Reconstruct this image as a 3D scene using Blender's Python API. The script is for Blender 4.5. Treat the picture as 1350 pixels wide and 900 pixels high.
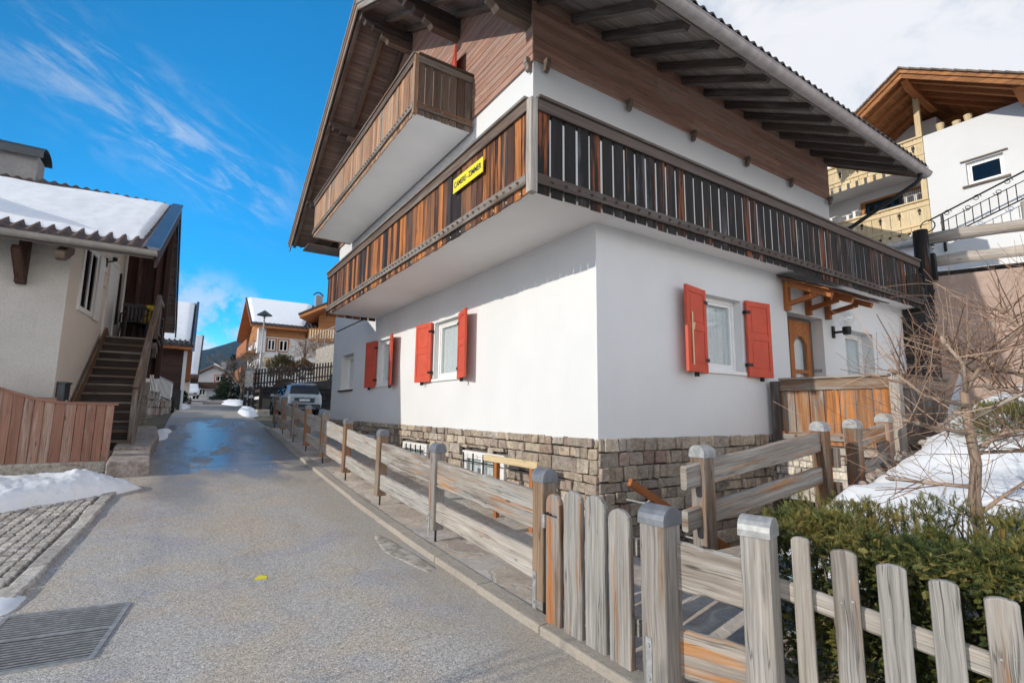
import bpy, math, random
from mathutils import Vector, Matrix, noise
for o in list(bpy.data.objects): bpy.data.objects.remove(o, do_unlink=True)
SC = bpy.context.scene; COL = SC.collection
R = random.Random(7)
rad = math.radians

# ------------------------------------------------------------------ camera
cam = bpy.data.cameras.new("camera"); co = bpy.data.objects.new("camera", cam); COL.objects.link(co)
cam.sensor_width = 36; cam.lens = 17.76; cam.clip_start = .05; cam.clip_end = 12000
co.matrix_world = Matrix(((.8349, -.0841, -.5440, -4.126), (-.5504, -.1080, -.8279, -4.432), (.0109, .9906, -.1366, 1.55), (0, 0, 0, 1)))
SC.camera = co

# ------------------------------------------------------------------ light
SUN_EL, SUN_AZ = 21.8, 3.5           # the sun stands over -X, a little towards +Y
SUN_DIR = Vector((-math.cos(rad(SUN_EL))*math.cos(rad(SUN_AZ)), math.cos(rad(SUN_EL))*math.sin(rad(SUN_AZ)), math.sin(rad(SUN_EL))))
sl = bpy.data.lights.new("sun", 'SUN'); sl.energy = 3.5; sl.angle = rad(.5); sl.color = (1, .94, .84)
so = bpy.data.objects.new("sun", sl); COL.objects.link(so); so.rotation_euler = SUN_DIR.to_track_quat('Z', 'Y').to_euler(); so.location = (-30, 0, 40)
SKY_STRENGTH = .15; HAZE = .00012
SC.view_settings.view_transform = 'Standard'; SC.view_settings.look = 'None'
SC.view_settings.exposure = .2; SC.view_settings.gamma = 1; SC.view_settings.use_curve_mapping = False

class NT:
    """small helper round a node tree"""
    def __init__(s, t): s.t = t
    def n(s, typ, ins=None, **kw):
        nd = s.t.nodes.new(typ)
        for k, v in kw.items(): setattr(nd, k, v)
        for k, v in (ins or {}).items():
            if isinstance(v, bpy.types.NodeSocket): s.t.links.new(v, nd.inputs[k])
            else: nd.inputs[k].default_value = v
        return nd
    def math(s, op, a, b=0., c=None, clamp=False):
        ins = {0: a, 1: b}
        if c is not None: ins[2] = c
        return s.n('ShaderNodeMath', ins, operation=op, use_clamp=clamp).outputs[0]
    def mix(s, f, a, b, mode='MIX'):
        nd = s.n('ShaderNodeMix', data_type='RGBA', blend_type=mode)
        for sock, v in ((nd.inputs[0], f), (nd.inputs[6], a), (nd.inputs[7], b)):
            if isinstance(v, bpy.types.NodeSocket): s.t.links.new(v, sock)
            else: sock.default_value = v if not isinstance(v, tuple) or len(v) == 4 else (*v, 1)
        return nd.outputs[2]
    def ramp(s, f, stops, interp='LINEAR'):
        nd = s.n('ShaderNodeValToRGB', {0: f}); cr = nd.color_ramp; cr.interpolation = interp
        while len(cr.elements) < len(stops): cr.elements.new(.5)
        for e, (p, c) in zip(cr.elements, stops):
            e.position = p; e.color = (c, c, c, 1) if isinstance(c, (int, float)) else (*c, 1)
        return nd.outputs[0]
    def smooth(s, f, a, b):
        return s.n('ShaderNodeMapRange', {0: f, 1: a, 2: b, 3: 0., 4: 1.}, interpolation_type='SMOOTHSTEP').outputs[0]
    def noise(s, vec, scale, detail=4., rough=.55, dist=0.):
        return s.n('ShaderNodeTexNoise', {'Vector': vec, 'Scale': scale, 'Detail': detail, 'Roughness': rough, 'Distortion': dist}).outputs[0]
    def map(s, vec, scale=(1, 1, 1), rot=(0, 0, 0), loc=(0, 0, 0)):
        return s.n('ShaderNodeMapping', {0: vec, 1: loc, 2: rot, 3: scale}).outputs[0]

# ------------------------------------------------------------------ sky
W = bpy.data.worlds.new("World"); SC.world = W; W.use_nodes = True
t = W.node_tree; t.nodes.clear(); N = NT(t)
def pixel_dir(u, v):
    return (co.matrix_world.to_3x3() @ Vector((u-675, 450-v, -666))).normalized()
gen = N.n('ShaderNodeTexCoord').outputs['Generated']
sky = N.n('ShaderNodeTexSky', sky_type='NISHITA', sun_disc=False, sun_elevation=rad(SUN_EL), sun_rotation=rad(-90+SUN_AZ),
          altitude=2200, air_density=.85, dust_density=.0, ozone_density=2.4).outputs[0]
sky = N.n('ShaderNodeHueSaturation', {'Hue': .488, 'Saturation': 1.5, 'Value': 1.95, 'Fac': 1., 'Color': sky}).outputs[0]
def dotp(d): return N.n('ShaderNodeVectorMath', {0: gen, 1: tuple(d)}, operation='DOT_PRODUCT').outputs['Value']
# a streak of cirrus: an axis along the streak and one across it
d1, d2 = pixel_dir(30, 60), pixel_dir(345, 265)
mid = (d1+d2).normalized(); ax = (d2-d1).normalized(); ac = mid.cross(ax).normalized()
a = dotp(ax); b = dotp(ac); f = dotp(mid)
c_xyz = N.n('ShaderNodeCombineXYZ', {0: a, 1: b, 2: 0.}).outputs[0]
wisp = N.noise(N.map(c_xyz, (3.2, 12, 1), (0, 0, .12)), 2.2, 8, .64, .8)
puff = N.noise(N.map(c_xyz, (16, 34, 1), (0, 0, -.25)), 1., 5, .65, .5)
wisp = N.math('ADD', N.math('MULTIPLY', wisp, .72), N.math('MULTIPLY', puff, .28))
band = N.math('MULTIPLY', N.math('SUBTRACT', 1., N.smooth(N.math('ABSOLUTE', a), .10, .27)), N.math('SUBTRACT', 1., N.smooth(N.math('ABSOLUTE', N.math('ADD', b, .01)), .01, .115)))
cir = N.math('MULTIPLY', N.math('MULTIPLY', N.smooth(wisp, .43, .68), band), N.math('MULTIPLY', N.smooth(f, .6, .8), .42))
# the broad pale cloud over the eaves on the right, and low cloud above the hill
dr = pixel_dir(1180, 60)
cl = N.noise(N.map(gen, (2.2, 2.2, 3.4), (0, 0, .6)), 1.7, 8, .58, .4)
big = N.smooth(N.math('ADD', dotp(dr), N.math('MULTIPLY', N.math('SUBTRACT', cl, .5), .34)), .70, .84)
low = N.math('MULTIPLY', N.smooth(dotp(pixel_dir(262, 452)), .990, .9995), N.smooth(N.noise(gen, 26, 5, .6), .40, .62))
back = N.math('MULTIPLY', N.smooth(N.noise(N.map(gen, (1, 1, 2.4)), 2.1, 6, .6), .32, .52), N.math('SUBTRACT', 1., N.smooth(dotp(pixel_dir(330, 250)), -.15, .4)))  # unseen cloud cover, put in for neutral fill light
# sun-side sky dimmed to cut fill; unseen cloud behind the camera is added fill
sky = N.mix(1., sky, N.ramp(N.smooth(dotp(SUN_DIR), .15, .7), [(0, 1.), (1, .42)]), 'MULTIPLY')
cov = N.math('MAXIMUM', N.math('MAXIMUM', cir, N.math('MULTIPLY', low, .7)), N.math('MAXIMUM', big, N.math('MULTIPLY', back, .8)))
cn = N.noise(N.map(gen, (3, 3, 5)), 1.5, 8, .6, .6)
ccol = N.mix(N.smooth(cn, .36, .60), (3.5, 3.9, 4.5), (5.5, 5.5, 5.6))
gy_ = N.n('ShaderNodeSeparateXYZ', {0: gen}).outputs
fill_bank = N.math('MULTIPLY', N.smooth(gy_[1], -.02, -.6), N.math('SUBTRACT', 1., N.smooth(gy_[2], .18, .55)))  # bright low bank behind the view, added to light the shaded fronts
ccol = N.mix(fill_bank, ccol, (13., 12.5, 12.1))
cov = N.math('MAXIMUM', cov, fill_bank)
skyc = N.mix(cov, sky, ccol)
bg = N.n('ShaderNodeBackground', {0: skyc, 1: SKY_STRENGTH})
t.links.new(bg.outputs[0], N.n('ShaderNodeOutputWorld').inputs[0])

# ------------------------------------------------------------------ mesh builder
def V(*a): return Vector(a)
X_, Y_, Z_ = V(1, 0, 0), V(0, 1, 0), V(0, 0, 1)
class MB:
    def __init__(s): s.v = []; s.f = []; s.uv = []; s.c = []; s.m = []; s.mi = 0
    def face(s, pts, idx=None, grain=Z_, off=(0, 0), col=(.5, .5, .5)):
        if idx is None:
            b = len(s.v); s.v += [tuple(p) for p in pts]; idx = list(range(b, b+len(pts)))
        else: pts = [Vector(s.v[i]) for i in idx]
        n = (pts[1]-pts[0]).cross(pts[2]-pts[0]) if len(pts) == 3 else (pts[2]-pts[0]).cross(pts[3]-pts[1])
        n = n.normalized() if n.length > 1e-12 else Z_
        g = grain
        if abs(n.dot(g)) > .8: g = X_ if abs(n.x) < .7 else Y_; end = True
        g = (g-n*g.dot(n)).normalized(); h = n.cross(g)
        s.f.append(idx); s.m.append(s.mi)
        s.uv.append([(p.dot(g)+off[0], p.dot(h)+off[1]) for p in pts]); s.c.append(col)
    def rnd(s): return (R.uniform(-50, 50), R.uniform(-50, 50)), (R.random(), R.random(), R.random())
    def hexa(s, p, grain=None, off=None, col=None):
        """eight corners: 0-3 bottom ring, 4-7 top ring"""
        o, c = s.rnd(); off = off or o; col = col or c
        if grain is None:
            e = [p[1]-p[0], p[3]-p[0], p[4]-p[0]]; grain = max(e, key=lambda q: q.length).normalized()
        b = len(s.v); s.v += [tuple(q) for q in p]
        for q in ((3, 2, 1, 0), (4, 5, 6, 7), (0, 1, 5, 4), (1, 2, 6, 5), (2, 3, 7, 6), (3, 0, 4, 7)):
            s.face(None, [b+i for i in q], grain, off, col)
    def box(s, x0, x1, y0, y1, z0, z1, **k):
        s.hexa([V(x0, y0, z0), V(x1, y0, z0), V(x1, y1, z0), V(x0, y1, z0), V(x0, y0, z1), V(x1, y0, z1), V(x1, y1, z1), V(x0, y1, z1)], **k)
    def obox(s, c, ax, ay, az, **k):
        """oriented box: centre and three half-axes"""
        c = Vector(c); ax = Vector(ax); ay = Vector(ay); az = Vector(az)
        if ax.cross(ay).dot(az) < 0: ax = -ax
        s.hexa([c-ax-ay-az, c+ax-ay-az, c+ax+ay-az, c-ax+ay-az, c-ax-ay+az, c+ax-ay+az, c+ax+ay+az, c-ax+ay+az], **k)
    def bar(s, a, b, w, h, up=Z_, **k):
        """square bar from a to b; w across, h along up"""
        a = Vector(a); b = Vector(b); d = b-a; sd = d.cross(up).normalized(); u = sd.cross(d).normalized()
        s.obox((a+b)/2, d/2, sd*w/2, u*h/2, grain=d.normalized(), **k)
    def prism(s, pts, ext, grain=None, **k):
        """polygon pts extruded by ext"""
        pts = [Vector(p) for p in pts]; ext = Vector(ext); o, c = s.rnd(); off = k.get('off', o); col = k.get('col', c)
        n = Vector((0, 0, 0))
        for i in range(len(pts)): n += pts[i].cross(pts[(i+1) % len(pts)])
        if n.dot(ext) > 0: pts = pts[::-1]
        g = grain or ext.normalized(); b = len(s.v); m = len(pts)
        s.v += [tuple(p) for p in pts]+[tuple(p+ext) for p in pts]
        s.face(None, list(range(b, b+m)), g, off, col); s.face(None, list(range(b+2*m-1, b+m-1, -1)), g, off, col)
        for i in range(m):
            j = (i+1) % m; s.face(None, [b+j, b+i, b+m+i, b+m+j], g, off, col)
    def tube(s, path, r, n=8, cap=True, col=None):
        path = [Vector(p) for p in path]; rs = r if isinstance(r, (list, tuple)) else [r]*len(path)
        o, c = s.rnd(); c = col or c; b = len(s.v); L = 0; up = None
        for i, p in enumerate(path):
            d = (path[min(i+1, len(path)-1)]-path[max(i-1, 0)]).normalized()
            if up is None: up = Z_ if abs(d.z) < .9 else X_
            e = d.cross(up).normalized() if d.cross(up).length > 1e-4 else d.orthogonal().normalized(); g = e.cross(d).normalized(); up = g
            for k in range(n):
                a = 2*math.pi*k/n; s.v.append(tuple(p+(e*math.cos(a)+g*math.sin(a))*rs[i]))
        lens = [0]
        for i in range(1, len(path)): lens.append(lens[-1]+(path[i]-path[i-1]).length)
        for i in range(len(path)-1):
            for k in range(n):
                q = (k+1) % n
                s.f.append([b+i*n+k, b+i*n+q, b+(i+1)*n+q, b+(i+1)*n+k][::-1]); s.m.append(s.mi); s.c.append(c)
                w = 2*math.pi*rs[i]/n
                s.uv.append([(lens[i]+o[0], k*w+o[1]), (lens[i]+o[0], (k+1)*w+o[1]), (lens[i+1]+o[0], (k+1)*w+o[1]), (lens[i+1]+o[0], k*w+o[1])][::-1])
        if cap and n > 2:
            s.face(None, [b+k for k in range(n)], X_, o, c); m = b+(len(path)-1)*n; s.face(None, [m+k for k in range(n)][::-1], X_, o, c)
    def grid(s, nx, ny, fn, grain=X_, col=None, off=(0, 0)):
        b = len(s.v); c = col or (.5, .5, .5)
        for j in range(ny+1):
            for i in range(nx+1): s.v.append(tuple(fn(i/nx, j/ny)))
        for j in range(ny):
            for i in range(nx):
                k = b+j*(nx+1)+i; s.face(None, [k, k+1, k+nx+2, k+nx+1], grain, off, c)
    def lathe(s, base, prof, n=16, axis=Z_):
        base = Vector(base); e = axis.orthogonal().normalized(); g = axis.cross(e); b = len(s.v); o, c = s.rnd()
        for r_, h in prof:
            for k in range(n):
                a = 2*math.pi*k/n; s.v.append(tuple(base+axis*h+(e*math.cos(a)+g*math.sin(a))*r_))
        for i in range(len(prof)-1):
            for k in range(n):
                q = (k+1) % n; s.face(None, [b+i*n+k, b+i*n+q, b+(i+1)*n+q, b+(i+1)*n+k], axis, o, c)
    def build(s, name, mat, parent=None, smooth=False, bevel=0, seg=2, origin=None):
        me = bpy.data.meshes.new(name); org = parent.matrix_world.translation.copy() if parent is not None else Vector(origin or (0, 0, 0))
        if parent is not None and 'org' in parent: org = Vector(parent['org'])
        me.from_pydata([(v[0]-org.x, v[1]-org.y, v[2]-org.z) for v in s.v], [], s.f)
        uv = me.uv_layers.new(name='UVMap'); flat = [x for f in s.uv for p in f for x in p]; uv.data.foreach_set('uv', flat)
        ca = me.color_attributes.new('rnd', 'FLOAT_COLOR', 'CORNER'); flat = []
        for f, c in zip(s.f, s.c): flat += [c[0], c[1], c[2], 1]*len(f)
        ca.data.foreach_set('color', flat)
        mats = mat if isinstance(mat, (list, tuple)) else [mat]
        for m in mats: me.materials.append(m)
        if len(mats) > 1: me.polygons.foreach_set('material_index', s.m)
        if smooth: me.polygons.foreach_set('use_smooth', [True]*len(s.f))
        me.update()
        o = bpy.data.objects.new(name, me); COL.objects.link(o)
        if parent is not None: o.parent = parent
        else: o.location = org
        o['org'] = tuple(org)
        if bevel:
            m = o.modifiers.new('bevel', 'BEVEL'); m.width = bevel; m.segments = seg; m.limit_method = 'ANGLE'; m.angle_limit = rad(40)
        return o
def tag(o, label=None, cat=None, group=None, kind=None):
    for k, v in (('label', label), ('category', cat), ('group', group), ('kind', kind)):
        if v: o[k] = v
    return o
def thing(name, loc, label, cat, group=None):
    e = bpy.data.objects.new(name, None); COL.objects.link(e); e.location = loc; e.empty_display_size = .2
    e['org'] = tuple(loc); tag(e, label, cat, group); return e
def dup_tree(o, delta, label=None, parent=None):
    c = o.copy(); COL.objects.link(c)
    if parent is None:
        c.location = o.location+Vector(delta)
        if label: c['label'] = label
    else: c.parent = parent
    for ch in list(o.children): dup_tree(ch, delta, None, c)
    return c

# ------------------------------------------------------------------ materials
def new_mat(name):
    m = bpy.data.materials.new(name); m.use_nodes = True; t = m.node_tree; t.nodes.clear()
    N = NT(t); out = N.n('ShaderNodeOutputMaterial'); p = N.n('ShaderNodeBsdfPrincipled'); t.links.new(p.outputs[0], out.inputs[0])
    return m, N, p
def setp(N, p, **k):
    nm = {'col': 'Base Color', 'rough': 'Roughness', 'metal': 'Metallic', 'spec': 'Specular IOR Level', 'normal': 'Normal', 'coat': 'Coat Weight', 'trans': 'Transmission Weight', 'sss': 'Subsurface Weight'}
    for a, v in k.items():
        s = p.inputs[nm[a]]
        if isinstance(v, bpy.types.NodeSocket): N.t.links.new(v, s)
        else: s.default_value = (*v, 1) if isinstance(v, tuple) and len(v) == 3 else v
def bump(N, h, strength=.3, dist=.01):
    return N.n('ShaderNodeBump', {'Height': h, 'Strength': strength, 'Distance': dist}).outputs[0]
def flat(name, col, rough=.6, metal=0., var=.12, scale=9., bmp=0.):
    m, N, p = new_mat(name); oc = N.n('ShaderNodeTexCoord').outputs['Object']
    n = N.noise(oc, scale, 5, .6); c = N.mix(N.math('MULTIPLY', N.smooth(n, .35, .7), 1.), tuple(x*(1-var) for x in col), tuple(min(1, x*(1+var)) for x in col))
    setp(N, p, col=c, rough=N.math('ADD', rough-.06, N.math('MULTIPLY', n, .12)), metal=metal)
    if bmp: setp(N, p, normal=bump(N, N.noise(oc, scale*8, 4, .6), bmp))
    return m
def wood(name, cols, streak=None, samt=.5, grey=None, gamt=.4, plank=0, rough=.75, bstr=.35, contrast=1., board=.5, fine=1., sr=.45, crack=.6):
    """cols: dark / mid / light; streak: a warm colour showing through in patches; grey: weathered silver"""
    m, N, p = new_mat(name); uv = N.n('ShaderNodeUVMap', uv_map='UVMap').outputs[0]
    r = N.n('ShaderNodeVertexColor', layer_name='rnd').outputs[0]; sx = N.n('ShaderNodeSeparateColor', {0: r}); r1, r2, r3 = sx.outputs[:3]
    warp = N.noise(N.map(uv, (.9, 2.2, 1)), 1.6, 3)
    u2 = N.n('ShaderNodeVectorMath', {0: uv, 1: N.n('ShaderNodeCombineXYZ', {1: N.math('MULTIPLY', N.math('SUBTRACT', warp, .5), .05)}).outputs[0]}, operation='ADD').outputs[0]
    g1 = N.noise(N.map(u2, (1.3, 55*fine, 1)), 1., 6, .65); g2 = N.noise(N.map(u2, (.8, 14, 1)), 1., 4, .6)
    big = N.noise(N.map(uv, (.9, 5, 1)), 1.1, 4, .6, .3)
    v = N.math('ADD', N.math('MULTIPLY', g1, .45), N.math('ADD', N.math('MULTIPLY', g2, .4), N.math('MULTIPLY', N.math('SUBTRACT', r1, .5), .3*board)))
    v = N.math('ADD', v, .075)
    c = N.ramp(v, [(.5-.2/contrast, cols[0]), (.5, cols[1]), (.5+.2/contrast, cols[2])])
    if grey:
        gm = N.smooth(N.math('ADD', N.math('ADD', N.math('MULTIPLY', big, .7), N.math('MULTIPLY', g2, .3)), N.math('MULTIPLY', N.math('SUBTRACT', r3, .5), .25)), .62-gamt*.4, .78-gamt*.4)
        gc = N.ramp(g1, [(.3, tuple(x*.55 for x in grey)), (.55, grey), (.75, tuple(x*1.3 for x in grey))]); c = N.mix(gm, c, gc)
    if streak:
        b2 = N.noise(N.map(u2, (.9, 15, 1), loc=(13, 7, 0)), 1., 4, .62, .3)
        sm = N.smooth(N.math('ADD', N.math('ADD', N.math('MULTIPLY', b2, .75), N.math('MULTIPLY', g1, .25)), N.math('MULTIPLY', N.math('SUBTRACT', r2, .5), .35*sr)), .68-samt*.35, .8-samt*.35)
        sc = N.ramp(g2, [(.3, tuple(x*.5 for x in streak)), (.5, streak), (.7, tuple(min(1, x*1.35) for x in streak))]); c = N.mix(sm, c, sc)
    # knots
    kn = N.n('ShaderNodeTexVoronoi', {'Vector': N.map(uv, (1.6, 7, 1)), 'Scale': 1.}, feature='F1'); kd = kn.outputs['Distance']
    c = N.mix(N.math('MULTIPLY', N.math('SUBTRACT', 1., N.smooth(kd, .03, .11)), .75), c, tuple(x*.35 for x in cols[0]))
    cr1 = N.noise(N.map(u2, (.55, 24*fine, 1), loc=(3, 9, 0)), 1., 3, .5); cr = N.math('SUBTRACT', 1., N.smooth(N.math('ABSOLUTE', N.math('SUBTRACT', cr1, .5)), .0, .013))
    cr = N.math('MULTIPLY', cr, N.smooth(big, .42, .56)); c = N.mix(N.math('MULTIPLY', cr, crack), c, tuple(x*.22 for x in cols[0]))
    c = N.mix(.6, c, N.ramp(N.noise(N.map(u2, (2.2, 120*fine, 1)), 1., 4, .7), [(.32, .60), (.5, 1.), (.68, 1.28)]), 'MULTIPLY')
    h = N.math('SUBTRACT', N.math('ADD', g1, N.math('MULTIPLY', g2, .5)), N.math('MULTIPLY', cr, 1.2))
    if plank:
        sv = N.n('ShaderNodeSeparateXYZ', {0: uv}).outputs[1]; fr = N.math('FRACT', N.math('DIVIDE', sv, plank)); fl = N.math('FLOOR', N.math('DIVIDE', sv, plank))
        wn = N.n('ShaderNodeTexWhiteNoise', {'W': fl}, noise_dimensions='1D').outputs[0]
        c = N.mix(1., c, N.ramp(wn, [(0, .78), (1, 1.18)]), 'MULTIPLY')
        gr = N.math('MULTIPLY', N.smooth(fr, .0, .05), N.math('SUBTRACT', 1., N.smooth(fr, .95, 1.)))
        c = N.mix(N.math('SUBTRACT', 1., gr), c, tuple(x*.25 for x in cols[0])); h = N.math('ADD', h, N.math('MULTIPLY', gr, 2.))
    setp(N, p, col=c, rough=N.math('ADD', rough-.1, N.math('MULTIPLY', g1, .2)), spec=.35, normal=bump(N, h, bstr, .006))
    return m
def stucco(name, col, grain=220., bstr=.25, stain=.06, coarse=0.):
    m, N, p = new_mat(name); oc = N.n('ShaderNodeTexCoord').outputs['Object']
    n1 = N.noise(oc, 1.1, 5, .6); n2 = N.noise(oc, grain, 3, .6); n3 = N.noise(N.map(oc, (6, 6, .7)), 1., 4, .6)
    c = N.mix(N.smooth(n1, .3, .7), tuple(x*(1-stain) for x in col), col)
    c = N.mix(N.math('MULTIPLY', N.smooth(n3, .58, .75), stain*1.5), c, tuple(x*.72 for x in col))
    h = N.math('ADD', n2, N.math('MULTIPLY', N.noise(oc, 7, 4, .55), 1.6))
    if coarse:
        vo = N.noise(oc, coarse, 6, .7); h = N.math('ADD', n2, N.math('MULTIPLY', vo, 2.)); c = N.mix(N.math('MULTIPLY', N.smooth(vo, .55, .4), .3), c, tuple(x*.6 for x in col))
    setp(N, p, col=c, rough=.9, spec=.2, normal=bump(N, h, bstr, .01))
    return m
def stone(name, cols, mort=None, bstr=.8, scale=14.):
    m, N, p = new_mat(name); oc = N.n('ShaderNodeTexCoord').outputs['Object']
    r = N.n('ShaderNodeVertexColor', layer_name='rnd').outputs[0]; sx = N.n('ShaderNodeSeparateColor', {0: r}); r1, r2, r3 = sx.outputs[:3]
    c = N.ramp(r1, [(i/(len(cols)-1), q) for i, q in enumerate(cols)])
    n1 = N.noise(oc, scale, 6, .65); n2 = N.noise(oc, scale*4, 5, .65)
    c = N.mix(1., c, N.ramp(n1, [(.3, .6), (.5, 1.), (.72, 1.35)]), 'MULTIPLY'); c = N.mix(.6, c, N.ramp(n2, [(.3, .55), (.5, 1.), (.75, 1.4)]), 'MULTIPLY')
    c = N.mix(1., c, N.ramp(r2, [(0, .75), (1, 1.2)]), 'MULTIPLY')
    setp(N, p, col=c, rough=.88, spec=.25, normal=bump(N, N.math('ADD', n1, N.math('MULTIPLY', n2, .6)), bstr, .02))
    return m
def glass_mat(name='window_glass', tint=(.92, .95, .96), mixf=.04):
    m = bpy.data.materials.new(name); m.use_nodes = True; t = m.node_tree; t.nodes.clear(); N = NT(t)
    fc = N.n('ShaderNodeLayerWeight', {0: .5}).outputs['Facing']; f = N.math('ADD', N.math('MULTIPLY', N.math('POWER', fc, 4.), .8), mixf, clamp=True)
    oc = N.n('ShaderNodeTexCoord').outputs['Object']; nb = bump(N, N.noise(oc, 1.6, 2), .04, .05)
    tr = N.n('ShaderNodeBsdfTransparent', {0: (*tint, 1)}); gl = N.n('ShaderNodeBsdfGlossy', {0: (.95, .97, 1, 1), 'Roughness': .015, 'Normal': nb})
    mx = N.n('ShaderNodeMixShader', {0: f}); t.links.new(tr.outputs[0], mx.inputs[1]); t.links.new(gl.outputs[0], mx.inputs[2])
    t.links.new(mx.outputs[0], N.n('ShaderNodeOutputMaterial').inputs[0]); return m
M = {}
M['white'] = stucco('white_stucco', (.70, .70, .695), 180, .22, .05)
M['ceil'] = stucco('ceiling_plaster', (.86, .845, .83), 120, .12, .05)
M['grey_stucco'] = stucco('rough_grey_stucco', (.62, .595, .55), 60, .9, .12, 38)
M['beige'] = stucco('beige_stucco', (.80, .71, .62), 120, .4, .08, 60)
M['pink_wall'] = stucco('pinkish_concrete', (.45, .33, .27), 40, .7, .2, 9)
M['concrete'] = stucco('grey_concrete', (.33, .32, .31), 60, .5, .2, 14)
M['kerb'] = stucco('pale_kerb_stone', (.42, .37, .31), 70, .6, .2, 22)
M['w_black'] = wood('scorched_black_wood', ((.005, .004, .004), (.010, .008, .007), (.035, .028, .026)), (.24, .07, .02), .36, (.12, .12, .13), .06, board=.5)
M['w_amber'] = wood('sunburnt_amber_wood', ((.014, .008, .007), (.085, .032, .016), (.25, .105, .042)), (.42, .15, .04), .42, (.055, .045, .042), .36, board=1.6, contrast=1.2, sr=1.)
M['w_tan'] = wood('tan_larch_wood', ((.16, .082, .048), (.37, .205, .115), (.55, .36, .22)), (.46, .2, .08), .4, (.3, .26, .21), .25, board=.9)
M['w_rail'] = wood('brown_grey_rail_wood', ((.05, .035, .026), (.13, .09, .065), (.26, .2, .15)), (.22, .09, .035), .35, (.25, .22, .19), .45)
M['w_fence'] = wood('silvered_fence_wood', ((.12, .095, .075), (.34, .295, .25), (.55, .50, .44)), (.38, .175, .06), .36, (.40, .375, .34), .58, board=.6, fine=.8, bstr=.6)
M['w_fence2'] = wood('grey_picket_wood', ((.09, .075, .062), (.28, .25, .215), (.46, .42, .375)), (.30, .16, .08), .22, (.32, .30, .275), .6, board=.7, fine=.8, bstr=.55)
M['w_post'] = wood('weathered_post_wood', ((.07, .043, .028), (.22, .14, .085), (.36, .28, .21)), (.38, .14, .04), .38, (.29, .262, .235), .5, fine=.8, bstr=.55)
M['w_clad'] = wood('reddish_cladding', ((.21, .11, .078), (.36, .20, .145), (.50, .31, .24)), (.42, .22, .14), .3, (.40, .27, .21), .3, board=.7, contrast=.9)
M['w_soffit'] = wood('dark_soffit_boards', ((.10, .07, .055), (.21, .155, .125), (.32, .25, .21)), None, 0, (.26, .23, .21), .4, plank=.11)
M['w_beam'] = wood('dark_beam_wood', ((.035, .026, .021), (.08, .058, .048), (.15, .115, .095)), None, 0, (.15, .13, .115), .25)
M['w_beam2'] = wood('grey_brown_beam_wood', ((.06, .04, .03), (.14, .10, .075), (.24, .18, .14)), None, 0, (.22, .18, .15), .35)
M['w_redfence'] = wood('red_brown_stained_boards', ((.18, .085, .06), (.29, .145, .10), (.39, .22, .16)), (.38, .19, .11), .25, (.40, .28, .22), .25, board=.6, contrast=.8)
M['w_dark'] = wood('dark_stair_wood', ((.016, .011, .009), (.036, .024, .018), (.075, .05, .04)), None, 0, (.09, .075, .065), .2)
M['w_screen'] = wood('chestnut_screen_boards', ((.025, .012, .009), (.065, .03, .02), (.12, .058, .038)), None, 0, (.1, .06, .045), .15, plank=.16)
M['w_orange'] = wood('orange_stained_wood', ((.20, .062, .018), (.38, .135, .042), (.52, .23, .085)), (.5, .24, .08), .3, None, 0, contrast=.8)
M['w_chalet'] = wood('orange_chalet_boards', ((.2, .075, .024), (.36, .15, .052), (.5, .25, .1)), (.46, .2, .06), .3, None, 0, plank=.15)
M['w_straw'] = wood('straw_yellow_carved_wood', ((.48, .35, .19), (.66, .52, .31), (.76, .64, .44)), (.62, .42, .2), .3, None, 0, contrast=.8)
M['w_log'] = wood('bleached_log_wood', ((.24, .19, .15), (.42, .36, .3), (.58, .52, .45)), None, 0, (.4, .36, .32), .4, fine=.6)
M['red'] = flat('red_shutter_paint', (.56, .078, .038), .7, 0, .08, 5)
M['frame'] = flat('white_window_paint', (.78, .77, .75), .45, 0, .04)
M['zinc'] = flat('dull_zinc', (.21, .22, .24), .55, .4, .2, 9)
M['gutter'] = flat('brown_grey_gutter_metal', (.36, .32, .31), .5, .35, .14, 6)
M['gutter2'] = flat('pale_grey_gutter_metal', (.33, .31, .28), .5, .3, .1, 6)
M['flash'] = flat('slate_blue_flashing', (.12, .15, .19), .35, .6, .15, 5)
M['iron'] = flat('black_iron', (.02, .02, .022), .5, .4, .2)
M['steel'] = flat('galvanised_steel', (.36, .36, .355), .55, .3, .2, 20)
M['railmetal'] = flat('grey_painted_steel', (.36, .37, .38), .5, .2, .1)
M['tile'] = flat('dark_roof_tile', (.055, .047, .045), .75, 0, .45, 11, .3)
M['tile2'] = flat('brown_roof_tile', (.10, .065, .05), .8, 0, .5, 9, .3)
M['black'] = flat('black_plastic', (.012, .013, .015), .4, 0, .2)
M['yellow'] = flat('yellow_cloth', (.75, .52, .02), .7, 0, .15, 12)
M['sign_y'] = flat('yellow_sign_paint', (.80, .66, .02), .5, 0, .06, 8)
M['ink'] = flat('black_letter_paint', (.03, .03, .03), .6)
M['curtain'] = flat('white_net_curtain', (.74, .74, .72), .9, 0, .06, 30)
M['dark_in'] = flat('dark_interior', (.03, .03, .032), .9)
M['glass'] = glass_mat()
M['glass_d'] = glass_mat('tinted_glass', (.10, .12, .14), .05)
M['blue_box'] = flat('grey_blue_cabinet_paint', (.20, .29, .34), .5, 0, .1, 6)
M['mailbox'] = flat('dark_grey_mailbox', (.05, .06, .065), .4, .2)
M['carpaint'] = flat('silver_car_paint', (.50, .52, .53), .28, .3, .03)
M['carpaint_w'] = flat('white_van_paint', (.75, .76, .78), .3, 0, .03)
M['carpaint_d'] = flat('dark_car_paint', (.05, .055, .065), .25, .2, .05)
M['rubber'] = flat('tyre_rubber', (.02, .02, .02), .8)
M['lampred'] = flat('red_lamp_lens', (.45, .02, .02), .2)
M['plate'] = flat('number_plate_white', (.75, .76, .76), .4)
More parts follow.
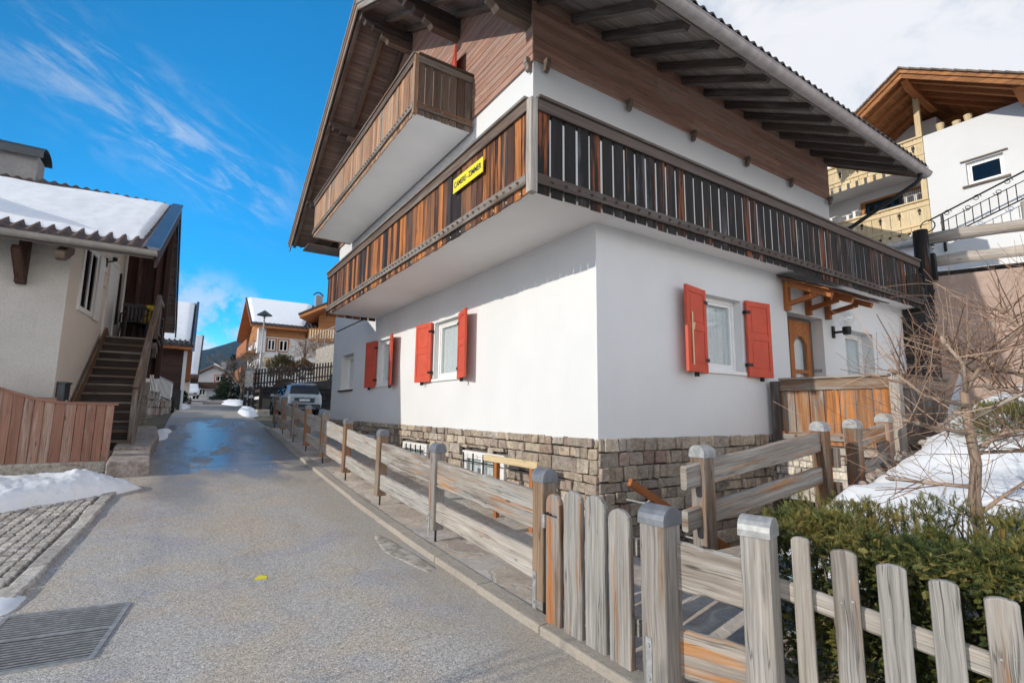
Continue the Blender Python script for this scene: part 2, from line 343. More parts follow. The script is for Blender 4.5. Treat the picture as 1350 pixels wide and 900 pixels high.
M['globe'] = glass_mat('lamp_globe_glass', (.93, .95, .95), .12)
M['stone_w'] = stone('plinth_stone', [(.38, .32, .25), (.44, .37, .285), (.32, .27, .225), (.48, .40, .30), (.26, .21, .18), (.41, .335, .25), (.27, .185, .15), (.40, .355, .30)], bstr=.6)
M['stone_g'] = stone('rubble_stone', [(.33, .29, .25), (.42, .37, .31), (.26, .24, .22), (.36, .25, .21), (.45, .42, .37)], bstr=.9, scale=9)
M['stone_d'] = stone('dark_stone', [(.035, .033, .034), (.06, .055, .053), (.045, .04, .04), (.075, .066, .06)], bstr=.9, scale=9)
M['stone_p'] = stone('pale_wall_stone', [(.55, .49, .41), (.62, .56, .48), (.47, .42, .36)], bstr=.6, scale=9)
M['cobble'] = stone('cobble_stone', [(.54, .49, .43), (.62, .57, .50), (.48, .44, .40), (.58, .51, .44)], bstr=.7, scale=18)
M['slab'] = stone('brown_grey_slab', [(.42, .36, .32), (.48, .42, .38), (.36, .295, .26)], bstr=.6, scale=6)
M['joint'] = stucco('sandy_joints', (.24, .21, .18), 60, .6, .2, 18)
M['mortar'] = stucco('dark_mortar', (.16, .14, .12), 60, .6, .2, 18)
def snow_mat(name='snow', dirt=.0):
    m, N, p = new_mat(name); oc = N.n('ShaderNodeTexCoord').outputs['Object']
    n1 = N.noise(oc, 5, 5, .6); n2 = N.noise(oc, 60, 4, .65); n3 = N.noise(oc, 1.6, 5, .65)
    c = N.mix(N.smooth(n1, .3, .7), (.80, .82, .85), (.88, .88, .88))
    if dirt: c = N.mix(N.math('MULTIPLY', N.smooth(N.math('ADD', N.math('MULTIPLY', n3, .7), N.math('MULTIPLY', n2, .3)), .56, .70), dirt), c, (.30, .245, .19))
    setp(N, p, col=c, rough=.65, spec=.3, normal=bump(N, N.math('ADD', n1, N.math('MULTIPLY', n2, .35)), .35, .03)); return m
M['snow'] = snow_mat(); M['snow_d'] = snow_mat('dirty_snow', .55)
M['w_terr'] = wood('sunlit_terrace_boards', ((.10, .042, .02), (.27, .12, .05), (.44, .26, .13)), (.45, .17, .045), .5, (.28, .24, .205), .45, board=1.)  # colour of the lit side; the shaded side gets a darker wood
# ------------------------------------------------------------------ ground levels
PY = [-60, -5, -1.2, 1.05, 3, 6.5, 13, 16, 25, 40, 60, 90, 300]; PZ = [-1.4, -.05, 0, .07, .16, .40, .88, 1.08, 1.5, 2.0, 2.45, 3.2, 8]
def lerp_tab(x, xs, ys):
    if x <= xs[0]: return ys[0]
    for i in range(1, len(xs)):
        if x <= xs[i]: return ys[i-1]+(ys[i]-ys[i-1])*(x-xs[i-1])/(xs[i]-xs[i-1])
    return ys[-1]
def prof(y): return lerp_tab(y, PY, PZ)
def sstep(x, a, b):
    k = max(0, min(1, (x-a)/(b-a))); return k*k*(3-2*k)
def garden(x, y):          # the bank that climbs beside the house
    k = .25*max(0, x+1.45)
    return prof(y)+min(k, 1.9)+.35*sstep(x, 6, 9)
def gz(x, y):
    z = prof(y)
    if x > -1.6 and y < 2: z = z+(garden(x, y)-z)*sstep(-y, 1.0, 2.0)
    if x > .05 and x < 3.3 and -1.1 < y < .2: z = -1.1          # basement stair well
    if x > -1.4 and 14 < y < 28: z = z+(min(z, 1.27)-z)*sstep(x, -1.3, -.6)*sstep(y, 14, 17)
    xb = -.7+.10*max(0, y-28)
    if x > xb and y > 28: z += sstep(y, 28, 29.5)*sstep(x, xb, xb+.5)*(1.05+.14*(x-xb if x < 14 else 14-xb))
    k = (x-9.75)*.932+(y+.1)*.362                               # behind the line of the retaining wall
    if k > 0 and x > 9.2 and y < 20: z += (max(z, 4.5+.5*min(k, 25)*sstep(k, 0, 4))-z)*(1-sstep(y, 12, 20))
    if x < -6 and y > 8: z += .4*sstep(-x, 6, 9)
    return z
def span(a, b, s):
    n = int(round((b-a)/s)); return [a+(b-a)*i/n for i in range(n)]
gx = [-900, -400, -150, -60, -30]+span(-18, 20, .5)+[20, 25, 32, 45, 80, 160, 400, 900]
gy = [-300, -120, -50, -25]+span(-14, 32, .5)+span(32, 60, 2)+[60, 75, 95, 150, 300, 900, 1500]
m, N, p = new_mat('winter_ground'); oc = N.n('ShaderNodeTexCoord').outputs['Object']
n1 = N.noise(oc, .8, 6, .65); n2 = N.noise(oc, 12, 5, .65); n3 = N.noise(oc, .35, 5, .6)
c = N.ramp(n2, [(.3, (.05, .042, .03)), (.5, (.12, .10, .07)), (.7, (.19, .16, .11))]); c = N.mix(N.smooth(n1, .5, .6), c, (.13, .135, .06))
sp_ = N.n('ShaderNodeSeparateXYZ', {0: oc}); fx = N.smooth(N.math('ABSOLUTE', N.math('ADD', sp_.outputs[0], 2.5)), 3.5, 9.); c = N.mix(N.math('MULTIPLY', N.smooth(n3, .38, .46), N.math('MAXIMUM', fx, N.smooth(sp_.outputs[1], 55, 90))), c, (.82, .82, .83)); setp(N, p, col=c, rough=.9, normal=bump(N, n2, .6, .05)); M['ground'] = m  # snow spread over unseen ground too, to bounce light upwards
b = MB(); nx, ny = len(gx)-1, len(gy)-1
for y in gy:
    for x in gx: b.v.append((x, y, gz(x, y)-.03))
for j in range(ny):
    for i in range(nx):
        k = j*(nx+1)+i; b.face(None, [k, k+1, k+nx+2, k+nx+1], X_)
tag(b.build('ground', M['ground'], smooth=True), kind='structure')

# road: weathered asphalt, wet where the melt water runs
m, N, p = new_mat('asphalt'); oc = N.n('ShaderNodeTexCoord').outputs['Object']; xyz = N.n('ShaderNodeSeparateXYZ', {0: oc}); px, py = xyz.outputs[0], xyz.outputs[1]
ag = N.n('ShaderNodeTexVoronoi', {'Vector': oc, 'Scale': 190.}, feature='F1'); agc = N.n('ShaderNodeSeparateColor', {0: ag.outputs['Color']}).outputs[0]
n1 = N.noise(oc, 1.3, 6, .62); n2 = N.noise(oc, 40, 5, .7); n3 = N.noise(oc, .55, 4, .6)
c = N.ramp(agc, [(.0, (.20, .185, .17)), (.3, (.385, .36, .33)), (.7, (.55, .515, .475)), (1, (.80, .755, .70))])
c = N.mix(.55, c, N.ramp(n2, [(.3, (.45, .45, .45)), (.5, (1, 1, 1)), (.72, (1.35, 1.35, 1.35))]), 'MULTIPLY')
c = N.mix(N.math('MULTIPLY', N.smooth(n1, .40, .66), .9), c, N.mix(1., c, (1.10, .98, .83), 'MULTIPLY'))
ck = N.n('ShaderNodeTexVoronoi', {'Vector': N.n('ShaderNodeVectorMath', {0: oc, 1: N.n('ShaderNodeTexNoise', {'Vector': oc, 'Scale': 1.7, 'Detail': 5.}).outputs[1]}, operation='ADD').outputs[0], 'Scale': .33}, feature='DISTANCE_TO_EDGE').outputs['Distance']
ckm = N.math('MULTIPLY', N.math('SUBTRACT', 1., N.smooth(ck, .001, .006)), N.smooth(n3, .46, .56)); c = N.mix(N.math('MULTIPLY', ckm, .12), c, (.09, .08, .07))
c = N.mix(N.math('MULTIPLY', N.smooth(N.noise(N.map(oc, (2.2, .22, 1)), 1., 3, .5), .52, .66), .35), c, N.mix(1., c, (.78, .78, .79), 'MULTIPLY'))
c = N.mix(N.math('MULTIPLY', N.smooth(N.noise(oc, 1.0, 4, .6, .5), .52, .66), .5), c, N.mix(1., c, (.78, .80, 1.0), 'MULTIPLY'))
# dusty pale strip by the kerb and dark repair seams
dust = N.math('MULTIPLY', N.smooth(N.math('ADD', px, N.math('MULTIPLY', n1, .9)), -2.25, -1.55), .5); c = N.mix(dust, c, (.36, .32, .27))
ws = N.noise(N.map(oc, (1.0, .42, 1), (0, 0, .35)), 1.1, 6, .62, .6)
wet = N.math('ADD', ws, N.math('MULTIPLY', N.math('SUBTRACT', 1., N.smooth(N.math('ABSOLUTE', N.math('ADD', px, 3.25)), .1, 1.7)), .26))
wet = N.math('MULTIPLY', N.smooth(N.math('ADD', wet, N.math('MULTIPLY', N.math('SUBTRACT', n2, .5), .16)), .58, .78), N.math('MULTIPLY', N.smooth(py, 4.6, 7.6), N.math('SUBTRACT', 1., N.smooth(py, 15, 19))))
trail = N.math('MULTIPLY', N.math('MULTIPLY', N.math('SUBTRACT', 1., N.smooth(N.math('ABSOLUTE', N.math('ADD', N.math('ADD', px, 3.95), N.math('MULTIPLY', N.math('SUBTRACT', n1, .5), 1.2))), .12, .5)), N.smooth(py, 2.6, 5.2)), N.math('SUBTRACT', 1., N.smooth(py, 8., 10.)))
wet = N.math('MAXIMUM', wet, N.math('MULTIPLY', trail, .75))
damp = N.math('MULTIPLY', N.smooth(N.math('ADD', ws, N.math('MULTIPLY', N.smooth(py, 4, 8), .3)), .62, .74), N.math('MULTIPLY', N.smooth(py, 3.4, 6.4), N.math('SUBTRACT', 1., N.smooth(py, 17, 19))))
c = N.mix(N.math('MULTIPLY', damp, .5), c, N.mix(1., c, (.42, .44, .5), 'MULTIPLY')); c = N.mix(N.math('MULTIPLY', wet, .8), c, N.mix(1., c, (.30, .33, .4), 'MULTIPLY'))
rg = N.math('SUBTRACT', N.math('SUBTRACT', .85, N.math('MULTIPLY', damp, .3)), N.math('MULTIPLY', wet, .42), clamp=True)
hh = N.math('ADD', agc, N.math('MULTIPLY', n2, .8))
setp(N, p, col=c, rough=rg, spec=N.math('ADD', .3, N.math('MULTIPLY', wet, .5)), normal=N.n('ShaderNodeBump', {'Height': hh, 'Strength': N.math('SUBTRACT', .55, N.math('MULTIPLY', wet, .40)), 'Distance': .008}).outputs[0])
M['asphalt'] = m
ys = span(-14, 6.3, .5)+span(6.3, 32, .5)+span(32, 90, 2)
b = MB()
def road_l(y): return -14 if y < 6.0 else lerp_tab(y, [6.0, 7, 12, 18, 24, 40, 90], [-4.9, -4.55, -4.4, -4.3, -4.15, -4.3, -4.6])
def road_r(y): return lerp_tab(y, [-14, 13, 14, 18, 24, 40, 90], [-1.86, -1.72, -1.6, -1.55, -1.4, -.3, 2.])
rows = []
for y in ys:
    l, r = road_l(y), road_r(y); row = []
    for i in range(9):
        x = l+(r-l)*i/8; row.append(len(b.v)); b.v.append((x, y, prof(y)+.004-.0))
    rows.append(row)
for a, c_ in zip(rows, rows[1:]):
    for i in range(8): b.face(None, [a[i], a[i+1], c_[i+1], c_[i]], Y_)
tag(b.build('road', M['asphalt'], smooth=True), kind='structure')

# walkway of irregular flags behind a pale kerb
m, N, p = new_mat('flagstones'); oc = N.n('ShaderNodeTexCoord').outputs['Object']
wv = N.n('ShaderNodeVectorMath', {0: oc, 1: N.n('ShaderNodeTexNoise', {'Vector': oc, 'Scale': 2.2, 'Detail': 2.}).outputs[1]}, operation='ADD').outputs[0]
f2 = N.map(wv, (1, .8, 0)); ed = N.n('ShaderNodeTexVoronoi', {'Vector': f2, 'Scale': 2.1}, feature='DISTANCE_TO_EDGE').outputs['Distance']
cc = N.n('ShaderNodeSeparateColor', {0: N.n('ShaderNodeTexVoronoi', {'Vector': f2, 'Scale': 2.1}, feature='F1').outputs['Color']}); n2 = N.noise(oc, 22, 6, .65); n1 = N.noise(oc, 4, 5, .6)
c = N.ramp(cc.outputs[0], [(0, (.34, .28, .24)), (.35, (.46, .385, .31)), (.7, (.42, .38, .35)), (1, (.56, .48, .39))]); c = N.mix(.7, c, N.ramp(n1, [(.3, .7), (.7, 1.3)]), 'MULTIPLY'); c = N.mix(.5, c, N.ramp(n2, [(.3, .6), (.7, 1.35)]), 'MULTIPLY')
ms = N.smooth(ed, .018, .04); c = N.mix(ms, (.44, .40, .34), c)
setp(N, p, col=c, rough=.85, normal=bump(N, N.math('ADD', N.math('MULTIPLY', ms, .5), N.math('MULTIPLY', n2, .5)), .5, .02)); M['flags'] = m
b = MB(); ys = span(-3.2, 13.6, .4); rows = []
def walk_r(y): return 0.02 if y > -.05 else (-.0 if y > -1.15 else (3.6 if y > -1.8 else -.75))
for y in ys:
    row = []
    for i in range(7):
        x = -1.74+(walk_r(y)+1.74)*i/6; row.append(len(b.v)); b.v.append((x, y, (gz(x, y) if x > -1.6 and y < -1.1 else prof(y))+.05))
    rows.append(row)
for a, c_ in zip(rows, rows[1:]):
    for i in range(6): b.face(None, [a[i], a[i+1], c_[i+1], c_[i]], Y_)
tag(b.build('walkway_paving', M['flags']), kind='structure')
b = MB(); y = -3.4
while y < 13.6:
    L = R.uniform(.85, 1.25); xo = -1.86-.0*(y) + (.11*max(0, y)/13.)
    yb = min(y+L, 13.6); j = R.uniform(-.008, .008)
    b.hexa([V(xo+j, y, prof(y)-.1), V(xo+.15, y, prof(y)-.1), V(xo+.15, yb-.012, prof(yb)-.1), V(xo+j, yb-.012, prof(yb)-.1), V(xo+j, y, prof(y)+.062), V(xo+.15, y, prof(y)+.066), V(xo+.15, yb-.012, prof(yb)+.066), V(xo+j, yb-.012, prof(yb)+.062)])
    y = yb
tag(b.build('kerb', M['kerb'], bevel=.012), kind='structure')

# cobbled apron on the left of the road
b = MB(); y = 1.0; row = 0
ex = lambda y: lerp_tab(y, [.6, 1.6, 4.8, 5.6], [-5.05, -4.97, -4.76, -4.7])
k = 0
while k < 34:                                               # courses run along the road
    y = .95+R.uniform(0, .1); w = .098
    while y < 5.9:
        l = R.uniform(.09, .17); x1 = ex(y)-.18-k*w; cy = y+l/2; r_ = R.uniform; cx = x1-w/2
        if not (cy < 1.5 and k < 6 and R.random() < .5*(1.5-cy)):
            h = .034+r_(-.006, .006)
            q = [V(cx-w/2+.004+r_(-.004, .004), y+.006, prof(y)-.06), V(cx+w/2-.004+r_(-.004, .004), y+.006+r_(-.006, .006), prof(y)-.06), V(cx+w/2-.004, y+l-.006, prof(y)-.06), V(cx-w/2+.004, y+l-.006+r_(-.006, .006), prof(y)-.06)]
            b.hexa(q+[v_+V((cx-v_.x)*.10, (cy-v_.y)*.08, .06+h+r_(-.004, .004)) for v_ in q], grain=Y_)
        y += l
    k += 1
tag(b.build('cobblestone_paving', M['cobble'], bevel=.008, seg=1), kind='structure')
b = MB(); y = 1.0
while y < 5.8:
    L = R.uniform(.28, .7); w = R.uniform(.13, .17); yb = min(y+L, 5.85); x = ex(y); h = .045+R.uniform(-.006, .01)
    b.hexa([V(x-w, y+.01, prof(y)-.08), V(x+R.uniform(-.02, .02), y+.01, prof(y)-.08), V(ex(yb)+R.uniform(-.02, .02), yb-.01, prof(yb)-.08), V(ex(yb)-w, yb-.01, prof(yb)-.08),
            V(x-w, y+.01, prof(y)+h), V(x, y+.01, prof(y)+h), V(ex(yb), yb-.01, prof(yb)+h), V(ex(yb)-w, yb-.01, prof(yb)+h)]); y = yb
tag(b.build('edging_stones', M['cobble'], bevel=.02), kind='structure')
b = MB()
b.grid(4, 40, lambda u, v: V(-8.3+(ex(.9+5*v)-.02+8.3)*u, .9+5*v, prof(.9+5*v)+.010))
tag(b.build('cobble_joint_sand', M['joint']), kind='structure')

# wooded hills, far off
m, N, p = new_mat('forest_hill'); oc = N.n('ShaderNodeTexCoord').outputs['Object']
n1 = N.noise(oc, .05, 6, .7); n2 = N.noise(oc, .006, 5, .6); z = N.n('ShaderNodeSeparateXYZ', {0: oc}).outputs[2]
c = N.ramp(n1, [(.35, (.008, .017, .016)), (.5, (.018, .034, .026)), (.68, (.045, .06, .036))])
open_ = N.smooth(N.math('ADD', n2, N.math('MULTIPLY', N.smooth(z, 150, 260), .22)), .60, .68); c = N.mix(open_, c, (.13, .115, .05))
setp(N, p, col=c, rough=.95, spec=.1, normal=bump(N, n1, 1., 14)); M['hill'] = m
b = MB()
def hill(u, v):
    x = -1500+u*3600; y = 900+v*1500
    r = lerp_tab(x, [-1500, -700, -300, -100, 60, 200, 420, 800, 2100], [300, 210, 150, 120, 158, 215, 300, 340, 380])
    h = r*sstep(v, .0, .58)+30*noise.noise(V(x*.004, y*.004, 1))*v+9*noise.noise(V(x*.02, y*.02, 4))*v+5*noise.noise(V(x*.07, y*.07, 2))*v
    return V(x, y, 6+h-60*sstep(v, .6, 1))
b.grid(240, 90, hill); tag(b.build('hills', M['hill'], smooth=True), kind='structure')

# ------------------------------------------------------------------ reusable builders
def holes_wall(b, axis, c, u0, u1, z0, z1, holes, depth, sign):
    """a wall face in the plane axis=c with openings (u0,u1,z0,z1) and their reveals; sign: outward direction"""
    P = (lambda u, z, d=0: V(c-sign*d, u, z)) if axis == 'x' else (lambda u, z, d=0: V(u, c-sign*d, z))
    def quad(pts, want):
        n = (pts[2]-pts[0]).cross(pts[3]-pts[1])
        if n.dot(want) < 0: pts = pts[::-1]
        b.face(pts, None, Z_)
    out = P(0, 0, -1)-P(0, 0, 0)
    us = sorted({u0, u1, *[h[0] for h in holes], *[h[1] for h in holes]}); zs = sorted({z0, z1, *[h[2] for h in holes], *[h[3] for h in holes]})
    for a, c_ in zip(us, us[1:]):
        for d, e in zip(zs, zs[1:]):
            um, zm = (a+c_)/2, (d+e)/2
            if any(h[0] < um < h[1] and h[2] < zm < h[3] for h in holes): continue
            quad([P(a, d), P(c_, d), P(c_, e), P(a, e)], out)
    uv = P(1, 0)-P(0, 0)
    for h in holes:
        dd = h[4] if len(h) > 4 else depth
        quad([P(h[0], h[2]), P(h[0], h[3]), P(h[0], h[3], dd), P(h[0], h[2], dd)], uv); quad([P(h[1], h[2]), P(h[1], h[3]), P(h[1], h[3], dd), P(h[1], h[2], dd)], -uv)
        quad([P(h[0], h[2]), P(h[1], h[2]), P(h[1], h[2], dd), P(h[0], h[2], dd)], Z_); quad([P(h[0], h[3]), P(h[1], h[3]), P(h[1], h[3], dd), P(h[0], h[3], dd)], -Z_)
def window(parent, axis, c, u0, u1, z0, z1, sign, mull=1, fw=.06, frame='frame', bars=0, curtain=True, name='window', glass='glass', sash=.045, tbar=None):
    """frame, casements, pane and net curtain set in an opening; c: plane of the frame's outer face"""
    def B(b, ua, ub, za, zb, d0, d1):
        a0, a1 = sorted((c-sign*d0, c-sign*d1))
        if axis == 'x': b.box(a0, a1, ua, ub, za, zb)
        else: b.box(ua, ub, a0, a1, za, zb)
    b = MB()
    B(b, u0, u1, z0, z0+fw, 0, .07); B(b, u0, u1, z1-fw, z1, 0, .07); B(b, u0, u0+fw, z0+fw, z1-fw, 0, .07); B(b, u1-fw, u1, z0+fw, z1-fw, 0, .07)
    iw = (u1-u0-2*fw)/mull
    for k in range(mull):
        a, e = u0+fw+k*iw, u0+fw+(k+1)*iw
        B(b, a+.003, a+sash, z0+fw, z1-fw, .012, .06); B(b, e-sash, e-.003, z0+fw, z1-fw, .012, .06); B(b, a+sash, e-sash, z0+fw, z0+fw+sash, .012, .06); B(b, a+sash, e-sash, z1-fw-sash, z1-fw, .012, .06)
    f = b.build(name, M[frame], parent, bevel=.006)
    b = MB(); B(b, u0+fw, u1-fw, z0+fw, z1-fw, .032, .038); b.build('pane', M[glass], f)
    if tbar:
        b = MB()
        for zz in tbar: B(b, u0+fw, u1-fw, zz-.012, zz+.012, .014, .03)
        b.build('glazing_bar', M[frame], f)
    if bars:
        b = MB()
        for k in range(bars):
            u = u0+(u1-u0)*(k+.5)/bars; B(b, u-.009, u+.009, z0+.02, z1-.02, -.075, -.057)
        for zz in (z0+(z1-z0)*.3, z0+(z1-z0)*.75): B(b, u0-.01, u1+.01, zz-.008, zz+.008, -.073, -.059)
        b.build('window_grille', M['iron'], f)
    if curtain:
        b = MB(); n = max(24, int((u1-u0)*60)); A = []
        for i in range(n+1):
            u = u0+fw+(u1-u0-2*fw)*i/n; d = .075+.014*math.sin(i*1.15)+.008*math.sin(i*.43+1)
            q = (c-sign*d); A.append((V(q, u, z0+fw), V(q, u, z1-fw)) if axis == 'x' else (V(u, q, z0+fw), V(u, q, z1-fw)))
        for (a, e), (g, h) in zip(A, A[1:]): b.face([a, g, h, e], None, Z_)
        b.build('curtain', M['curtain'], f)
    else:
        b = MB(); B(b, u0+.01, u1-.01, z0+.01, z1-.01, .3, .32); b.build('dark_room', M['dark_in'], f)
    return f
def shutter(parent, hinge, tip, z0, z1, sign_n, label=None):
    """panelled wooden shutter between two plan points"""
    h, e = Vector((hinge[0], hinge[1], 0)), Vector((tip[0], tip[1], 0)); d = (e-h); w = d.length; d.normalize(); n = Vector((sign_n[0], sign_n[1], 0)).normalized(); n = (n-d*n.dot(d)).normalized()
    b = MB(); zc = z0+(z1-z0)*.52; st = .075; T = .021
    def bx(u0, u1, za, zb, t): b.obox(h+d*(u0+u1)/2+Z_*(za+zb)/2, d*(u1-u0)/2, n*t, Z_*(zb-za)/2)
    bx(0, st, z0, z1, T); bx(w-st, w, z0, z1, T); bx(st, w-st, z0, z0+.1, T-.002); bx(st, w-st, z1-.085, z1, T-.002); bx(st, w-st, zc-.045, zc+.045, T-.002)
    bx(st-.005, w-st+.005, z0+.09, z1-.08, .009); bx(st+.035, w-st-.035, z0+.14, zc-.08, .015); bx(st+.035, w-st-.035, zc+.08, z1-.12, .015)
    o = b.build('shutter', M['red'], parent, bevel=.004)
    if label: o['label'] = label
    for zz in (z0+.18, z1-.18): b = MB(); b.obox(h+d*.02+Z_*zz, d*.05, n*.03, Z_*.022); b.build('hinge', M['iron'], o)
    b = MB(); b.obox(h+d*w*.55+Z_*(z0-.03), d*.012, n*.03, Z_*.03); b.build('shutter_catch', M['iron'], o); return o
def stone_face(b, axis, c, u0, u1, zfun, z1, holes, sign, hmean=.135, proud=.03):
    """courses of hammer-dressed blocks standing proud of the wall plane"""
    z = z1; 
    while z > -1.2:
        h = R.uniform(.095, .20); zb = z-h; u = u0-R.uniform(0, .1)
        while u < u1:
            l = R.choice((R.uniform(.08, .15), R.uniform(.15, .27), R.uniform(.2, .4))); a, e = max(u, u0), min(u+l, u1); u += l
            if e-a < .03: continue
            za, ze = zb, z
            tall = R.random() < .09 and e-a < .2
            if z < min(zfun(a), zfun(e))-.05: continue
            if any(a < q[1]+.01 and e > q[0]-.01 and za < q[3]+.01 and ze > q[2]-.01 for q in holes):
                # trim against the opening
                done = False
                for q in holes:
                    if za < q[3]+.01 and ze > q[2]-.01:
                        if a < q[0]-.05 and e > q[0]-.02: e = q[0]-.012; done = True
                        elif e > q[1]+.05 and a < q[1]+.02: a = q[1]+.012; done = True
                        elif ze > q[3]+.045: za = q[3]+.012; done = True
                        elif za < q[2]-.045: ze = q[2]-.012; done = True
                if not done or e-a < .04: continue
            if tall: za -= R.uniform(.05, .12)
            g = .006; p_ = proud+R.uniform(-.02, .02); r_ = lambda: R.uniform(-.012, .012)
            def P(u_, z_, d): return V(c+sign*d, u_, z_) if axis == 'x' else V(u_, c+sign*d, z_)
            q = [P(a+g, za+g, -.03), P(e-g, za+g, -.03), P(e-g, ze-g, -.03), P(a+g, ze-g, -.03)]
            t_ = [P(a+g+r_(), za+g+r_(), p_+r_()), P(e-g+r_(), za+g+r_(), p_+r_()), P(e-g+r_(), ze-g+r_(), p_+r_()), P(a+g+r_(), ze-g+r_(), p_+r_())]
            if (axis == 'x') == (sign > 0): b.hexa(q+t_)
            else: b.hexa([q[1], q[0], q[3], q[2], t_[1], t_[0], t_[3], t_[2]])
        z = zb
# ------------------------------------------------------------------ the main house
HX, HY = 9.15, 12.4
H = thing('main_house', (0, 0, 0), 'large white alpine house with stone plinth and long wooden balconies right of the road', 'house')
ZP, ZS = 1.244, 3.865
W1, W2, W3 = (3.52, 4.62, 2.15, 3.25), (7.0, 7.95, 2.15, 3.25), (10.1, 11.35, 2.12, 3.16, .3)
W4, DR, W5 = (2.05, 2.98, 2.17, 3.26), (4.30, 5.49, 1.20, 3.26, .24), (6.31, 7.50, 1.20, 3.16, .24)
b = MB()
holes_wall(b, 'x', 0, 0, HY, ZP-.03, 4.0, [W1, W2, W3], .17, -1); holes_wall(b, 'y', 0, 0, HX, ZP-.03, 4.0, [W4, DR, W5], .17, -1)
b.face([V(0, HY, -.5), V(HX, HY, -.5), V(HX, HY, 4), V(0, HY, 4)][::-1]); b.face([V(HX, 0, -.5), V(HX, HY, -.5), V(HX, HY, 4), V(HX, 0, 4)])
b.build('ground_floor_wall', M['white'], H)
b = MB(); b.box(.07, HX-.02, .03, HY-.02, -1.3, ZP-.03); b.build('plinth_core', M['mortar'], H)
B1, B2, B3 = (1.95, 3.24, .30, .90), (4.72, 5.94, .36, .90), (7.85, 8.5, .6, .93)
b = MB(); stone_face(b, 'x', 0, .0, HY, prof, ZP, [B1, B2, B3], -1); stone_face(b, 'y', 0, .0, 3.55, lambda x: -1.2, ZP, [], -1); stone_face(b, 'y', 0, 3.55, HX, lambda x: .6, ZP, [], -1)
b.build('plinth_stonework', M['stone_w'], H, bevel=.014)
for w, bars in ((B1, 4), (B2, 5), (B3, 2)):
    f = window(H, 'x', -.055, w[0], w[1], w[2], w[3], -1, mull=2 if bars > 2 else 1, fw=.075, bars=bars, name='basement_window')
for w in (W1, W2): window(H, 'x', .09, *w[:4], -1, mull=1)
window(H, 'x', .2, *W3[:4], -1, mull=2); window(H, 'y', .12, *W4[:4], -1, mull=1, curtain=True); window(H, 'y', .2, *W5[:4], -1, mull=1)
b = MB(); b.box(-.06, .1, 10.02, 11.45, 2.07, 2.115); b.build('window_sill', M['stone_d'], H, bevel=.008)
for w in (W1, W2): b = MB(); b.box(-.035, -.003, w[0]-.03, w[1]+.03, w[2]-.055, w[2]-.004); b.build('window_sill', M['frame'], H, bevel=.006)
b = MB(); b.box(W4[0]-.03, W4[1]+.03, -.035, -.003, W4[2]-.055, W4[2]-.004); b.build('window_sill', M['frame'], H, bevel=.006)
n = (-1, 0)
shutter(H, (-.045, 3.50), (-.20, 2.95), 2.10, 3.26, n); shutter(H, (-.045, 4.66), (-.12, 5.24), 2.10, 3.27, n)
shutter(H, (-.045, 6.98), (-.20, 6.44), 2.10, 3.26, n); shutter(H, (-.045, 8.0), (-.12, 8.56), 2.10, 3.27, n)
n = (0, -1)
shutter(H, (2.03, -.045), (1.47, -.15), 2.10, 3.28, n, 'red shutter with a peeling pale streak down its edge'); shutter(H, (3.03, -.045), (3.58, -.10), 2.10, 3.27, n)
b = MB(); b.obox((1.60, -.155, 2.55), (.011, -.001, 0), (0, .004, 0), (.0, 0, .36)); b.obox((1.63, -.155, 2.72), (.016, -.001, 0), (0, .004, 0), (.012, 0, .05)); b.build('bare_wood_streak', M['w_straw'], H)
# front door
b = MB(); x0, x1, y0 = 4.72, 5.42, .20
b.box(x0, x0+.13, y0, y0+.05, 1.24, 3.2); b.box(x1-.13, x1, y0, y0+.05, 1.24, 3.2); b.box(x0+.13, x1-.13, y0, y0+.05, 1.24, 1.75); b.box(x0+.13, x1-.13, y0, y0+.05, 2.27, 2.33)
arc = [V(x0+.13, y0, 3.2), V(x0+.13, y0, 2.78)]+[V(x0+.13+(x1-x0-.26)*k/10, y0, 2.78+.16*math.sin(math.pi*k/10)) for k in range(1, 10)]+[V(x1-.13, y0, 2.78), V(x1-.13, y0, 3.2)]
for k in range(1, len(arc)-2): b.hexa([arc[k], arc[k+1], arc[k+1]+V(0, .05, 0), arc[k]+V(0, .05, 0), V(arc[k].x, y0, 3.2), V(arc[k+1].x, y0, 3.2), V(arc[k+1].x, y0+.05, 3.2), V(arc[k].x, y0+.05, 3.2)], grain=X_)
dr = b.build('front_door', M['w_orange'], H)
b = MB(); b.box(4.36, 4.72, .205, .25, 1.24, 3.2); b.box(5.42, 5.47, .19, .26, 1.24, 3.23); b.box(4.36, 5.42, .19, .26, 3.2, 3.24); b.build('door_frame', M['w_beam2'], dr, bevel=.005)
b = MB(); b.box(x0+.13, x1-.13, y0+.02, y0+.026, 1.75, 2.94); b.build('pane', M['glass'], dr)
b = MB(); 
for k in range(22):
    xa = x0+.13+(x1-x0-.26)*k/22; xb = x0+.13+(x1-x0-.26)*(k+1)/22; b.face([V(xa, .28+.012*(k % 2), 1.75), V(xb, .28+.012*((k+1) % 2), 1.75), V(xb, .28+.012*((k+1) % 2), 2.94), V(xa, .28+.012*(k % 2), 2.94)])
b.build('curtain', M['curtain'], dr)
b = MB(); b.tube([(x1-.07, y0, 2.2), (x1-.07, y0-.05, 2.2), (x1-.16, y0-.06, 2.2)], .011); b.build('handle', M['iron'], dr, smooth=True)
b = MB(); b.box(5.485, 5.492, .06, .14, 2.30, 2.36); b.box(5.485, 5.492, .15, .2, 2.30, 2.36); b.build('doorbell_panel', M['steel'], H)
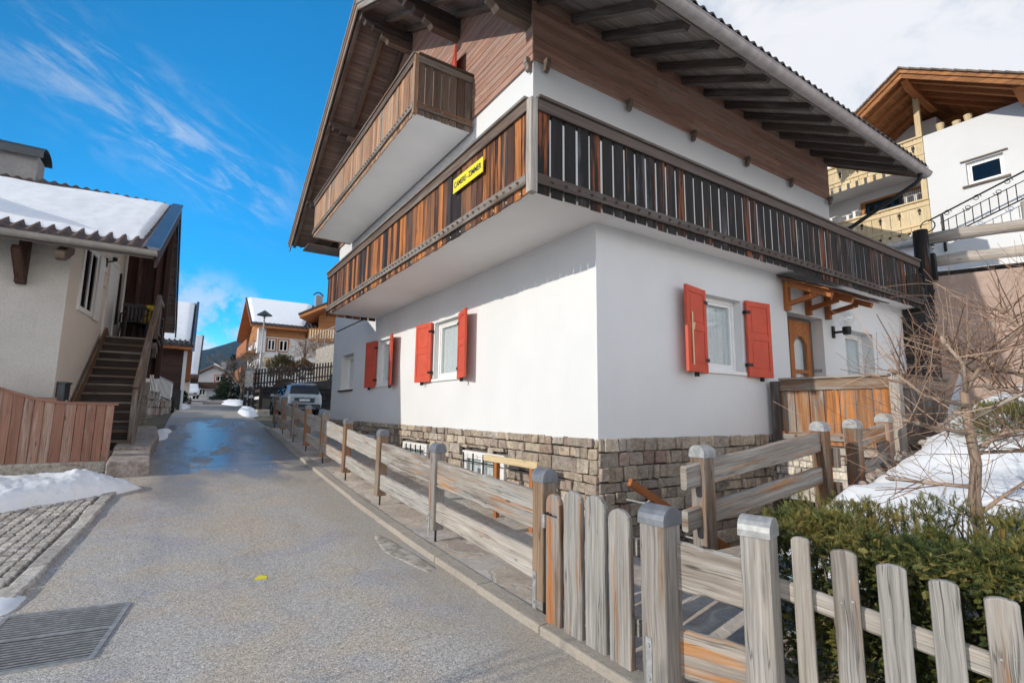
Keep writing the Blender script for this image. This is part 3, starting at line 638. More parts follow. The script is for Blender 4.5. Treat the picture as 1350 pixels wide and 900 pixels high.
# storeys above
b = MB(); b.box(0, HX, 1.34, HY, 4.04, 6.9); b.build('storey_wall', M['white'], H)
def zs(y): return 6.98+.566*(min(y, 12.9-y)+.5)            # underside of the roof boarding
b = MB()
z = 6.88; k = 0
while z < 8.02:                                             # cladding on the side facing the garden
    x = -.035
    while x < HX+.03:
        e = min(HX+.035, x+R.uniform(2.6, 4.2)); b.box(x, e-.004, 1.305+R.uniform(-.003, .003), 1.335, z+.004, min(z+.118, 8.1)); x = e
    z += .12
z = 6.85
while z < 10.7:                                             # the gable towards the road
    zz = z+.1; y0 = max(1.30, (zz-6.98)/.566-.5); y1 = 12.9-y0 if y0 > 1.31 else HY+.02
    y = y0
    while y < y1:
        e = min(y1, y+R.uniform(2.4, 4.)); b.box(-.045+R.uniform(-.003, .003), -.008, y, e-.004, z+.004, z+.116); y = e
    z += .12
b.build('board_cladding', M['w_clad'], H, bevel=.004, seg=1)
b = MB(); b.prism([V(0, 1.34, 6.9), V(0, HY, 6.9), V(0, HY, zs(HY)), V(0, 6.45, zs(6.45)), V(0, 1.34, zs(1.34))], V(HX, 0, 0)); b.build('attic_wall', M['w_beam'], H)
for x in (.2, 2.0, 3.74, 5.52, 7.26, 9.06):
    b = MB(); b.prism([V(x-.04, 1.30, 6.92), V(x-.04, 1.20, 6.92), V(x-.04, 1.20, 6.84), V(x-.04, 1.235, 6.79), V(x-.04, 1.235, 6.74), V(x-.04, 1.30, 6.72)], V(.08, 0, 0)); b.build('cladding_corbel', M['w_beam2'], H, bevel=.006)
b = MB(); b.prism([V(-.03, 1.36, 6.92), V(-.12, 1.36, 6.92), V(-.12, 1.36, 6.83), V(-.08, 1.36, 6.78), V(-.08, 1.36, 6.72), V(-.03, 1.36, 6.7)], V(0, .08, 0)); b.build('cladding_corbel', M['w_post'], H, bevel=.006)
# roof
def slope_quad(y0, y1, dz): return [(y0, zs(y0)+dz), (y1, zs(y1)+dz)]
RX0, RX1 = -1.36, 9.46
b = MB()
for s in (0, 1):
    f = (lambda y: y) if not s else (lambda y: 12.9-y)
    p = [V(RX0, f(-.48), zs(-.48)), V(RX0, f(6.45), zs(6.45)), V(RX0, f(6.45), zs(6.45)+.05), V(RX0, f(-.48), zs(-.48)+.05)]
    b.prism(p, V(RX1-RX0, 0, 0), grain=X_)
b.build('roof_boarding', M['w_soffit'], H)
# corrugated tiles, wave along the eaves
def tiles(parent, x0, x1, fa, fb, pitch, name, mat, amp=.035, th=.03):
    """fa(x), fb(x): eaves and ridge points; rolls run up the slope"""
    b = MB(); n = int(round((x1-x0)/pitch)); m = n*6
    def P(u, v):
        x = x0+(x1-x0)*u; a = Vector(fa(x)); e = Vector(fb(x)); q = a+(e-a)*v
        ph = (u*n) % 1.; w = math.sin(math.pi*min(1, ph/.62)) if ph < .62 else -.25*math.sin(math.pi*(ph-.62)/.38)
        st = (v*15) % 1.
        return q+Z_*(amp*w+.02*(1-st))
    b.grid(m, 30, P, grain=Y_); L = len(b.v)
    # the thickness seen along the eaves
    for i in range(m):
        p, q = Vector(b.v[i]), Vector(b.v[i+1]); b.face([p-Z_*th, q-Z_*th, q, p], None, X_)
    return b.build(name, mat, parent)
tl = tiles(H, RX0-.03, RX1+.03, lambda x: (x, -.62, zs(-.60)+.13), lambda x: (x, 6.45, zs(6.45)+.10), .2, 'roof_tiles', M['tile'], .05)
tiles(H, RX0-.03, RX1+.03, lambda x: (x, 13.50, zs(-.60)+.10), lambda x: (x, 6.45, zs(6.45)+.10), .2, 'roof_tiles', M['tile'])
for s in (0, 1):
    f = (lambda y: y) if not s else (lambda y: 12.9-y)
    for x, w, lo, hi, mt in ((RX0-.035, .035, -.17, .05, 0), (RX0-.06, .025, -.02, .15, 0), (RX1, .035, -.15, .12, 0)):
        b = MB(); p = [V(x, f(-.55), zs(-.55)+lo), V(x, f(6.45), zs(6.45)+lo), V(x, f(6.45), zs(6.45)+hi), V(x, f(-.55), zs(-.55)+hi)]; b.prism(p, V(w, 0, 0), grain=V(0, .87, .49 if not s else -.49).normalized()); b.build('barge_board', M['w_post'], H, bevel=.004)
b = MB()
for s in (0, 1):
    f = (lambda y: y) if not s else (lambda y: 12.9-y)
    p = [V(RX0-.085, f(-.6), zs(-.6)+.11), V(RX0-.085, f(6.45), zs(6.45)+.11), V(RX0-.085, f(6.45), zs(6.45)+.17), V(RX0-.085, f(-.6), zs(-.6)+.17)]; b.prism(p, V(.12, 0, 0))
b.build('verge_flashing', M['gutter2'], H)
b = MB(); b.box(RX0, RX1, -.50, -.478, zs(-.48)-.13, zs(-.48)+.03); b.build('eaves_board', M['w_beam2'], H)
for k in range(14):
    x = .09+.69*k; b = MB()
    a0, a1 = V(x, 1.33, zs(1.33)), V(x, -.40, zs(-.40))
    b.hexa([a0+V(-.05, 0, -.17), a0+V(.05, 0, -.17), a0+V(.05, 0, -.004), a0+V(-.05, 0, -.004), a1+V(-.05, .08, -.10), a1+V(.05, .08, -.10), a1+V(.05, 0, -.004), a1+V(-.05, 0, -.004)], grain=(a1-a0).normalized())
    b.build('rafter', M['w_beam'], H, bevel=.006)
for s in (0, 1):                                            # fly rafters of the gable overhang
    f = (lambda y: y) if not s else (lambda y: 12.9-y)
    for x in (-1.27, -.66, -.12):
        b = MB(); a0, a1 = V(x, f(-.42), zs(-.42)-.075), V(x, f(6.45), zs(6.45)-.075); b.bar(a0, a1, .10, .14); b.build('rafter', M['w_beam2'], H, bevel=.006)
for y in (1.42, 3.85, 6.45, 9.05, 11.48):                   # purlins with stepped ends
    zt = zs(y)-.15-(.1 if y == 6.45 else .02); h = .24; b = MB()
    b.prism([V(0, y-.09, zt), V(-1.30, y-.09, zt), V(-1.30, y-.09, zt-.10), V(-1.22, y-.09, zt-.125), V(-1.18, y-.09, zt-.17), V(-1.03, y-.09, zt-.175), V(-.99, y-.09, zt-h), V(0, y-.09, zt-h)], V(0, .18, 0), grain=X_); b.build('purlin', M['w_beam'], H, bevel=.008)
    b = MB(); b.prism([V(0, y-.08, zt-h-.004), V(-.80, y-.08, zt-h-.004), V(-.80, y-.08, zt-h-.09), V(-.68, y-.08, zt-h-.14), V(-.62, y-.08, zt-h-.20), V(0, y-.08, zt-h-.20)], V(0, .16, 0), grain=X_); b.build('purlin_bracket', M['w_beam2'], H, bevel=.008)
b = MB(); b.box(-1.0, 9.3, 12.42, 13.3, zs(13.3)-.20, zs(13.3)-.17); b.build('eaves_soffit', M['w_soffit'], H)
# gutter and downpipe
def gutter(parent, a, c, r, mat, name='gutter', down=Z_, n=60):
    b = MB(); a = Vector(a); c = Vector(c); d = (c-a).normalized(); s = d.cross(Z_).normalized()
    prof_ = [s*(-r*math.cos(math.pi*k/10))-Z_*(r*math.sin(math.pi*k/10)) for k in range(11)]
    for i in range(10):
        b.face([a+prof_[i], a+prof_[i+1], c+prof_[i+1], c+prof_[i]], None, d); b.face([a+prof_[i]*.94, c+prof_[i]*.94, c+prof_[i+1]*.94, a+prof_[i+1]*.94], None, d)
    for e in (a, c): b.face([e+q for q in prof_], None, s)
    for q in (prof_[0], prof_[-1]): b.tube([a+q, c+q], .011, 6)
    L = (c-a).length; k = .4
    while k < L:
        m = a+d*k
        for i in range(10): b.face([m-d*.012+prof_[i]*1.04, m-d*.012+prof_[i+1]*1.04, m+d*.012+prof_[i+1]*1.04, m+d*.012+prof_[i]*1.04], None, d)
        k += .69
    return b.build(name, mat, parent, smooth=False)
zg = 6.89
gt = gutter(H, (RX0-.05, -.62, zg), (9.36, -.62, zg-.02), .095, M['gutter'])
b = MB(); b.tube([(9.02, -.60, zg-.08), (9.02, -.58, zg-.22), (9.03, -.48, zg-.30), (9.1, 1.12, zg-.98), (9.12, 1.24, zg-1.08), (9.12, 1.25, 4.1)], .045, 12); b.build('downpipe', M['iron'], H, smooth=True)
# ---- lower balcony wrapping the corner
BX, BY, BL = -1.25, -.39, 8.25
b = MB(); b.box(BX+.04, HX-.05, BY+.05, 1.335, ZS, 4.04); b.box(BX+.04, -.002, 1.335, BL-.06, ZS, 4.04)
lb = b.build('balcony', M['ceil'], H)
def board_rail(b, axis, c, u0, u1, z0, z1, pitch, sign, gap=.02, t=.024, jag=True):
    n = int(round((u1-u0)/pitch)); w = (u1-u0)/n
    for k in range(n):
        a, e = u0+k*w+gap/2, u0+(k+1)*w-gap/2; j = R.uniform(-.004, .004); zz = z0+R.uniform(-.008, .008)
        q0, q1 = sorted((c+j, c+j-sign*t))
        if axis == 'x': b.box(q0, q1, a, e, zz, z1, grain=Z_)
        else: b.box(a, e, q0, q1, zz, z1, grain=Z_)
def studs(b, axis, c, u0, u1, z, pitch, sign, s=.026):
    n = int(round((u1-u0)/pitch)); w = (u1-u0)/n
    for k in range(n+1):
        u = u0+k*w
        if k in (0, n): continue
        P = (lambda du, dz, d: V(c+sign*d, u+du, z+dz)) if axis == 'x' else (lambda du, dz, d: V(u+du, c+sign*d, z+dz))
        t = P(0, 0, .038); q = [P(-s, 0, 0), P(0, -s, 0), P(s, 0, 0), P(0, s, 0)]
        for i in range(4):
            tri = [q[i], q[(i+1) % 4], t]
            if (tri[1]-tri[0]).cross(tri[2]-tri[0]).dot(t-(q[0]+q[2])/2+ (q[i]+q[(i+1) % 4])/2-(q[0]+q[2])/2) < 0: tri = tri[::-1]
            b.face(tri)
def rail_set(parent, axis, c, u0, u1, z0, z1, pitch, sign, mat_b, mat_r, mid=.15, cap=True, hgt=.13, mat_cap=None, gap=.014, t=.02):
    b = MB(); board_rail(b, axis, c, u0, u1, z0, z1-.09, pitch, sign, gap, t); b.build('balcony_boards', mat_b, parent, bevel=.003, seg=1)
    def bx(b, d0, d1, za, zb):
        q0, q1 = sorted((c+sign*d0, c+sign*d1))
        if axis == 'x': b.box(q0, q1, u0, u1, za, zb)
        else: b.box(u0, u1, q0, q1, za, zb)
    b = MB(); bx(b, .004, .032, z1-hgt, z1-.005); bx(b, -.055, .06, z1-.001, z1+.034); bx(b, -.07, -.028, z1-hgt, z1-.005)
    b.build('hand_rail', mat_cap or mat_r, parent, bevel=.006)
    b = MB(); bx(b, .005, .036, z0+mid-.055, z0+mid+.055); studs(b, axis, c+sign*.036, u0, u1, z0+mid, pitch, sign); b.build('studded_rail', mat_r, parent, bevel=0)
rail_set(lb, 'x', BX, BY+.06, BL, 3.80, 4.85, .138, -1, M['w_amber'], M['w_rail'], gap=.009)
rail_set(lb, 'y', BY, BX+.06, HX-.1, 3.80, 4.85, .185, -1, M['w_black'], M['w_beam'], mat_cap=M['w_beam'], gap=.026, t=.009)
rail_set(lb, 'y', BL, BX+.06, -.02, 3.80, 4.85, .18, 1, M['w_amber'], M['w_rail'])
b = MB(); b.box(BX-.035, BX+.055, BY-.035, BY+.055, 3.79, 4.84); b.build('corner_post', M['w_log'], lb, bevel=.008)
b = MB()
y = BY+.2
while y < BL: b.box(BX-.002, BX+.05, y, y+.014, 3.835, 3.852); y += .276
b.build('slab_spacers', M['frame'], lb)
# ---- upper balcony under the gable
ub0, ub1, UX, UZ = 3.2, 10.9, -1.16, 6.60
b = MB(); b.box(UX+.03, -.05, ub0+.03, ub1-.03, UZ, UZ+.16); ub = b.build('balcony', M['ceil'], H)
rail_set(ub, 'x', UX, ub0, ub1, UZ-.03, 7.66, .135, -1, M['w_tan'], M['w_rail'])
rail_set(ub, 'y', ub0, UX+.03, -.05, UZ-.03, 7.66, .15, -1, M['w_beam2'], M['w_rail'])
rail_set(ub, 'y', ub1, UX+.03, -.05, UZ-.03, 7.66, .15, 1, M['w_tan'], M['w_rail'])
b = MB(); b.box(UX-.03, UX+.05, ub0-.03, ub0+.05, UZ-.04, 7.65); b.build('corner_post', M['w_tan'], ub, bevel=.006)
shutter(H, (-.10, 3.95), (-.26, 3.50), 6.85, 8.45, (-1, 0))
b = MB(); b.box(-.085, -.05, 4.0, 4.9, 6.8, 8.5); b.build('balcony_door', M['w_beam2'], H)
# ---- canopy over the door
cp = thing('door_canopy', (4.9, 0, 3.4), 'small orange timber canopy with slate roof above the front door of the white house', 'canopy')
for x in (4.26, 4.95, 5.64):
    b = MB(); b.box(x-.045, x+.045, -.085, -.004, 3.26, 3.76); b.bar(V(x, -.05, 3.72), V(x, -.74, 3.40), .085, .09); b.bar(V(x, -.06, 3.37), V(x, -.52, 3.45), .075, .075); b.build('bracket', M['w_orange'], cp, bevel=.006)
b = MB()
for k in range(7):
    y = -.02-.75*k/7; zz = 3.80-.46*(-y-.02); b.hexa([V(4.08, y-.112, zz-.052), V(5.86, y-.112, zz-.052), V(5.86, y, zz), V(4.08, y, zz), V(4.08, y-.112, zz-.032), V(5.86, y-.112, zz-.032), V(5.86, y, zz+.02), V(4.08, y, zz+.02)], grain=X_)
b.build('roof_boards', M['w_orange'], cp)
b = MB()
for k in range(6):
    for i in range(9):
        x = 4.03+.205*i+R.uniform(-.006, .006); y = -.0-.145*k; zz = 3.835-.46*(-y)+.012+R.uniform(0, .006); b.hexa([V(x, y-.19, zz-.0874), V(x+.197, y-.19, zz-.0874), V(x+.197, y, zz-.012), V(x, y, zz-.012), V(x, y-.19, zz-.070), V(x+.197, y-.19, zz-.070), V(x+.197, y, zz+.004), V(x, y, zz+.004)])
b.build('slates', M['tile'], cp, bevel=.003, seg=1)
# wall lantern
wl = thing('wall_lantern', (5.85, -.02, 3.06), 'black wall lantern with a clear glass globe beside the front door of the white house', 'lamp')
b = MB(); b.box(5.80, 5.88, -.03, -.004, 2.94, 3.16); b.tube([(5.84, -.03, 3.04), (5.84, -.18, 3.04)], .022, 10); b.lathe((5.84, -.24, 2.98), [(.0, 0), (.06, .0), (.07, .05), (.07, .14), (.0, .15)], 16); b.build('bracket', M['iron'], wl, bevel=.004)
b = MB(); b.lathe((5.84, -.24, 3.13), [(.05, 0), (.09, .03), (.125, .09), (.135, .15), (.12, .21), (.08, .26), (.0, .28)], 24); b.build('glass_globe', M['globe'], wl, smooth=True)
# yellow sign
sg = thing('room_sign', (-1.30, .94, 4.48), 'yellow board reading CAMERE ZIMMER on the lower balcony of the white house', 'sign')
b = MB(); b.box(-1.302, -1.288, .55, 1.33, 4.385, 4.58); b.build('board', M['sign_y'], sg, bevel=.003)
def text_mesh(s, size, loc, rx, name, parent, mat, width=None):
    c = bpy.data.curves.new('t', 'FONT'); c.body = s; c.size = size; c.align_x = 'CENTER'; c.align_y = 'CENTER'; c.extrude = .001; c.offset = .002
    o = bpy.data.objects.new('t', c); COL.objects.link(o); dg = bpy.context.evaluated_depsgraph_get(); me = bpy.data.meshes.new_from_object(o.evaluated_get(dg)); bpy.data.objects.remove(o, do_unlink=True)
    xs = [v.co.x for v in me.vertices]; k = width/(max(xs)-min(xs)) if width else 1
    me.transform(Matrix.Translation(Vector(loc)-Vector(parent['org'])) @ rx.to_4x4() @ Matrix.Diagonal((k, 1, 1, 1)))
    me.materials.clear(); me.materials.append(mat); ob = bpy.data.objects.new(name, me); COL.objects.link(ob); ob.parent = parent; return ob
FACE_MX = Matrix(((0, 0, -1), (-1, 0, 0), (0, 1, 0)))       # text read from -X
text_mesh('CAMERE', .105, (-1.3035, 1.135, 4.482), FACE_MX, 'lettering', sg, M['ink'], .325); text_mesh('ZIMMER', .105, (-1.3035, .745, 4.482), FACE_MX, 'lettering', sg, M['ink'], .325)
text_mesh('-', .1, (-1.3035, .94, 4.482), FACE_MX, 'lettering', sg, M['ink'])
# ---- terrace in front of the door
TX, TY, TR = 3.60, -1.70, 5.35
tr = MB(); tr.box(TX+.06, TR-.05, TY+.06, -.04, .3, 1.12); tr = tr.build('terrace', M['concrete'], H)
b = MB(); stone_face(b, 'x', TX+.06, TY+.06, -.05, lambda y: .5, 1.0, [], -1); b.build('terrace_stonework', M['stone_p'], tr, bevel=.014)
b = MB(); b.box(TX-.08, TX+.3, TY-.08, -.06, 1.0, 1.09); b.box(TX+.3, TR+.05, TY-.12, TY+.2, 1.02, 1.09); b.build('ledge_boards', M['w_log'], tr, bevel=.006)
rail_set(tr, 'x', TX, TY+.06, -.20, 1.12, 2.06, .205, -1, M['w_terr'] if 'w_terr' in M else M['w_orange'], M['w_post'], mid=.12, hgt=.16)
rail_set(tr, 'y', TY, TX+.06, TR, 1.12, 2.06, .19, -1, M['w_beam'], M['w_beam2'], mid=.12, hgt=.16)  # shade on this side is put into the darker wood colour
b = MB(); b.box(TX-.05, TX+.07, TY-.05, TY+.06, 1.1, 2.05); b.build('corner_post', M['w_log'], tr, bevel=.008)
b = MB(); b.box(TX-.06, TX+.08, -.20, -.06, 1.08, 2.05); b.build('wall_post', M['w_beam'], tr, bevel=.008)
# ------------------------------------------------------------------ rail fence along the walkway
def fence_post(parent, x, y, zb, zt, w=.14, rot=0., foot=True, mat='w_post', cap=True, strap=False, capmat='zinc'):
    c, s = math.cos(rot), math.sin(rot); ex, ey = V(c, s, 0), V(-s, c, 0); h = w/2; p = V(x, y, 0); b = MB()
    z0 = zb+(.13 if foot else 0)
    b.obox(p+Z_*((z0+zt-.05)/2), ex*h, ey*h, Z_*((zt-.05-z0)/2), grain=Z_)
    o = b.build('post', M[mat], parent, bevel=.01)
    if cap:                                                  # barrel-shaped metal cap across the fence
        b = MB(); n = 8; P = lambda k: p+ex*(-(h+.006)*math.cos(math.pi*k/n))+Z_*(zt-.05+.07*math.sin(math.pi*k/n))
        pts = [p-ex*(h+.006)+Z_*(zt-.085)]+[P(k) for k in range(n+1)]+[p+ex*(h+.006)+Z_*(zt-.085)]
        b.prism([q-ey*(h+.008) for q in pts], ey*(w+.016)); b.build('post_cap', M[capmat], o, bevel=.003)
    if foot:
        b = MB(); b.tube([p+Z_*(zb-.02), p+Z_*(zb+.16)], .013, 8); b.build('steel_foot', M['iron'], o)
    if strap:
        b = MB(); b.obox(p-ex*(h+.004)+Z_*(zb+.2)+ey*.03, ex*.003, ey*.02, Z_*.13); b.tube([p-ex*(h+.006)+Z_*(zb+.29)+ey*.03, p-ex*(h+.016)+Z_*(zb+.29)+ey*.03], .012, 8); b.tube([p-ex*(h+.006)+Z_*(zb+.12)+ey*.03, p-ex*(h+.016)+Z_*(zb+.12)+ey*.03], .012, 8); b.build('steel_strap', M['steel'], o)
    return o
def log_rail(b, a, c, h, t, seg=8):
    """a sawn rail with slightly wavy edges"""
    a, c = Vector(a), Vector(c); d = c-a; s = d.cross(Z_).normalized(); o, col = b.rnd(); rr = []
    for k in range(seg+1):
        q = a+d*k/seg; hh = h/2*(1+R.uniform(-.06, .06)); tt = t/2; ln = d.length*k/seg; ring = []
        prof_ = [(-tt, -hh+.012), (-tt+.012, -hh), (tt-.012, -hh), (tt, -hh+.012), (tt, hh-.012), (tt-.014, hh), (-tt+.014, hh), (-tt, hh-.012)]
        for u, w in prof_: ring.append(len(b.v)); b.v.append(tuple(q+s*u+Z_*w))
        rr.append(ring)
    g = d.normalized()
    for r0, r1 in zip(rr, rr[1:]):
        for i in range(8): b.face(None, [r0[i], r0[(i+1) % 8], r1[(i+1) % 8], r1[i]], g, o, col)
    b.face(None, rr[0][::-1], s, o, col); b.face(None, rr[-1], s, o, col)
fz = lambda y: prof(y)+.05
rf = thing('rail_fence', (-1.55, 5, fz(5)), 'long weathered wooden rail fence with capped posts along the walkway of the white house', 'fence')
FP = [(-1.70, -1.22), (-1.61, .90), (-1.58, 2.85), (-1.56, 4.72), (-1.53, 6.55), (-1.53, 8.2), (-1.52, 9.85), (-1.5, 11.6), (-1.48, 13.2)]
for i, (x, y) in enumerate(FP): fence_post(rf, x, y, fz(y) if i else fz(y)-.02, fz(y)+1.05 if i else 1.10, w=.135, strap=(i < 2))
for (x0, y0), (x1, y1) in zip(FP, FP[1:]):
    for h, w in ((.735, .285), (.325, .205)):
        b = MB(); log_rail(b, (x0, y0+.03, fz(y0)+h), (x1, y1-.03, fz(y1)+h), w, .062, 14); b.build('rail', M['w_fence'], rf, smooth=False)
# ------------------------------------------------------------------ picket gate
def picket(b, p, ex, ey, w, t, z0, z1, rnd_top=.05, round_face=True):
    """upright board, arched top; ex along the fence, ey its outward face"""
    n = 7; pts = [(-w/2, z0), (w/2, z0), (w/2, z1-rnd_top)]+[(w/2*math.cos(math.pi*k/n), z1-rnd_top+rnd_top*math.sin(math.pi*k/n)) for k in range(1, n)]+[(-w/2, z1-rnd_top)]
    o, col = b.rnd(); b.prism([Vector(p)+ex*u+Z_*z+ey*(-t/2) for u, z in pts], ey*t, grain=Z_, off=o, col=col)
gt_ = thing('picket_gate', (-1.7, -1.75, 0), 'closed garden gate of four broad round-topped pickets between two capped posts', 'gate')
GA, GB = V(-1.715, -1.30, 0), V(-1.72, -2.22, 0); gd = (GB-GA).normalized(); gn = V(-1, 0, 0)
for y, w, zt in ((-1.415, .165, .955), (-1.63, .185, 1.005), (-1.855, .19, 1.005), (-2.075, .185, .955)):
    b = MB(); picket(b, V(-1.755, y, 0), gd, gn, w, .045, .035, zt, .07); b.build('picket', M['w_fence2'] if y < -1.6 else M['w_post'], gt_, bevel=.014, seg=3)
for z in (.28, .74):
    b = MB(); b.box(-1.725, -1.685, -2.18, -1.33, z-.05, z+.05); b.build('crossbar', M['w_fence2'], gt_, bevel=.006)
b = MB(); b.box(-1.80, -1.66, -1.345, -1.315, .70, .80); gl_ = b.build('latch', M['steel'], gt_, bevel=.008); b = MB(); b.tube([(-1.80, -1.40, .82), (-1.83, -1.40, .82), (-1.83, -1.47, .82)], .008, 8); b.build('latch_handle', M['iron'], gl_)
# ------------------------------------------------------------------ short board fence right of the gate, and the picket fence
PF = (-1.725, -2.36); PE = (-1.44, -2.79)
sf = thing('board_fence', (-1.6, -2.5, 0), 'short fence panel of two wide grey boards between two thick capped posts', 'fence')
fence_post(sf, PF[0], PF[1], -.02, 1.0, w=.165, foot=False, mat='w_post', strap=True, rot=rad(4)); fence_post(sf, PE[0], PE[1], -.05, .985, w=.15, foot=False, mat='w_fence2', rot=rad(14), capmat='steel')
for h, w, dz in ((.69, .255, -.045), (.225, .25, -.02)):
    b = MB(); log_rail(b, (PF[0]+.07, PF[1]-.06, h), (PE[0]-.03, PE[1]+.02, h+dz), w, .05, 8); b.build('board', M['w_fence'], sf)
pf = thing('picket_fence', (-1.2, -3.2, 0), 'grey weathered picket fence in front of the green yew hedge', 'fence')
p0, p1 = V(-1.305, -2.945, .905), V(-1.045, -3.655, .765); pd = (p1-p0)/4
ph = V(pd.x, pd.y, 0).normalized(); pn = V(ph.y, -ph.x, 0)
if pn.x > 0: pn = -pn
for k in range(0, 7):
    q = p0+pd*k; b = MB(); picket(b, V(q.x, q.y, 0)+pn*.03, ph, pn, R.uniform(.108, .118) if k else .085, .036, q.z-1.0, q.z+.01, .022); pk = b.build('picket', M['w_fence2'], pf, bevel=.008)
    zz = q.z-.235
    for s in (-.022, .025): b = MB(); c_ = V(q.x, q.y, zz+s*.3)+pn*.047+ph*s; b.lathe(c_, [(0, .002), (.005, .002), (.006, 0)], 8, pn); b.build('screw', M['steel'], pk)
for dz in (-.30, -.86):
    a, c_ = p0-pd*.6+Z_*dz, p0+pd*6.5+Z_*dz; b = MB(); log_rail(b, a-pn*.012, c_-pn*.012, .105, .045, 10); b.build('rail', M['w_fence'], pf)
# grey-blue cabinet behind the boards
ub_ = thing('utility_cabinet', (-.62, -2.45, .1), 'small grey blue metal cabinet behind the short board fence', 'cabinet')
b = MB(); b.box(-.80, -.52, -2.62, -2.38, .05, .52); b.build('case', M['blue_box'], ub_, bevel=.012); b = MB(); b.prism([V(-.83, -2.65, .52), V(-.49, -2.65, .52), V(-.49, -2.35, .54), V(-.83, -2.35, .54)], V(0, 0, .025)); b.build('lid', M['blue_box'], ub_, bevel=.008)
b = MB(); b.box(-.806, -.801, -2.60, -2.40, .08, .49); b.build('door', M['blue_box'], ub_, bevel=.003)
# ------------------------------------------------------------------ handrail fence on the path up to the terrace
hf = thing('path_fence', (1.6, -1.65, .6), 'brown wooden rail fence with tin-capped posts rising along the garden path to the terrace', 'fence')
HP = [(-.36, -1.66, 1.265), (1.62, -1.68, 1.46), (2.32, -1.70, 1.485), (3.05, -1.74, 1.55)]
for x, y, z in HP: fence_post(hf, x, y, gz(x, y)-.1, z, w=.14, foot=False, mat='w_post', rot=rad(90), capmat='steel')
for (a, c_, da, dc) in ((HP[0], HP[1], -.25, 0), (HP[2], HP[3], .0, 0)):
    for dz, h in ((-.22, .20), (-.56, .17)):
        b = MB(); log_rail(b, (a[0]+da, a[1]-.0, a[2]+dz-.02), (c_[0]+dc, c_[1], c_[2]+dz+.03), h, .06, 10); b.build('rail', M['w_fence'], hf)
b = MB(); b.box(1.70, 1.76, -1.80, -1.60, 1.0, 1.2); b.build('gate_stop', M['w_beam2'], hf); b = MB(); b.box(1.70, 1.76, -1.80, -1.60, .62, .85); b.build('gate_stop', M['w_beam2'], hf)
# basement handrails
for nm, lab, pts, legs in (('handrail', 'orange wooden handrail on two posts at the basement window by the walkway', [(-.42, 1.88, .90), (-.42, .60, .90)], [(-.42, 1.55), (-.42, .72)]),
                           ('handrail', 'brown wooden handrail going down the basement steps at the house corner', [(.06, -.42, .80), (2.2, -.42, -.35)], [])):
    t_ = thing(nm, (pts[0][0], pts[0][1], 0), lab, 'handrail'); b = MB(); b.bar(V(*pts[0]), V(*pts[1]), .05, .085); b.build('rail', M['w_straw'] if legs else M['w_orange'], t_, bevel=.006)
    for x, y in legs: b = MB(); b.box(x-.03, x+.03, y-.035, y+.035, fz(y)-.05, .857); b.build('post', M['w_orange'], t_, bevel=.006)
    if not legs:
        for k in (.15, .6): q = V(*pts[0]).lerp(V(*pts[1]), k); b = MB(); b.tube([q-Z_*.04, q-Z_*.09+V(0, .06, 0), q-Z_*.09+V(0, .40, 0)], .012, 6); b.build('wall_bracket', M['steel'], t_)
# dark stone steps down to the basement along the garden front
b = MB()
for k in range(8): b.box(.35+k*.27, .62+k*.27+.02, -1.08, -.03, -1.2, -.02-k*.14)
st = b.build('basement_steps', M['concrete'], bevel=.01); tag(st, 'concrete steps going down beside the stone plinth of the white house', 'steps')
b = MB(); stone_face(b, 'y', -1.16, .0, 3.35, lambda x: -1.2, .12, [], 1); o = b.build('stairwell_wall', M['stone_w'], bevel=.012); tag(o, 'low stone wall lining the basement stairwell by the garden path', 'wall')
# ------------------------------------------------------------------ things on the road
gr = thing('drain_grate', (-4.75, .3, .04), 'square steel drain grate set in the road at the lower left', 'grate')
g0, g1, g2, g3 = V(-4.30, .60, 0), V(-4.43, -.28, 0), V(-5.06, -.22, 0), V(-5.00, .72, 0)
def on(p, dz): return V(p.x, p.y, prof(p.y)+dz)
b = MB()
for a, c_ in ((g0, g1), (g1, g2), (g2, g3), (g3, g0)): b.bar(on(a, .008), on(c_, .008), .03, .012)
b.bar(on(g0.lerp(g1, .48), .009), on(g3.lerp(g2, .48), .009), .035, .012)
b.build('frame', M['steel'], gr)
b = MB()
for k in range(1, 24):
    if k in (11, 12): continue
    a, c_ = g0.lerp(g1, k/24), g3.lerp(g2, k/24); b.bar(on(a, .007), on(c_, .007), .012, .01)
b.build('bars', M['steel'], gr)
b = MB(); b.face([on(q, .0055) for q in (g0, g1, g2, g3)]); b.build('pit_dark_sheet', M['iron'], gr)  # flat black sheet puts the darkness below the bars into colour
b = MB(); o = V(-3.37, .72, 0); pts = [on(o+V(.05*math.cos(k*.9)*(1+.5*math.sin(k*2.1))-.0, .06*math.sin(k*.9)*(1+.3*math.cos(k*3)), 0), .006) for k in range(7)]
b.prism(pts, V(0, 0, .002)); tag(b.build('paint_spot', M['sign_y'], origin=(0, 0, 0)), 'small yellow paint spot on the asphalt', 'paint mark')
m, N, p = new_mat('worn_concrete_patch'); oc = N.n('ShaderNodeTexCoord').outputs['Object']; n1 = N.noise(oc, 9, 6, .7); n2 = N.noise(oc, 60, 4, .6)
setp(N, p, col=N.mix(N.smooth(n1, .4, .6), (.27, .23, .19), (.47, .43, .37)), rough=.9, normal=bump(N, N.math('ADD', n1, N.math('MULTIPLY', n2, .4)), .6, .02)); M['patch'] = m
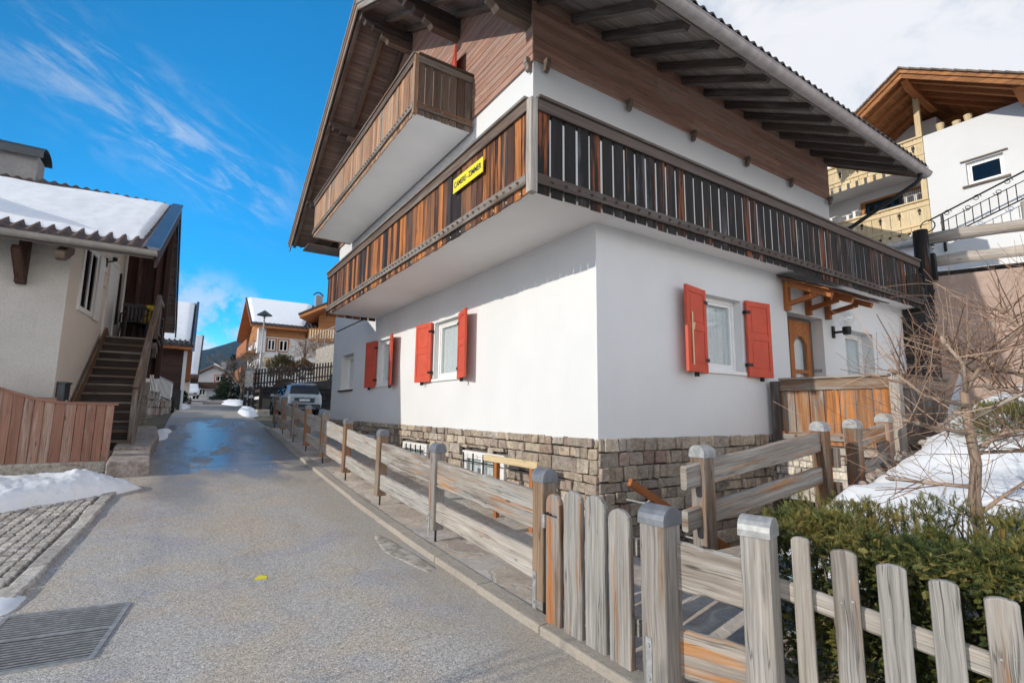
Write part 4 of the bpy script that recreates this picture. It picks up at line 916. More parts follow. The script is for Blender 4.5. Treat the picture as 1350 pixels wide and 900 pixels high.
def blob(name, c, rx, ry, ang, h, mat, label, cat, n=26, jag=.22, flat_=False, rough=.3, seedv=0, dome=True, **kw):
    """irregular low mound lying on the ground"""
    b = MB(); rings = 8; cs, sn = math.cos(ang), math.sin(ang); idx = []
    for r in range(rings+1):
        row = []
        for k in range(n):
            a = 2*math.pi*k/n; q = 1+jag*noise.noise(V(math.cos(a)*1.3, math.sin(a)*1.3, seedv))*2; f = r/rings
            u, v = rx*f*q*math.cos(a), ry*f*q*math.sin(a); x, y = c[0]+u*cs-v*sn, c[1]+u*sn+v*cs
            hh = h*(1-f**2.4)*(1+rough*noise.noise(V(x*3, y*3, seedv)))+h*.35*rough*noise.noise(V(x*9, y*9, seedv+3))*(1-f**4)
            row.append(len(b.v)); b.v.append((x, y, (kw.get('base') or gz)(x, y)+.008+max(hh, 0) - (.03 if r == rings else 0)))
        idx.append(row)
    for r0, r1 in zip(idx, idx[1:]):
        for k in range(n): b.face(None, [r0[k], r1[k], r1[(k+1) % n], r0[(k+1) % n]], X_)
    o = b.build(name, mat, smooth=True); return tag(o, label, cat)
rb = lambda x, y: prof(y)
tag(blob('concrete_patch', (-2.02, .78), .13, .68, rad(4), .003, M['patch'], 'pale worn concrete patch in the asphalt beside the kerb', 'patch', jag=.3, base=rb), kind=None)
# ------------------------------------------------------------------ snow by the road on the left
def bank(u, v):
    y0, x0 = 4.0+1.9*u, -8.2+3.5*u
    w = lerp_tab(u, [0, .6, .85, 1], [1.9, 1.5, 1.05, .25]); x = x0+.12*math.sin(u*9)-.55*(v-.5); y = lerp_tab(u, [0, .45, 1], [2.9, 3.7, 5.35])+w*v+.10*noise.noise(V(u*7, v*2, 3))
    h = lerp_tab(u, [0, .5, .8, .93, 1], [.36, .33, .30, .18, .02])*math.sin(math.pi*min(1, max(0, v))**.75)**.8
    h *= 1+.25*noise.noise(V(x*1.6, y*1.6, 0)); h += .05*noise.noise(V(x*3.5, y*3.5, 2))*min(1, h*5)+.028*abs(noise.noise(V(x*10, y*10, 5)))*min(1, h*6)+.014*noise.noise(V(x*26, y*26, 9))*min(1, h*6)
    e_ = min(1, v/.06, (1-v)/.06, (1-u)/.05); return V(x, y+.05*noise.noise(V(x*3, v*2, 8)), prof(y)-.05+.055*max(0, e_)+max(h, 0))
b = MB(); b.grid(150, 70, bank); o = b.build('snow_bank', M['snow_d'], smooth=True); tag(o, 'long ploughed snow bank at the foot of the red brown board fence', 'snow bank')
blob('snow_patch', (-5.12, .95), .30, .16, rad(70), .05, M['snow'], 'thin patch of melting snow at the near end of the cobbles', 'snow', base=rb, seedv=2)
blob('snow_patch', (-5.05, -.72), .35, .14, rad(0), .05, M['snow'], 'small patch of snow in front of the drain grate', 'snow', base=rb, seedv=4)
blob('snow_patch', (-4.42, 12.0), .26, 1.25, rad(-6), .12, M['snow_d'], 'dirty strip of old snow by the stone kerb blocks', 'snow', base=rb, seedv=6, jag=.35)
# ------------------------------------------------------------------ left side: low wall, board fence, first house
b = MB()
z = .66
def rubble(b, pts_fn, length, z0, z1, t=.12, lo=.14, hi=.3, back=0.):
    """irregular stones along a line; pts_fn(u) -> point at ground, outward normal"""
    z = z0
    while z < z1-.02:
        h = min(R.uniform(lo*.7, hi*.8), z1-z); u = R.uniform(-.2, 0)
        while u < length:
            l = R.uniform(lo, hi*1.3); a, e = max(0, u), min(length, u+l); u += l
            if e-a < .05: continue
            (p, n), (q, n2) = pts_fn(a+.008), pts_fn(e-.008); d = R.uniform(-.03, .035); j = lambda: R.uniform(-.018, .018)
            B_ = [p-n*t, q-n2*t, q+n2*(d*.3), p+n*(d*.3)]; za, zb = z+.008, z+h-.006
            lowr = [B_[0]+Z_*za, B_[1]+Z_*za, B_[2]+V(j(), j(), za+j()), B_[3]+V(j(), j(), za+j())]; up = [B_[0]+Z_*zb, B_[1]+Z_*zb, B_[2]+n*d+V(j(), j(), zb+j()), B_[3]+n*d+V(j(), j(), zb+j())]
            b.hexa(lowr+up)
        z += h
FY = 7.2
rubble(b, lambda u: (V(-8.6+u, FY-.06, 0), V(0, -1, 0)), 3.55, .1, .62, .2)
b.box(-8.6, -5.08, FY-.10, FY+.12, .1, .60)
tag(b.build('fence_footing', M['stone_g'], bevel=.02), 'low rubble stone wall under the red brown board fence', 'wall')
bf = thing('board_fence', (-6, FY, .6), 'red brown close-boarded fence with a swept top rail in front of the beige house', 'fence')
top = lambda x: lerp_tab(x, [-8.6, -7.2, -6.65, -6.35, -6.05, -5.75, -5.05], [1.98, 1.92, 1.84, 1.73, 1.63, 1.59, 1.575])
x = -8.6
b = MB()
while x < -5.06:
    w = R.uniform(.125, .15); e = min(x+w, -5.05)
    b.hexa([V(x+.004, FY-.055, .585), V(e-.004, FY-.055, .585), V(e-.004, FY-.03, .585), V(x+.004, FY-.03, .585), V(x+.004, FY-.055, top(x)), V(e-.004, FY-.055, top(e)), V(e-.004, FY-.03, top(e)), V(x+.004, FY-.03, top(x))], grain=Z_); x = e
b.build('boards', M['w_redfence'], bf, bevel=.004, seg=1)
b = MB(); xs = [-8.6+3.6*k/40 for k in range(41)]
for a, c_ in zip(xs, xs[1:]): b.hexa([V(a, FY-.08, top(a)), V(c_, FY-.08, top(c_)), V(c_, FY+.03, top(c_)), V(a, FY+.03, top(a)), V(a, FY-.08, top(a)+.04), V(c_, FY-.08, top(c_)+.04), V(c_, FY+.03, top(c_)+.04), V(a, FY+.03, top(a)+.04)], grain=X_, off=(3, 3), col=(.4, .3, .5))
b.build('top_rail', M['w_redfence'], bf)
b = MB(); b.box(-6.35, -5.9, FY+.25, FY+.32, 1.55, 1.70); b.build('rail', M['w_redfence'], bf)

LH = thing('beige_house', (-7, 10, .6), 'beige stucco house at the left with a snow covered roof and dark outside stairs', 'house')
cA, cB = V(-6.02, 7.9, 0), V(-5.45, 12.9, 0); gdir = (cB-cA).normalized(); gnrm = V(gdir.y, -gdir.x, 0)
b = MB(); b.face([V(-11, 7.9, .2), V(-6.02, 7.9, .2), V(-6.02, 7.9, 4.74), V(-11, 7.9, 4.74)]); b.build('house_wall', M['grey_stucco'], LH)
b = MB(); b.face([cA+Z_*.2, cB+Z_*.2, cB+Z_*7., cA+gdir*3.9+Z_*6.9, cA+Z_*4.72]); cC = cA+gdir*9.4; b.face([cB+Z_*.2, cC+Z_*.2, cC+Z_*4.7, cB+Z_*6.9]); b.face([V(-11, 17.2, .2), V(-11, 17.2, 5), cC+Z_*5, cC+Z_*.2]); b.face([V(-11, 7.9, .2), V(-11, 7.9, 7), V(-11, 17.2, 7), V(-11, 17.2, .2)]); b.build('gable_wall', M['beige'], LH)
# roof: near slope, ridge, far slope
E0, E1 = V(-12, 6.95, 4.42), V(-4.72, 6.95, 4.42); D0, D1 = V(-12, 12.0, 7.08), V(-4.52, 12.0, 7.08); F0, F1 = V(-12, 17.4, 4.3), V(-4.4, 17.2, 4.3)
b = MB(); dz = V(0, 0, -.12); b.hexa([E0+dz, E1+dz, D1+dz, D0+dz, E0-Z_*.03, E1-Z_*.03, D1-Z_*.03, D0-Z_*.03], grain=X_); b.hexa([D0+dz, D1+dz, F1+dz, F0+dz, D0-Z_*.03, D1-Z_*.03, F1-Z_*.03, F0-Z_*.03], grain=X_); b.build('roof_boarding', M['w_soffit'], LH)
tiles(LH, 0, 1, lambda u: E0.lerp(E1, u)+V(0, -.06, .02), lambda u: D0.lerp(D1, u)+Z_*.02, 1/36, 'roof_tiles', M['tile2'], amp=.045, th=.05)
tiles(LH, 0, 1, lambda u: F0.lerp(F1, u)+V(0, .06, .02), lambda u: D0.lerp(D1, u)+Z_*.02, 1/36, 'roof_tiles', M['tile2'], amp=.045, th=.05)
gutter(LH, V(-12, 6.80, 4.40), V(-4.66, 6.80, 4.40), .085, M['gutter2'])
for P, Q in ((E1, D1), (F1, D1)):
    b = MB()
    b.hexa([P+V(.02, 0, -.28), P+V(.06, 0, -.28), Q+V(.06, 0, -.28), Q+V(.02, 0, -.28), P+V(.02, 0, .02), P+V(.06, 0, .02), Q+V(.06, 0, .02), Q+V(.02, 0, .02)])
    b.build('barge_board', M['w_screen'], LH)
b = MB(); P, Q = E1, D1; b.hexa([P+V(-.16, -.06, .03), P+V(.09, -.06, .03), Q+V(.09, 0, .03), Q+V(-.16, 0, .03), P+V(-.16, -.06, .10), P+V(.09, -.06, .10), Q+V(.09, 0, .10), Q+V(-.16, 0, .10)]); b.build('verge_flashing', M['flash'], LH, bevel=.015)
# snow lying on the near slope, thick towards the ridge
b = MB()
def rs(u, v):
    vv = .075+v*lerp_tab(u, [0, .62, .74, .95, 1], [.80, .78, .84, .90, .90]); edge = min(u/.02, (1-u)/.012, v/.10, (1-v)/.08, 1); q = E0.lerp(E1-X_*.26, u); e = D0.lerp(D1-X_*.22, u); p = q.lerp(e, vv+.012*noise.noise(V(u*24, v*3, 1))*(1 if v < .5 else 1))
    return p+Z_*(.04+.10*max(0, edge)**.6*(1+.3*noise.noise(V(p.x*1.1, p.y*1.1, 2)))+.012*noise.noise(V(p.x*4, p.y*4, 6)))
b.grid(150, 40, rs); o = b.build('roof_snow', M['snow'], smooth=True); tag(o, 'thick white snow lying on the near roof slope of the beige house', 'snow')
for x in (-10.4, -8.7, -7.35, -6.05): 
    b = MB(); b.prism([V(x-.07, 7.9, 4.62), V(x-.07, 7.02, 4.24), V(x-.07, 7.05, 4.12), V(x-.07, 7.2, 4.10), V(x-.07, 7.9, 4.40)], V(.14, 0, 0), grain=Y_); b.build('rafter', M['w_beam2'], LH, bevel=.008)
b = MB(); b.box(-6.72, -6.58, 7.70, 7.89, 3.72, 4.6); b.bar(V(-6.65, 7.84, 3.75), V(-6.65, 7.25, 4.25), .13, .13); b.build('roof_strut', M['w_screen'], LH, bevel=.008)
b = MB(); q = V(-5.75, 9.2, 5.15); b.prism([V(-5.9, 8.75, 4.98), V(-4.72, 8.75, 4.98), V(-4.72, 8.75, 4.90), V(-4.86, 8.75, 4.83), V(-4.98, 8.75, 4.80), V(-5.9, 8.75, 4.78)], V(0, .18, 0), grain=X_); b.build('purlin', M['w_beam2'], LH, bevel=.008)
# boarded screen closing the landing under the ridge
b = MB(); b.box(-5.50, -4.60, 11.95, 12.03, 2.4, 6.9); b.build('screen_boards', M['w_screen'], LH)
for x, w in ((-4.62, .13), (-4.82, .10), (-5.22, .09)):
    b = MB(); b.box(x-w/2, x+w/2, 11.80, 11.945, 2.3, 6.85); b.build('screen_post', M['w_screen'], LH, bevel=.008)
b = MB(); b.box(-5.5, -4.6, 11.85, 11.946, 4.15, 4.23); b.box(-5.5, -4.6, 11.85, 11.946, 3.1, 3.17); b.build('screen_rail', M['w_beam2'], LH)
# windows, door, lamp, letter box on the gable wall
def gp(s, z, d=0.): q = cA+gdir*s+gnrm*d; return V(q.x, q.y, z)
def gbox(b, s0, s1, z0, z1, d0, d1): b.hexa([gp(s0, z0, d0), gp(s1, z0, d0), gp(s1, z0, d1), gp(s0, z0, d1), gp(s0, z1, d0), gp(s1, z1, d0), gp(s1, z1, d1), gp(s0, z1, d1)])
for s0, s1, z0, z1 in ((.75, 1.55, 3.55, 4.75),):
    b = MB(); gbox(b, s0-.1, s0, z0-.1, z1+.1, 0, .03); gbox(b, s1, s1+.1, z0-.1, z1+.1, 0, .03); gbox(b, s0, s1, z0-.1, z0, 0, .03); gbox(b, s0, s1, z1, z1+.1, 0, .03); w = b.build('window_surround', M['frame'], LH)
    b = MB(); gbox(b, s0, s1, z0, z1, .004, .012); b.build('pane', M['glass_d'], w); b = MB(); gbox(b, (s0+s1)/2-.03, (s0+s1)/2+.03, z0, z1, .013, .03); b.build('mullion', M['frame'], w)
b = MB(); gbox(b, 1.72, 2.12, 3.42, 4.85, .02, .045); b.build('shutter', M['frame'], LH)
b = MB(); gbox(b, 2.55, 2.65, 3.1, 5.05, 0, .04); gbox(b, 3.35, 3.45, 3.1, 5.05, 0, .04); gbox(b, 2.65, 3.35, 4.95, 5.05, 0, .04); gbox(b, 2.65, 3.35, 3.1, 4.95, .002, .02); b.build('door', M['frame'], LH)
b = MB(); gbox(b, 3.6, 3.68, 3.6, 4.9, .0, .05); b.build('cable_pipe', M['iron'], LH)
wl2 = thing('wall_lantern', gp(2.3, 4.9), 'small black wall lamp beside the landing door of the beige house', 'lamp')
b = MB(); gbox(b, 2.27, 2.33, 4.75, 4.95, 0, .03); q = gp(2.3, 4.9, .16); b.tube([gp(2.3, 4.86, .02), q], .016, 8); b.lathe(q+Z_*.0, [(0, 0), (.05, 0), (.05, .08), (0, .09)], 12); b.build('bracket', M['iron'], wl2); b = MB(); b.lathe(q+Z_*.08, [(.03, 0), (.09, .06), (.1, .12), (.07, .19), (0, .21)], 16); b.build('glass_globe', M['globe'], wl2, smooth=True)
hs = thing('house_plaque', gp(2.32, 4.4), 'small ochre plaque on the beige gable wall below the lamp', 'plaque'); b = MB(); gbox(b, 2.22, 2.42, 4.25, 4.62, .003, .025); b.build('panel', M['w_straw'], hs, bevel=.006); b = MB(); gbox(b, 2.235, 2.405, 4.30, 4.57, .025, .03); b.build('face', M['beige'], hs)
lb_ = thing('letter_box', gp(.22, 1.75), 'dark grey letter box on the corner of the beige gable wall', 'letter box'); b = MB(); gbox(b, .10, .42, 1.62, 1.98, .0, .13); b.build('case', M['mailbox'], lb_, bevel=.02); b = MB(); gbox(b, .22, .31, 1.58, 1.66, .131, .14); b.build('slip', M['frame'], lb_); b = MB(); gbox(b, .09, .43, 1.96, 2.0, -.0, .15); b.build('lid', M['mailbox'], lb_, bevel=.01)
m_ = MB(); gbox(m_, .55, 1.0, 1.4, 2.35, .003, .006); m_.build('plaster_patch', M['frame'], LH) if False else None
# chimney
ch = MB(); ch.box(-9.2, -7.47, 11.8, 12.5, 6.6, 7.66); ch = ch.build('chimney', M['concrete'], LH, bevel=.02)
b = MB(); b.box(-9.23, -7.44, 11.77, 12.53, 6.72, 6.97); b.build('chimney_flashing', M['gutter2'], ch)
b = MB(); n = 10
for k in range(n):
    a0, a1 = math.pi*k/n, math.pi*(k+1)/n; P = lambda a, r: (12.15-r*math.cos(a), 7.70+r*.42*math.sin(a))
    (ya, za), (yb, zb) = P(a0, .52), P(a1, .52); (yc, zc), (yd, zd) = P(a0, .49), P(a1, .49)
    b.hexa([V(-9.3, yc, zc), V(-7.36, yc, zc), V(-7.36, yd, zd), V(-9.3, yd, zd), V(-9.3, ya, za), V(-7.36, ya, za), V(-7.36, yb, zb), V(-9.3, yb, zb)])
b.box(-9.3, -7.36, 11.62, 11.65, 7.55, 7.72); b.build('chimney_hood', M['mailbox'], ch)
# outside stairs
s0, s1 = V(-5.92, 8.35, .70), V(-5.60, 10.55, 3.18); w0, w1 = V(-4.82, 8.35, .70), V(-4.80, 10.55, 3.18); nS = 13
for k in range(nS):
    a, c_ = k/nS, (k+1)/nS; z = .70+(k+1)*2.48/nS; p, q = s0.lerp(s1, a), w0.lerp(w1, a); r_, t_ = s0.lerp(s1, c_), w0.lerp(w1, c_); b = MB()
    b.hexa([V(p.x, p.y-.03, z-.04), V(q.x, q.y-.03, z-.04), V(t_.x, t_.y, z-.04), V(r_.x, r_.y, z-.04), V(p.x, p.y-.03, z), V(q.x, q.y-.03, z), V(t_.x, t_.y, z), V(r_.x, r_.y, z)], grain=X_); b.mi = 1
    b.hexa([V(p.x, p.y, z-.19), V(q.x, q.y, z-.19), V(q.x, q.y+.02, z-.19), V(p.x, p.y+.02, z-.19), V(p.x, p.y, z-.04), V(q.x, q.y, z-.04), V(q.x, q.y+.02, z-.04), V(p.x, p.y+.02, z-.04)], grain=X_); b.build('stair_step', (M['w_rail'], M['w_dark']), LH, bevel=.004, seg=1)
b = MB(); b.bar(s0+V(-.02, -.2, .06), s1+V(-.02, 0, .10), .045, .26); b.build('stringer', M['w_rail'], LH); b = MB(); b.bar(w0+V(.03, -.2, .0), w1+V(.03, 0, .04), .045, .28); b.build('stringer', M['w_beam2'], LH)
b = MB(); b.hexa([V(-5.6, 10.5, 3.10), V(-4.62, 10.5, 3.10), V(-4.6, 13.0, 3.10), V(-5.45, 13.0, 3.10), V(-5.6, 10.5, 3.19), V(-4.62, 10.5, 3.19), V(-4.6, 13.0, 3.19), V(-5.45, 13.0, 3.19)], grain=X_); b.build('landing', M['w_dark'], LH)
b = MB(); b.box(-4.74, -4.66, 10.5, 13, 2.95, 3.2); b.build('landing_beam', M['w_rail'], LH)
rl = MB(); rl.bar(V(-4.84, 8.32, 1.90), V(-4.70, 10.75, 4.26), .10, .17); rl = rl.build('stair_rail', M['w_rail'], LH, bevel=.006)
for k in (0., 1.):
    p = V(-4.84, 8.34, .7).lerp(V(-4.70, 10.72, 3.1), k); zt = 1.90+(4.2-1.90)*k; b = MB(); b.box(p.x-.05, p.x+.05, p.y-.05, p.y+.05, p.z-.35, zt); b.build('post', M['w_rail'], rl, bevel=.006)
b = MB(); b.bar(V(-4.70, 10.75, 4.22), V(-4.64, 12.0, 4.22), .07, .09); b.bar(V(-4.69, 10.75, 3.4), V(-4.64, 12.0, 3.4), .04, .07); b.build('landing_rail', M['w_rail'], rl)
b = MB()
for k in range(9): y = 10.9+k*.13; b.box(-4.70, -4.66, y, y+.05, 3.42, 4.18)
b.build('baluster', M['w_rail'], rl)
# landing furniture
def plastic_chair(name, x, y, z, rz, label):
    t = thing(name, (x, y, z), label, 'chair'); c, s = math.cos(rz), math.sin(rz)
    def P(u, v, w): return V(x+u*c-v*s, y+u*s+v*c, z+w)
    def bx(b, u0, u1, v0, v1, w0, w1): b.hexa([P(u0, v0, w0), P(u1, v0, w0), P(u1, v1, w0), P(u0, v1, w0), P(u0, v0, w1), P(u1, v0, w1), P(u1, v1, w1), P(u0, v1, w1)])
    b = MB(); bx(b, -.23, .23, -.22, .22, .40, .43); b.build('seat', M['black'], t, bevel=.015)
    b = MB()
    for k in range(6):
        a = -.2+k*.08; bx(b, a-.022, a+.022, .20+.0, .235, .43, .80-.25*abs(a))
    for k in range(8):
        a0, a1 = -.24+.06*k, -.18+.06*k; bx(b, a0, a1, .195, .24, .78-1.2*a0*a0, .86-1.2*a0*a0)
    b.build('backrest', M['black'], t, bevel=.006)
    for u in (-.21, .21):
        for v in (-.2, .2): b = MB(); b.tube([P(u*1.12, v*1.12, 0), P(u, v, .42)], .02, 8); b.build('leg', M['black'], t)
        b = MB(); b.tube([P(u*1.1, -.2, .42), P(u*1.15, -.16, .64), P(u*1.1, .2, .66)], .02, 8); b.build('armrest', M['black'], t)
    return t
plastic_chair('garden_chair', -5.18, 11.05, 3.19, rad(200), 'black plastic garden chair with its back to the stairs on the landing')
plastic_chair('garden_chair', -4.90, 11.45, 3.19, rad(150), 'black plastic chair holding the yellow cushion, behind the stair rail')
b = MB(); b.grid(8, 8, lambda u, v: V(-5.06+.20*u+.08*v, 11.20+.06*math.sin(math.pi*u)*math.sin(math.pi*v), 3.62+.50*v)); b.grid(8, 8, lambda u, v: V(-5.06+.20*u+.08*v, 11.20-.07*math.sin(math.pi*u)*math.sin(math.pi*v), 3.62+.50*v)); o = b.build('seat_cushion', M['yellow'], smooth=True); tag(o, 'yellow cushion leaning on a black chair on the stair landing', 'cushion')
tb = thing('side_table', (-5.35, 11.6, 3.19), 'small dark wooden table by the landing door', 'table'); b = MB(); b.box(-5.42, -5.02, 11.5, 11.85, 3.78, 3.83); b.build('tabletop', M['w_screen'], tb)
for x in (-5.40, -5.05):
    for y in (11.53, 11.82): b = MB(); b.box(x-.02, x+.02, y-.02, y+.02, 3.19, 3.78); b.build('leg', M['w_screen'], tb)
# slabs and steps beside the road
def slab(x0, x1, y0, y1, h, label, yaw=0):
    b = MB(); j = lambda: R.uniform(-.05, .05); q = [V(x0+j(), y0+j(), prof(y0)-.05), V(x1+j(), y0+j(), prof(y0)-.05), V(x1+j(), y1+j(), prof(y1)-.05), V(x0+j(), y1+j(), prof(y1)-.05)]
    b.hexa(q+[v+Z_*(h+.05)+V(j()*.5, j()*.5, j()*.25) for v in q]); o = b.build('stone_block', M['slab'], bevel=.03, seg=3); return tag(o, label, 'stone block', 'stone blocks edging the road on the left')
slab(-5.0, -4.42, 6.35, 7.6, .27, 'brown grey stone block nearest the snow bank'); slab(-5.05, -4.46, 7.75, 9.7, .30, 'long flat stone block behind the nearest one at the road edge'); slab(-4.98, -4.45, 9.85, 11.9, .26, 'stone block at the road edge below the stair landing')
b = MB()
for k in range(3): b.box(-5.9, -5.05, 7.45+k*.42, 7.9+k*.42, .2, .52+k*.09)
tag(b.build('entry_steps', M['kerb'], bevel=.015), 'pale stone steps at the foot of the dark wooden stairs', 'steps')
# rubble wall with a steel railing, lit by the sun
wa, wb_ = V(-5.45, 15.8, 0), V(-4.15, 22.6, 0); wd_ = (wb_-wa); wl_ = wd_.length; wd_.normalize(); wn_ = V(wd_.y, -wd_.x, 0)
wtop = lambda u: 2.55-.13*u
b = MB()
for z0, f in ((.95, 1.), (1.25, 1.), (1.55, .86), (1.85, .6), (2.15, .3)): rubble(b, lambda u: (wa+wd_*u, wn_), wl_*f, z0, z0+.3, .3, .16, .36)
b.hexa([wa-wn_*.4+Z_*.9, wb_-wn_*.4+Z_*.9, wb_-wn_*.08+Z_*.9, wa-wn_*.08+Z_*.9, wa-wn_*.4+Z_*2.1, wb_-wn_*.4+Z_*1.3, wb_-wn_*.08+Z_*1.3, wa-wn_*.08+Z_*2.1])
b.box(-5.6, -4.9, 15.5, 15.8, .9, 2.35)
tag(b.build('rubble_wall', M['stone_g'], bevel=.03), 'sunlit rubble stone wall left of the road beyond the stairs', 'wall')
mr = thing('metal_railing', (-4.8, 19, 2), 'grey steel railing on top of the sunlit rubble wall', 'railing')
A_, B_ = wa-wn_*.2+Z_*3.05, wb_-wn_*.2+Z_*2.62; b = MB(); b.tube([A_, A_.lerp(B_, .62), B_], .028, 6); b.tube([A_-Z_*.7, A_.lerp(B_, .62)-Z_*.78, B_-Z_*.85], .022, 6); b.tube([B_, B_-Z_*.9], .028, 6); b.tube([A_.lerp(B_, .62), A_.lerp(B_, .62)-Z_*.9], .028, 6); b.build('rail', M['railmetal'], mr)
b = MB()
for k in range(1, 34): q = A_.lerp(B_, k/34); b.tube([q, q-Z_*.74], .011, 4)
b.build('bars', M['railmetal'], mr)
b = MB(); b.box(-4.35, -4.18, 21.7, 22.1, 1.2, 2.0); tag(b.build('gate_pillar', M['stone_d'], bevel=.03), 'dark stone pillar at the end of the steel railing', 'pillar')

# ------------------------------------------------------------------ second and third house on the left
H2 = thing('barn_house', (-4.6, 24, 1.5), 'dark red boarded house with a snowy roof behind the beige house', 'house')
b = MB(); b.box(-9, -4.02, 23.5, 30, 1.2, 4.2); b.build('boarded_wall', M['w_screen'], H2); b = MB(); b.box(-4.04, -3.90, 23.45, 30.1, 1.2, 4.15); b.build('corner_wall', M['white'], H2)
b = MB(); b.box(-9.05, -4.0, 23.4, 23.49, 1.0, 2.35); stone = b.build('stone_base', M['stone_d'], H2)
e0, e1, r0, r1 = V(-9, 22.9, 4.20), V(-3.70, 22.9, 4.20), V(-9, 26.6, 6.75), V(-3.62, 26.6, 6.75)
b = MB(); b.hexa([e0, e1, r1, r0, e0+Z_*.16, e1+Z_*.16, r1+Z_*.16, r0+Z_*.16], grain=X_); f0, f1 = V(-9, 30.4, 4.2), V(-3.6, 30.4, 4.2); b.hexa([r0, r1, f1, f0, r0+Z_*.16, r1+Z_*.16, f1+Z_*.16, f0+Z_*.16], grain=X_); b.build('roof', M['w_orange'], H2)
tiles(H2, 0, 1, lambda u: e0.lerp(e1, u)+V(0, -.05, .18), lambda u: r0.lerp(r1, u)+Z_*.18, 1/26, 'roof_tiles', M['tile'], amp=.06, th=.1)
b = MB(); b.hexa([e1+V(-.06, -.05, -.1), e1+V(.06, -.05, -.1), r1+V(.06, 0, -.1), r1+V(-.06, 0, -.1), e1+V(-.06, -.05, .34), e1+V(.06, -.05, .34), r1+V(.06, 0, .34), r1+V(-.06, 0, .34)]); b.build('verge_board', M['flash'], H2)
b = MB(); b.grid(40, 24, lambda u, v: e0.lerp(e1-X_*.12, u).lerp(r0.lerp(r1-X_*.12, u), .06+.92*v)+Z_*(.24+.16*min(1, v/.06, (1-v)/.05, (1-u)/.03))); tag(b.build('roof_snow', M['snow'], smooth=True), 'snow lying on the roof of the dark red boarded house', 'snow')
b = MB(); b.box(-3.98, -3.66, 25.9, 28, 2.9, 4.6); b.build('balcony', M['w_orange'], H2)
H3 = thing('snowy_house', (-4, 38, 2), 'house with a snow covered roof seen past the dark red boarded house', 'house')
b = MB(); b.box(-9, -3.45, 38, 46, 1.6, 3.6); b.build('wall', M['beige'], H3); b = MB(); e0, e1, r0, r1 = V(-9, 37, 3.55), V(-2.98, 37, 3.55), V(-9, 42, 7.0), V(-2.75, 42, 7.0)
b.hexa([e0, e1, r1, r0, e0+Z_*.2, e1+Z_*.2, r1+Z_*.2, r0+Z_*.2]); f0, f1 = V(-9, 47, 3.6), V(-2.75, 47, 3.6); b.hexa([r0, r1, f1, f0, r0+Z_*.2, r1+Z_*.2, f1+Z_*.2, f0+Z_*.2]); b.build('roof', M['tile2'], H3)
b = MB(); b.grid(20, 20, lambda u, v: e0.lerp(e1-X_*.1, u).lerp(r0.lerp(r1-X_*.1, u), .03+.95*v)+Z_*(.22+.2*min(1, v/.06, (1-v)/.05, (1-u)/.04))); tag(b.build('roof_snow', M['snow'], smooth=True), 'snow lying on the roof of the far house on the left', 'snow')
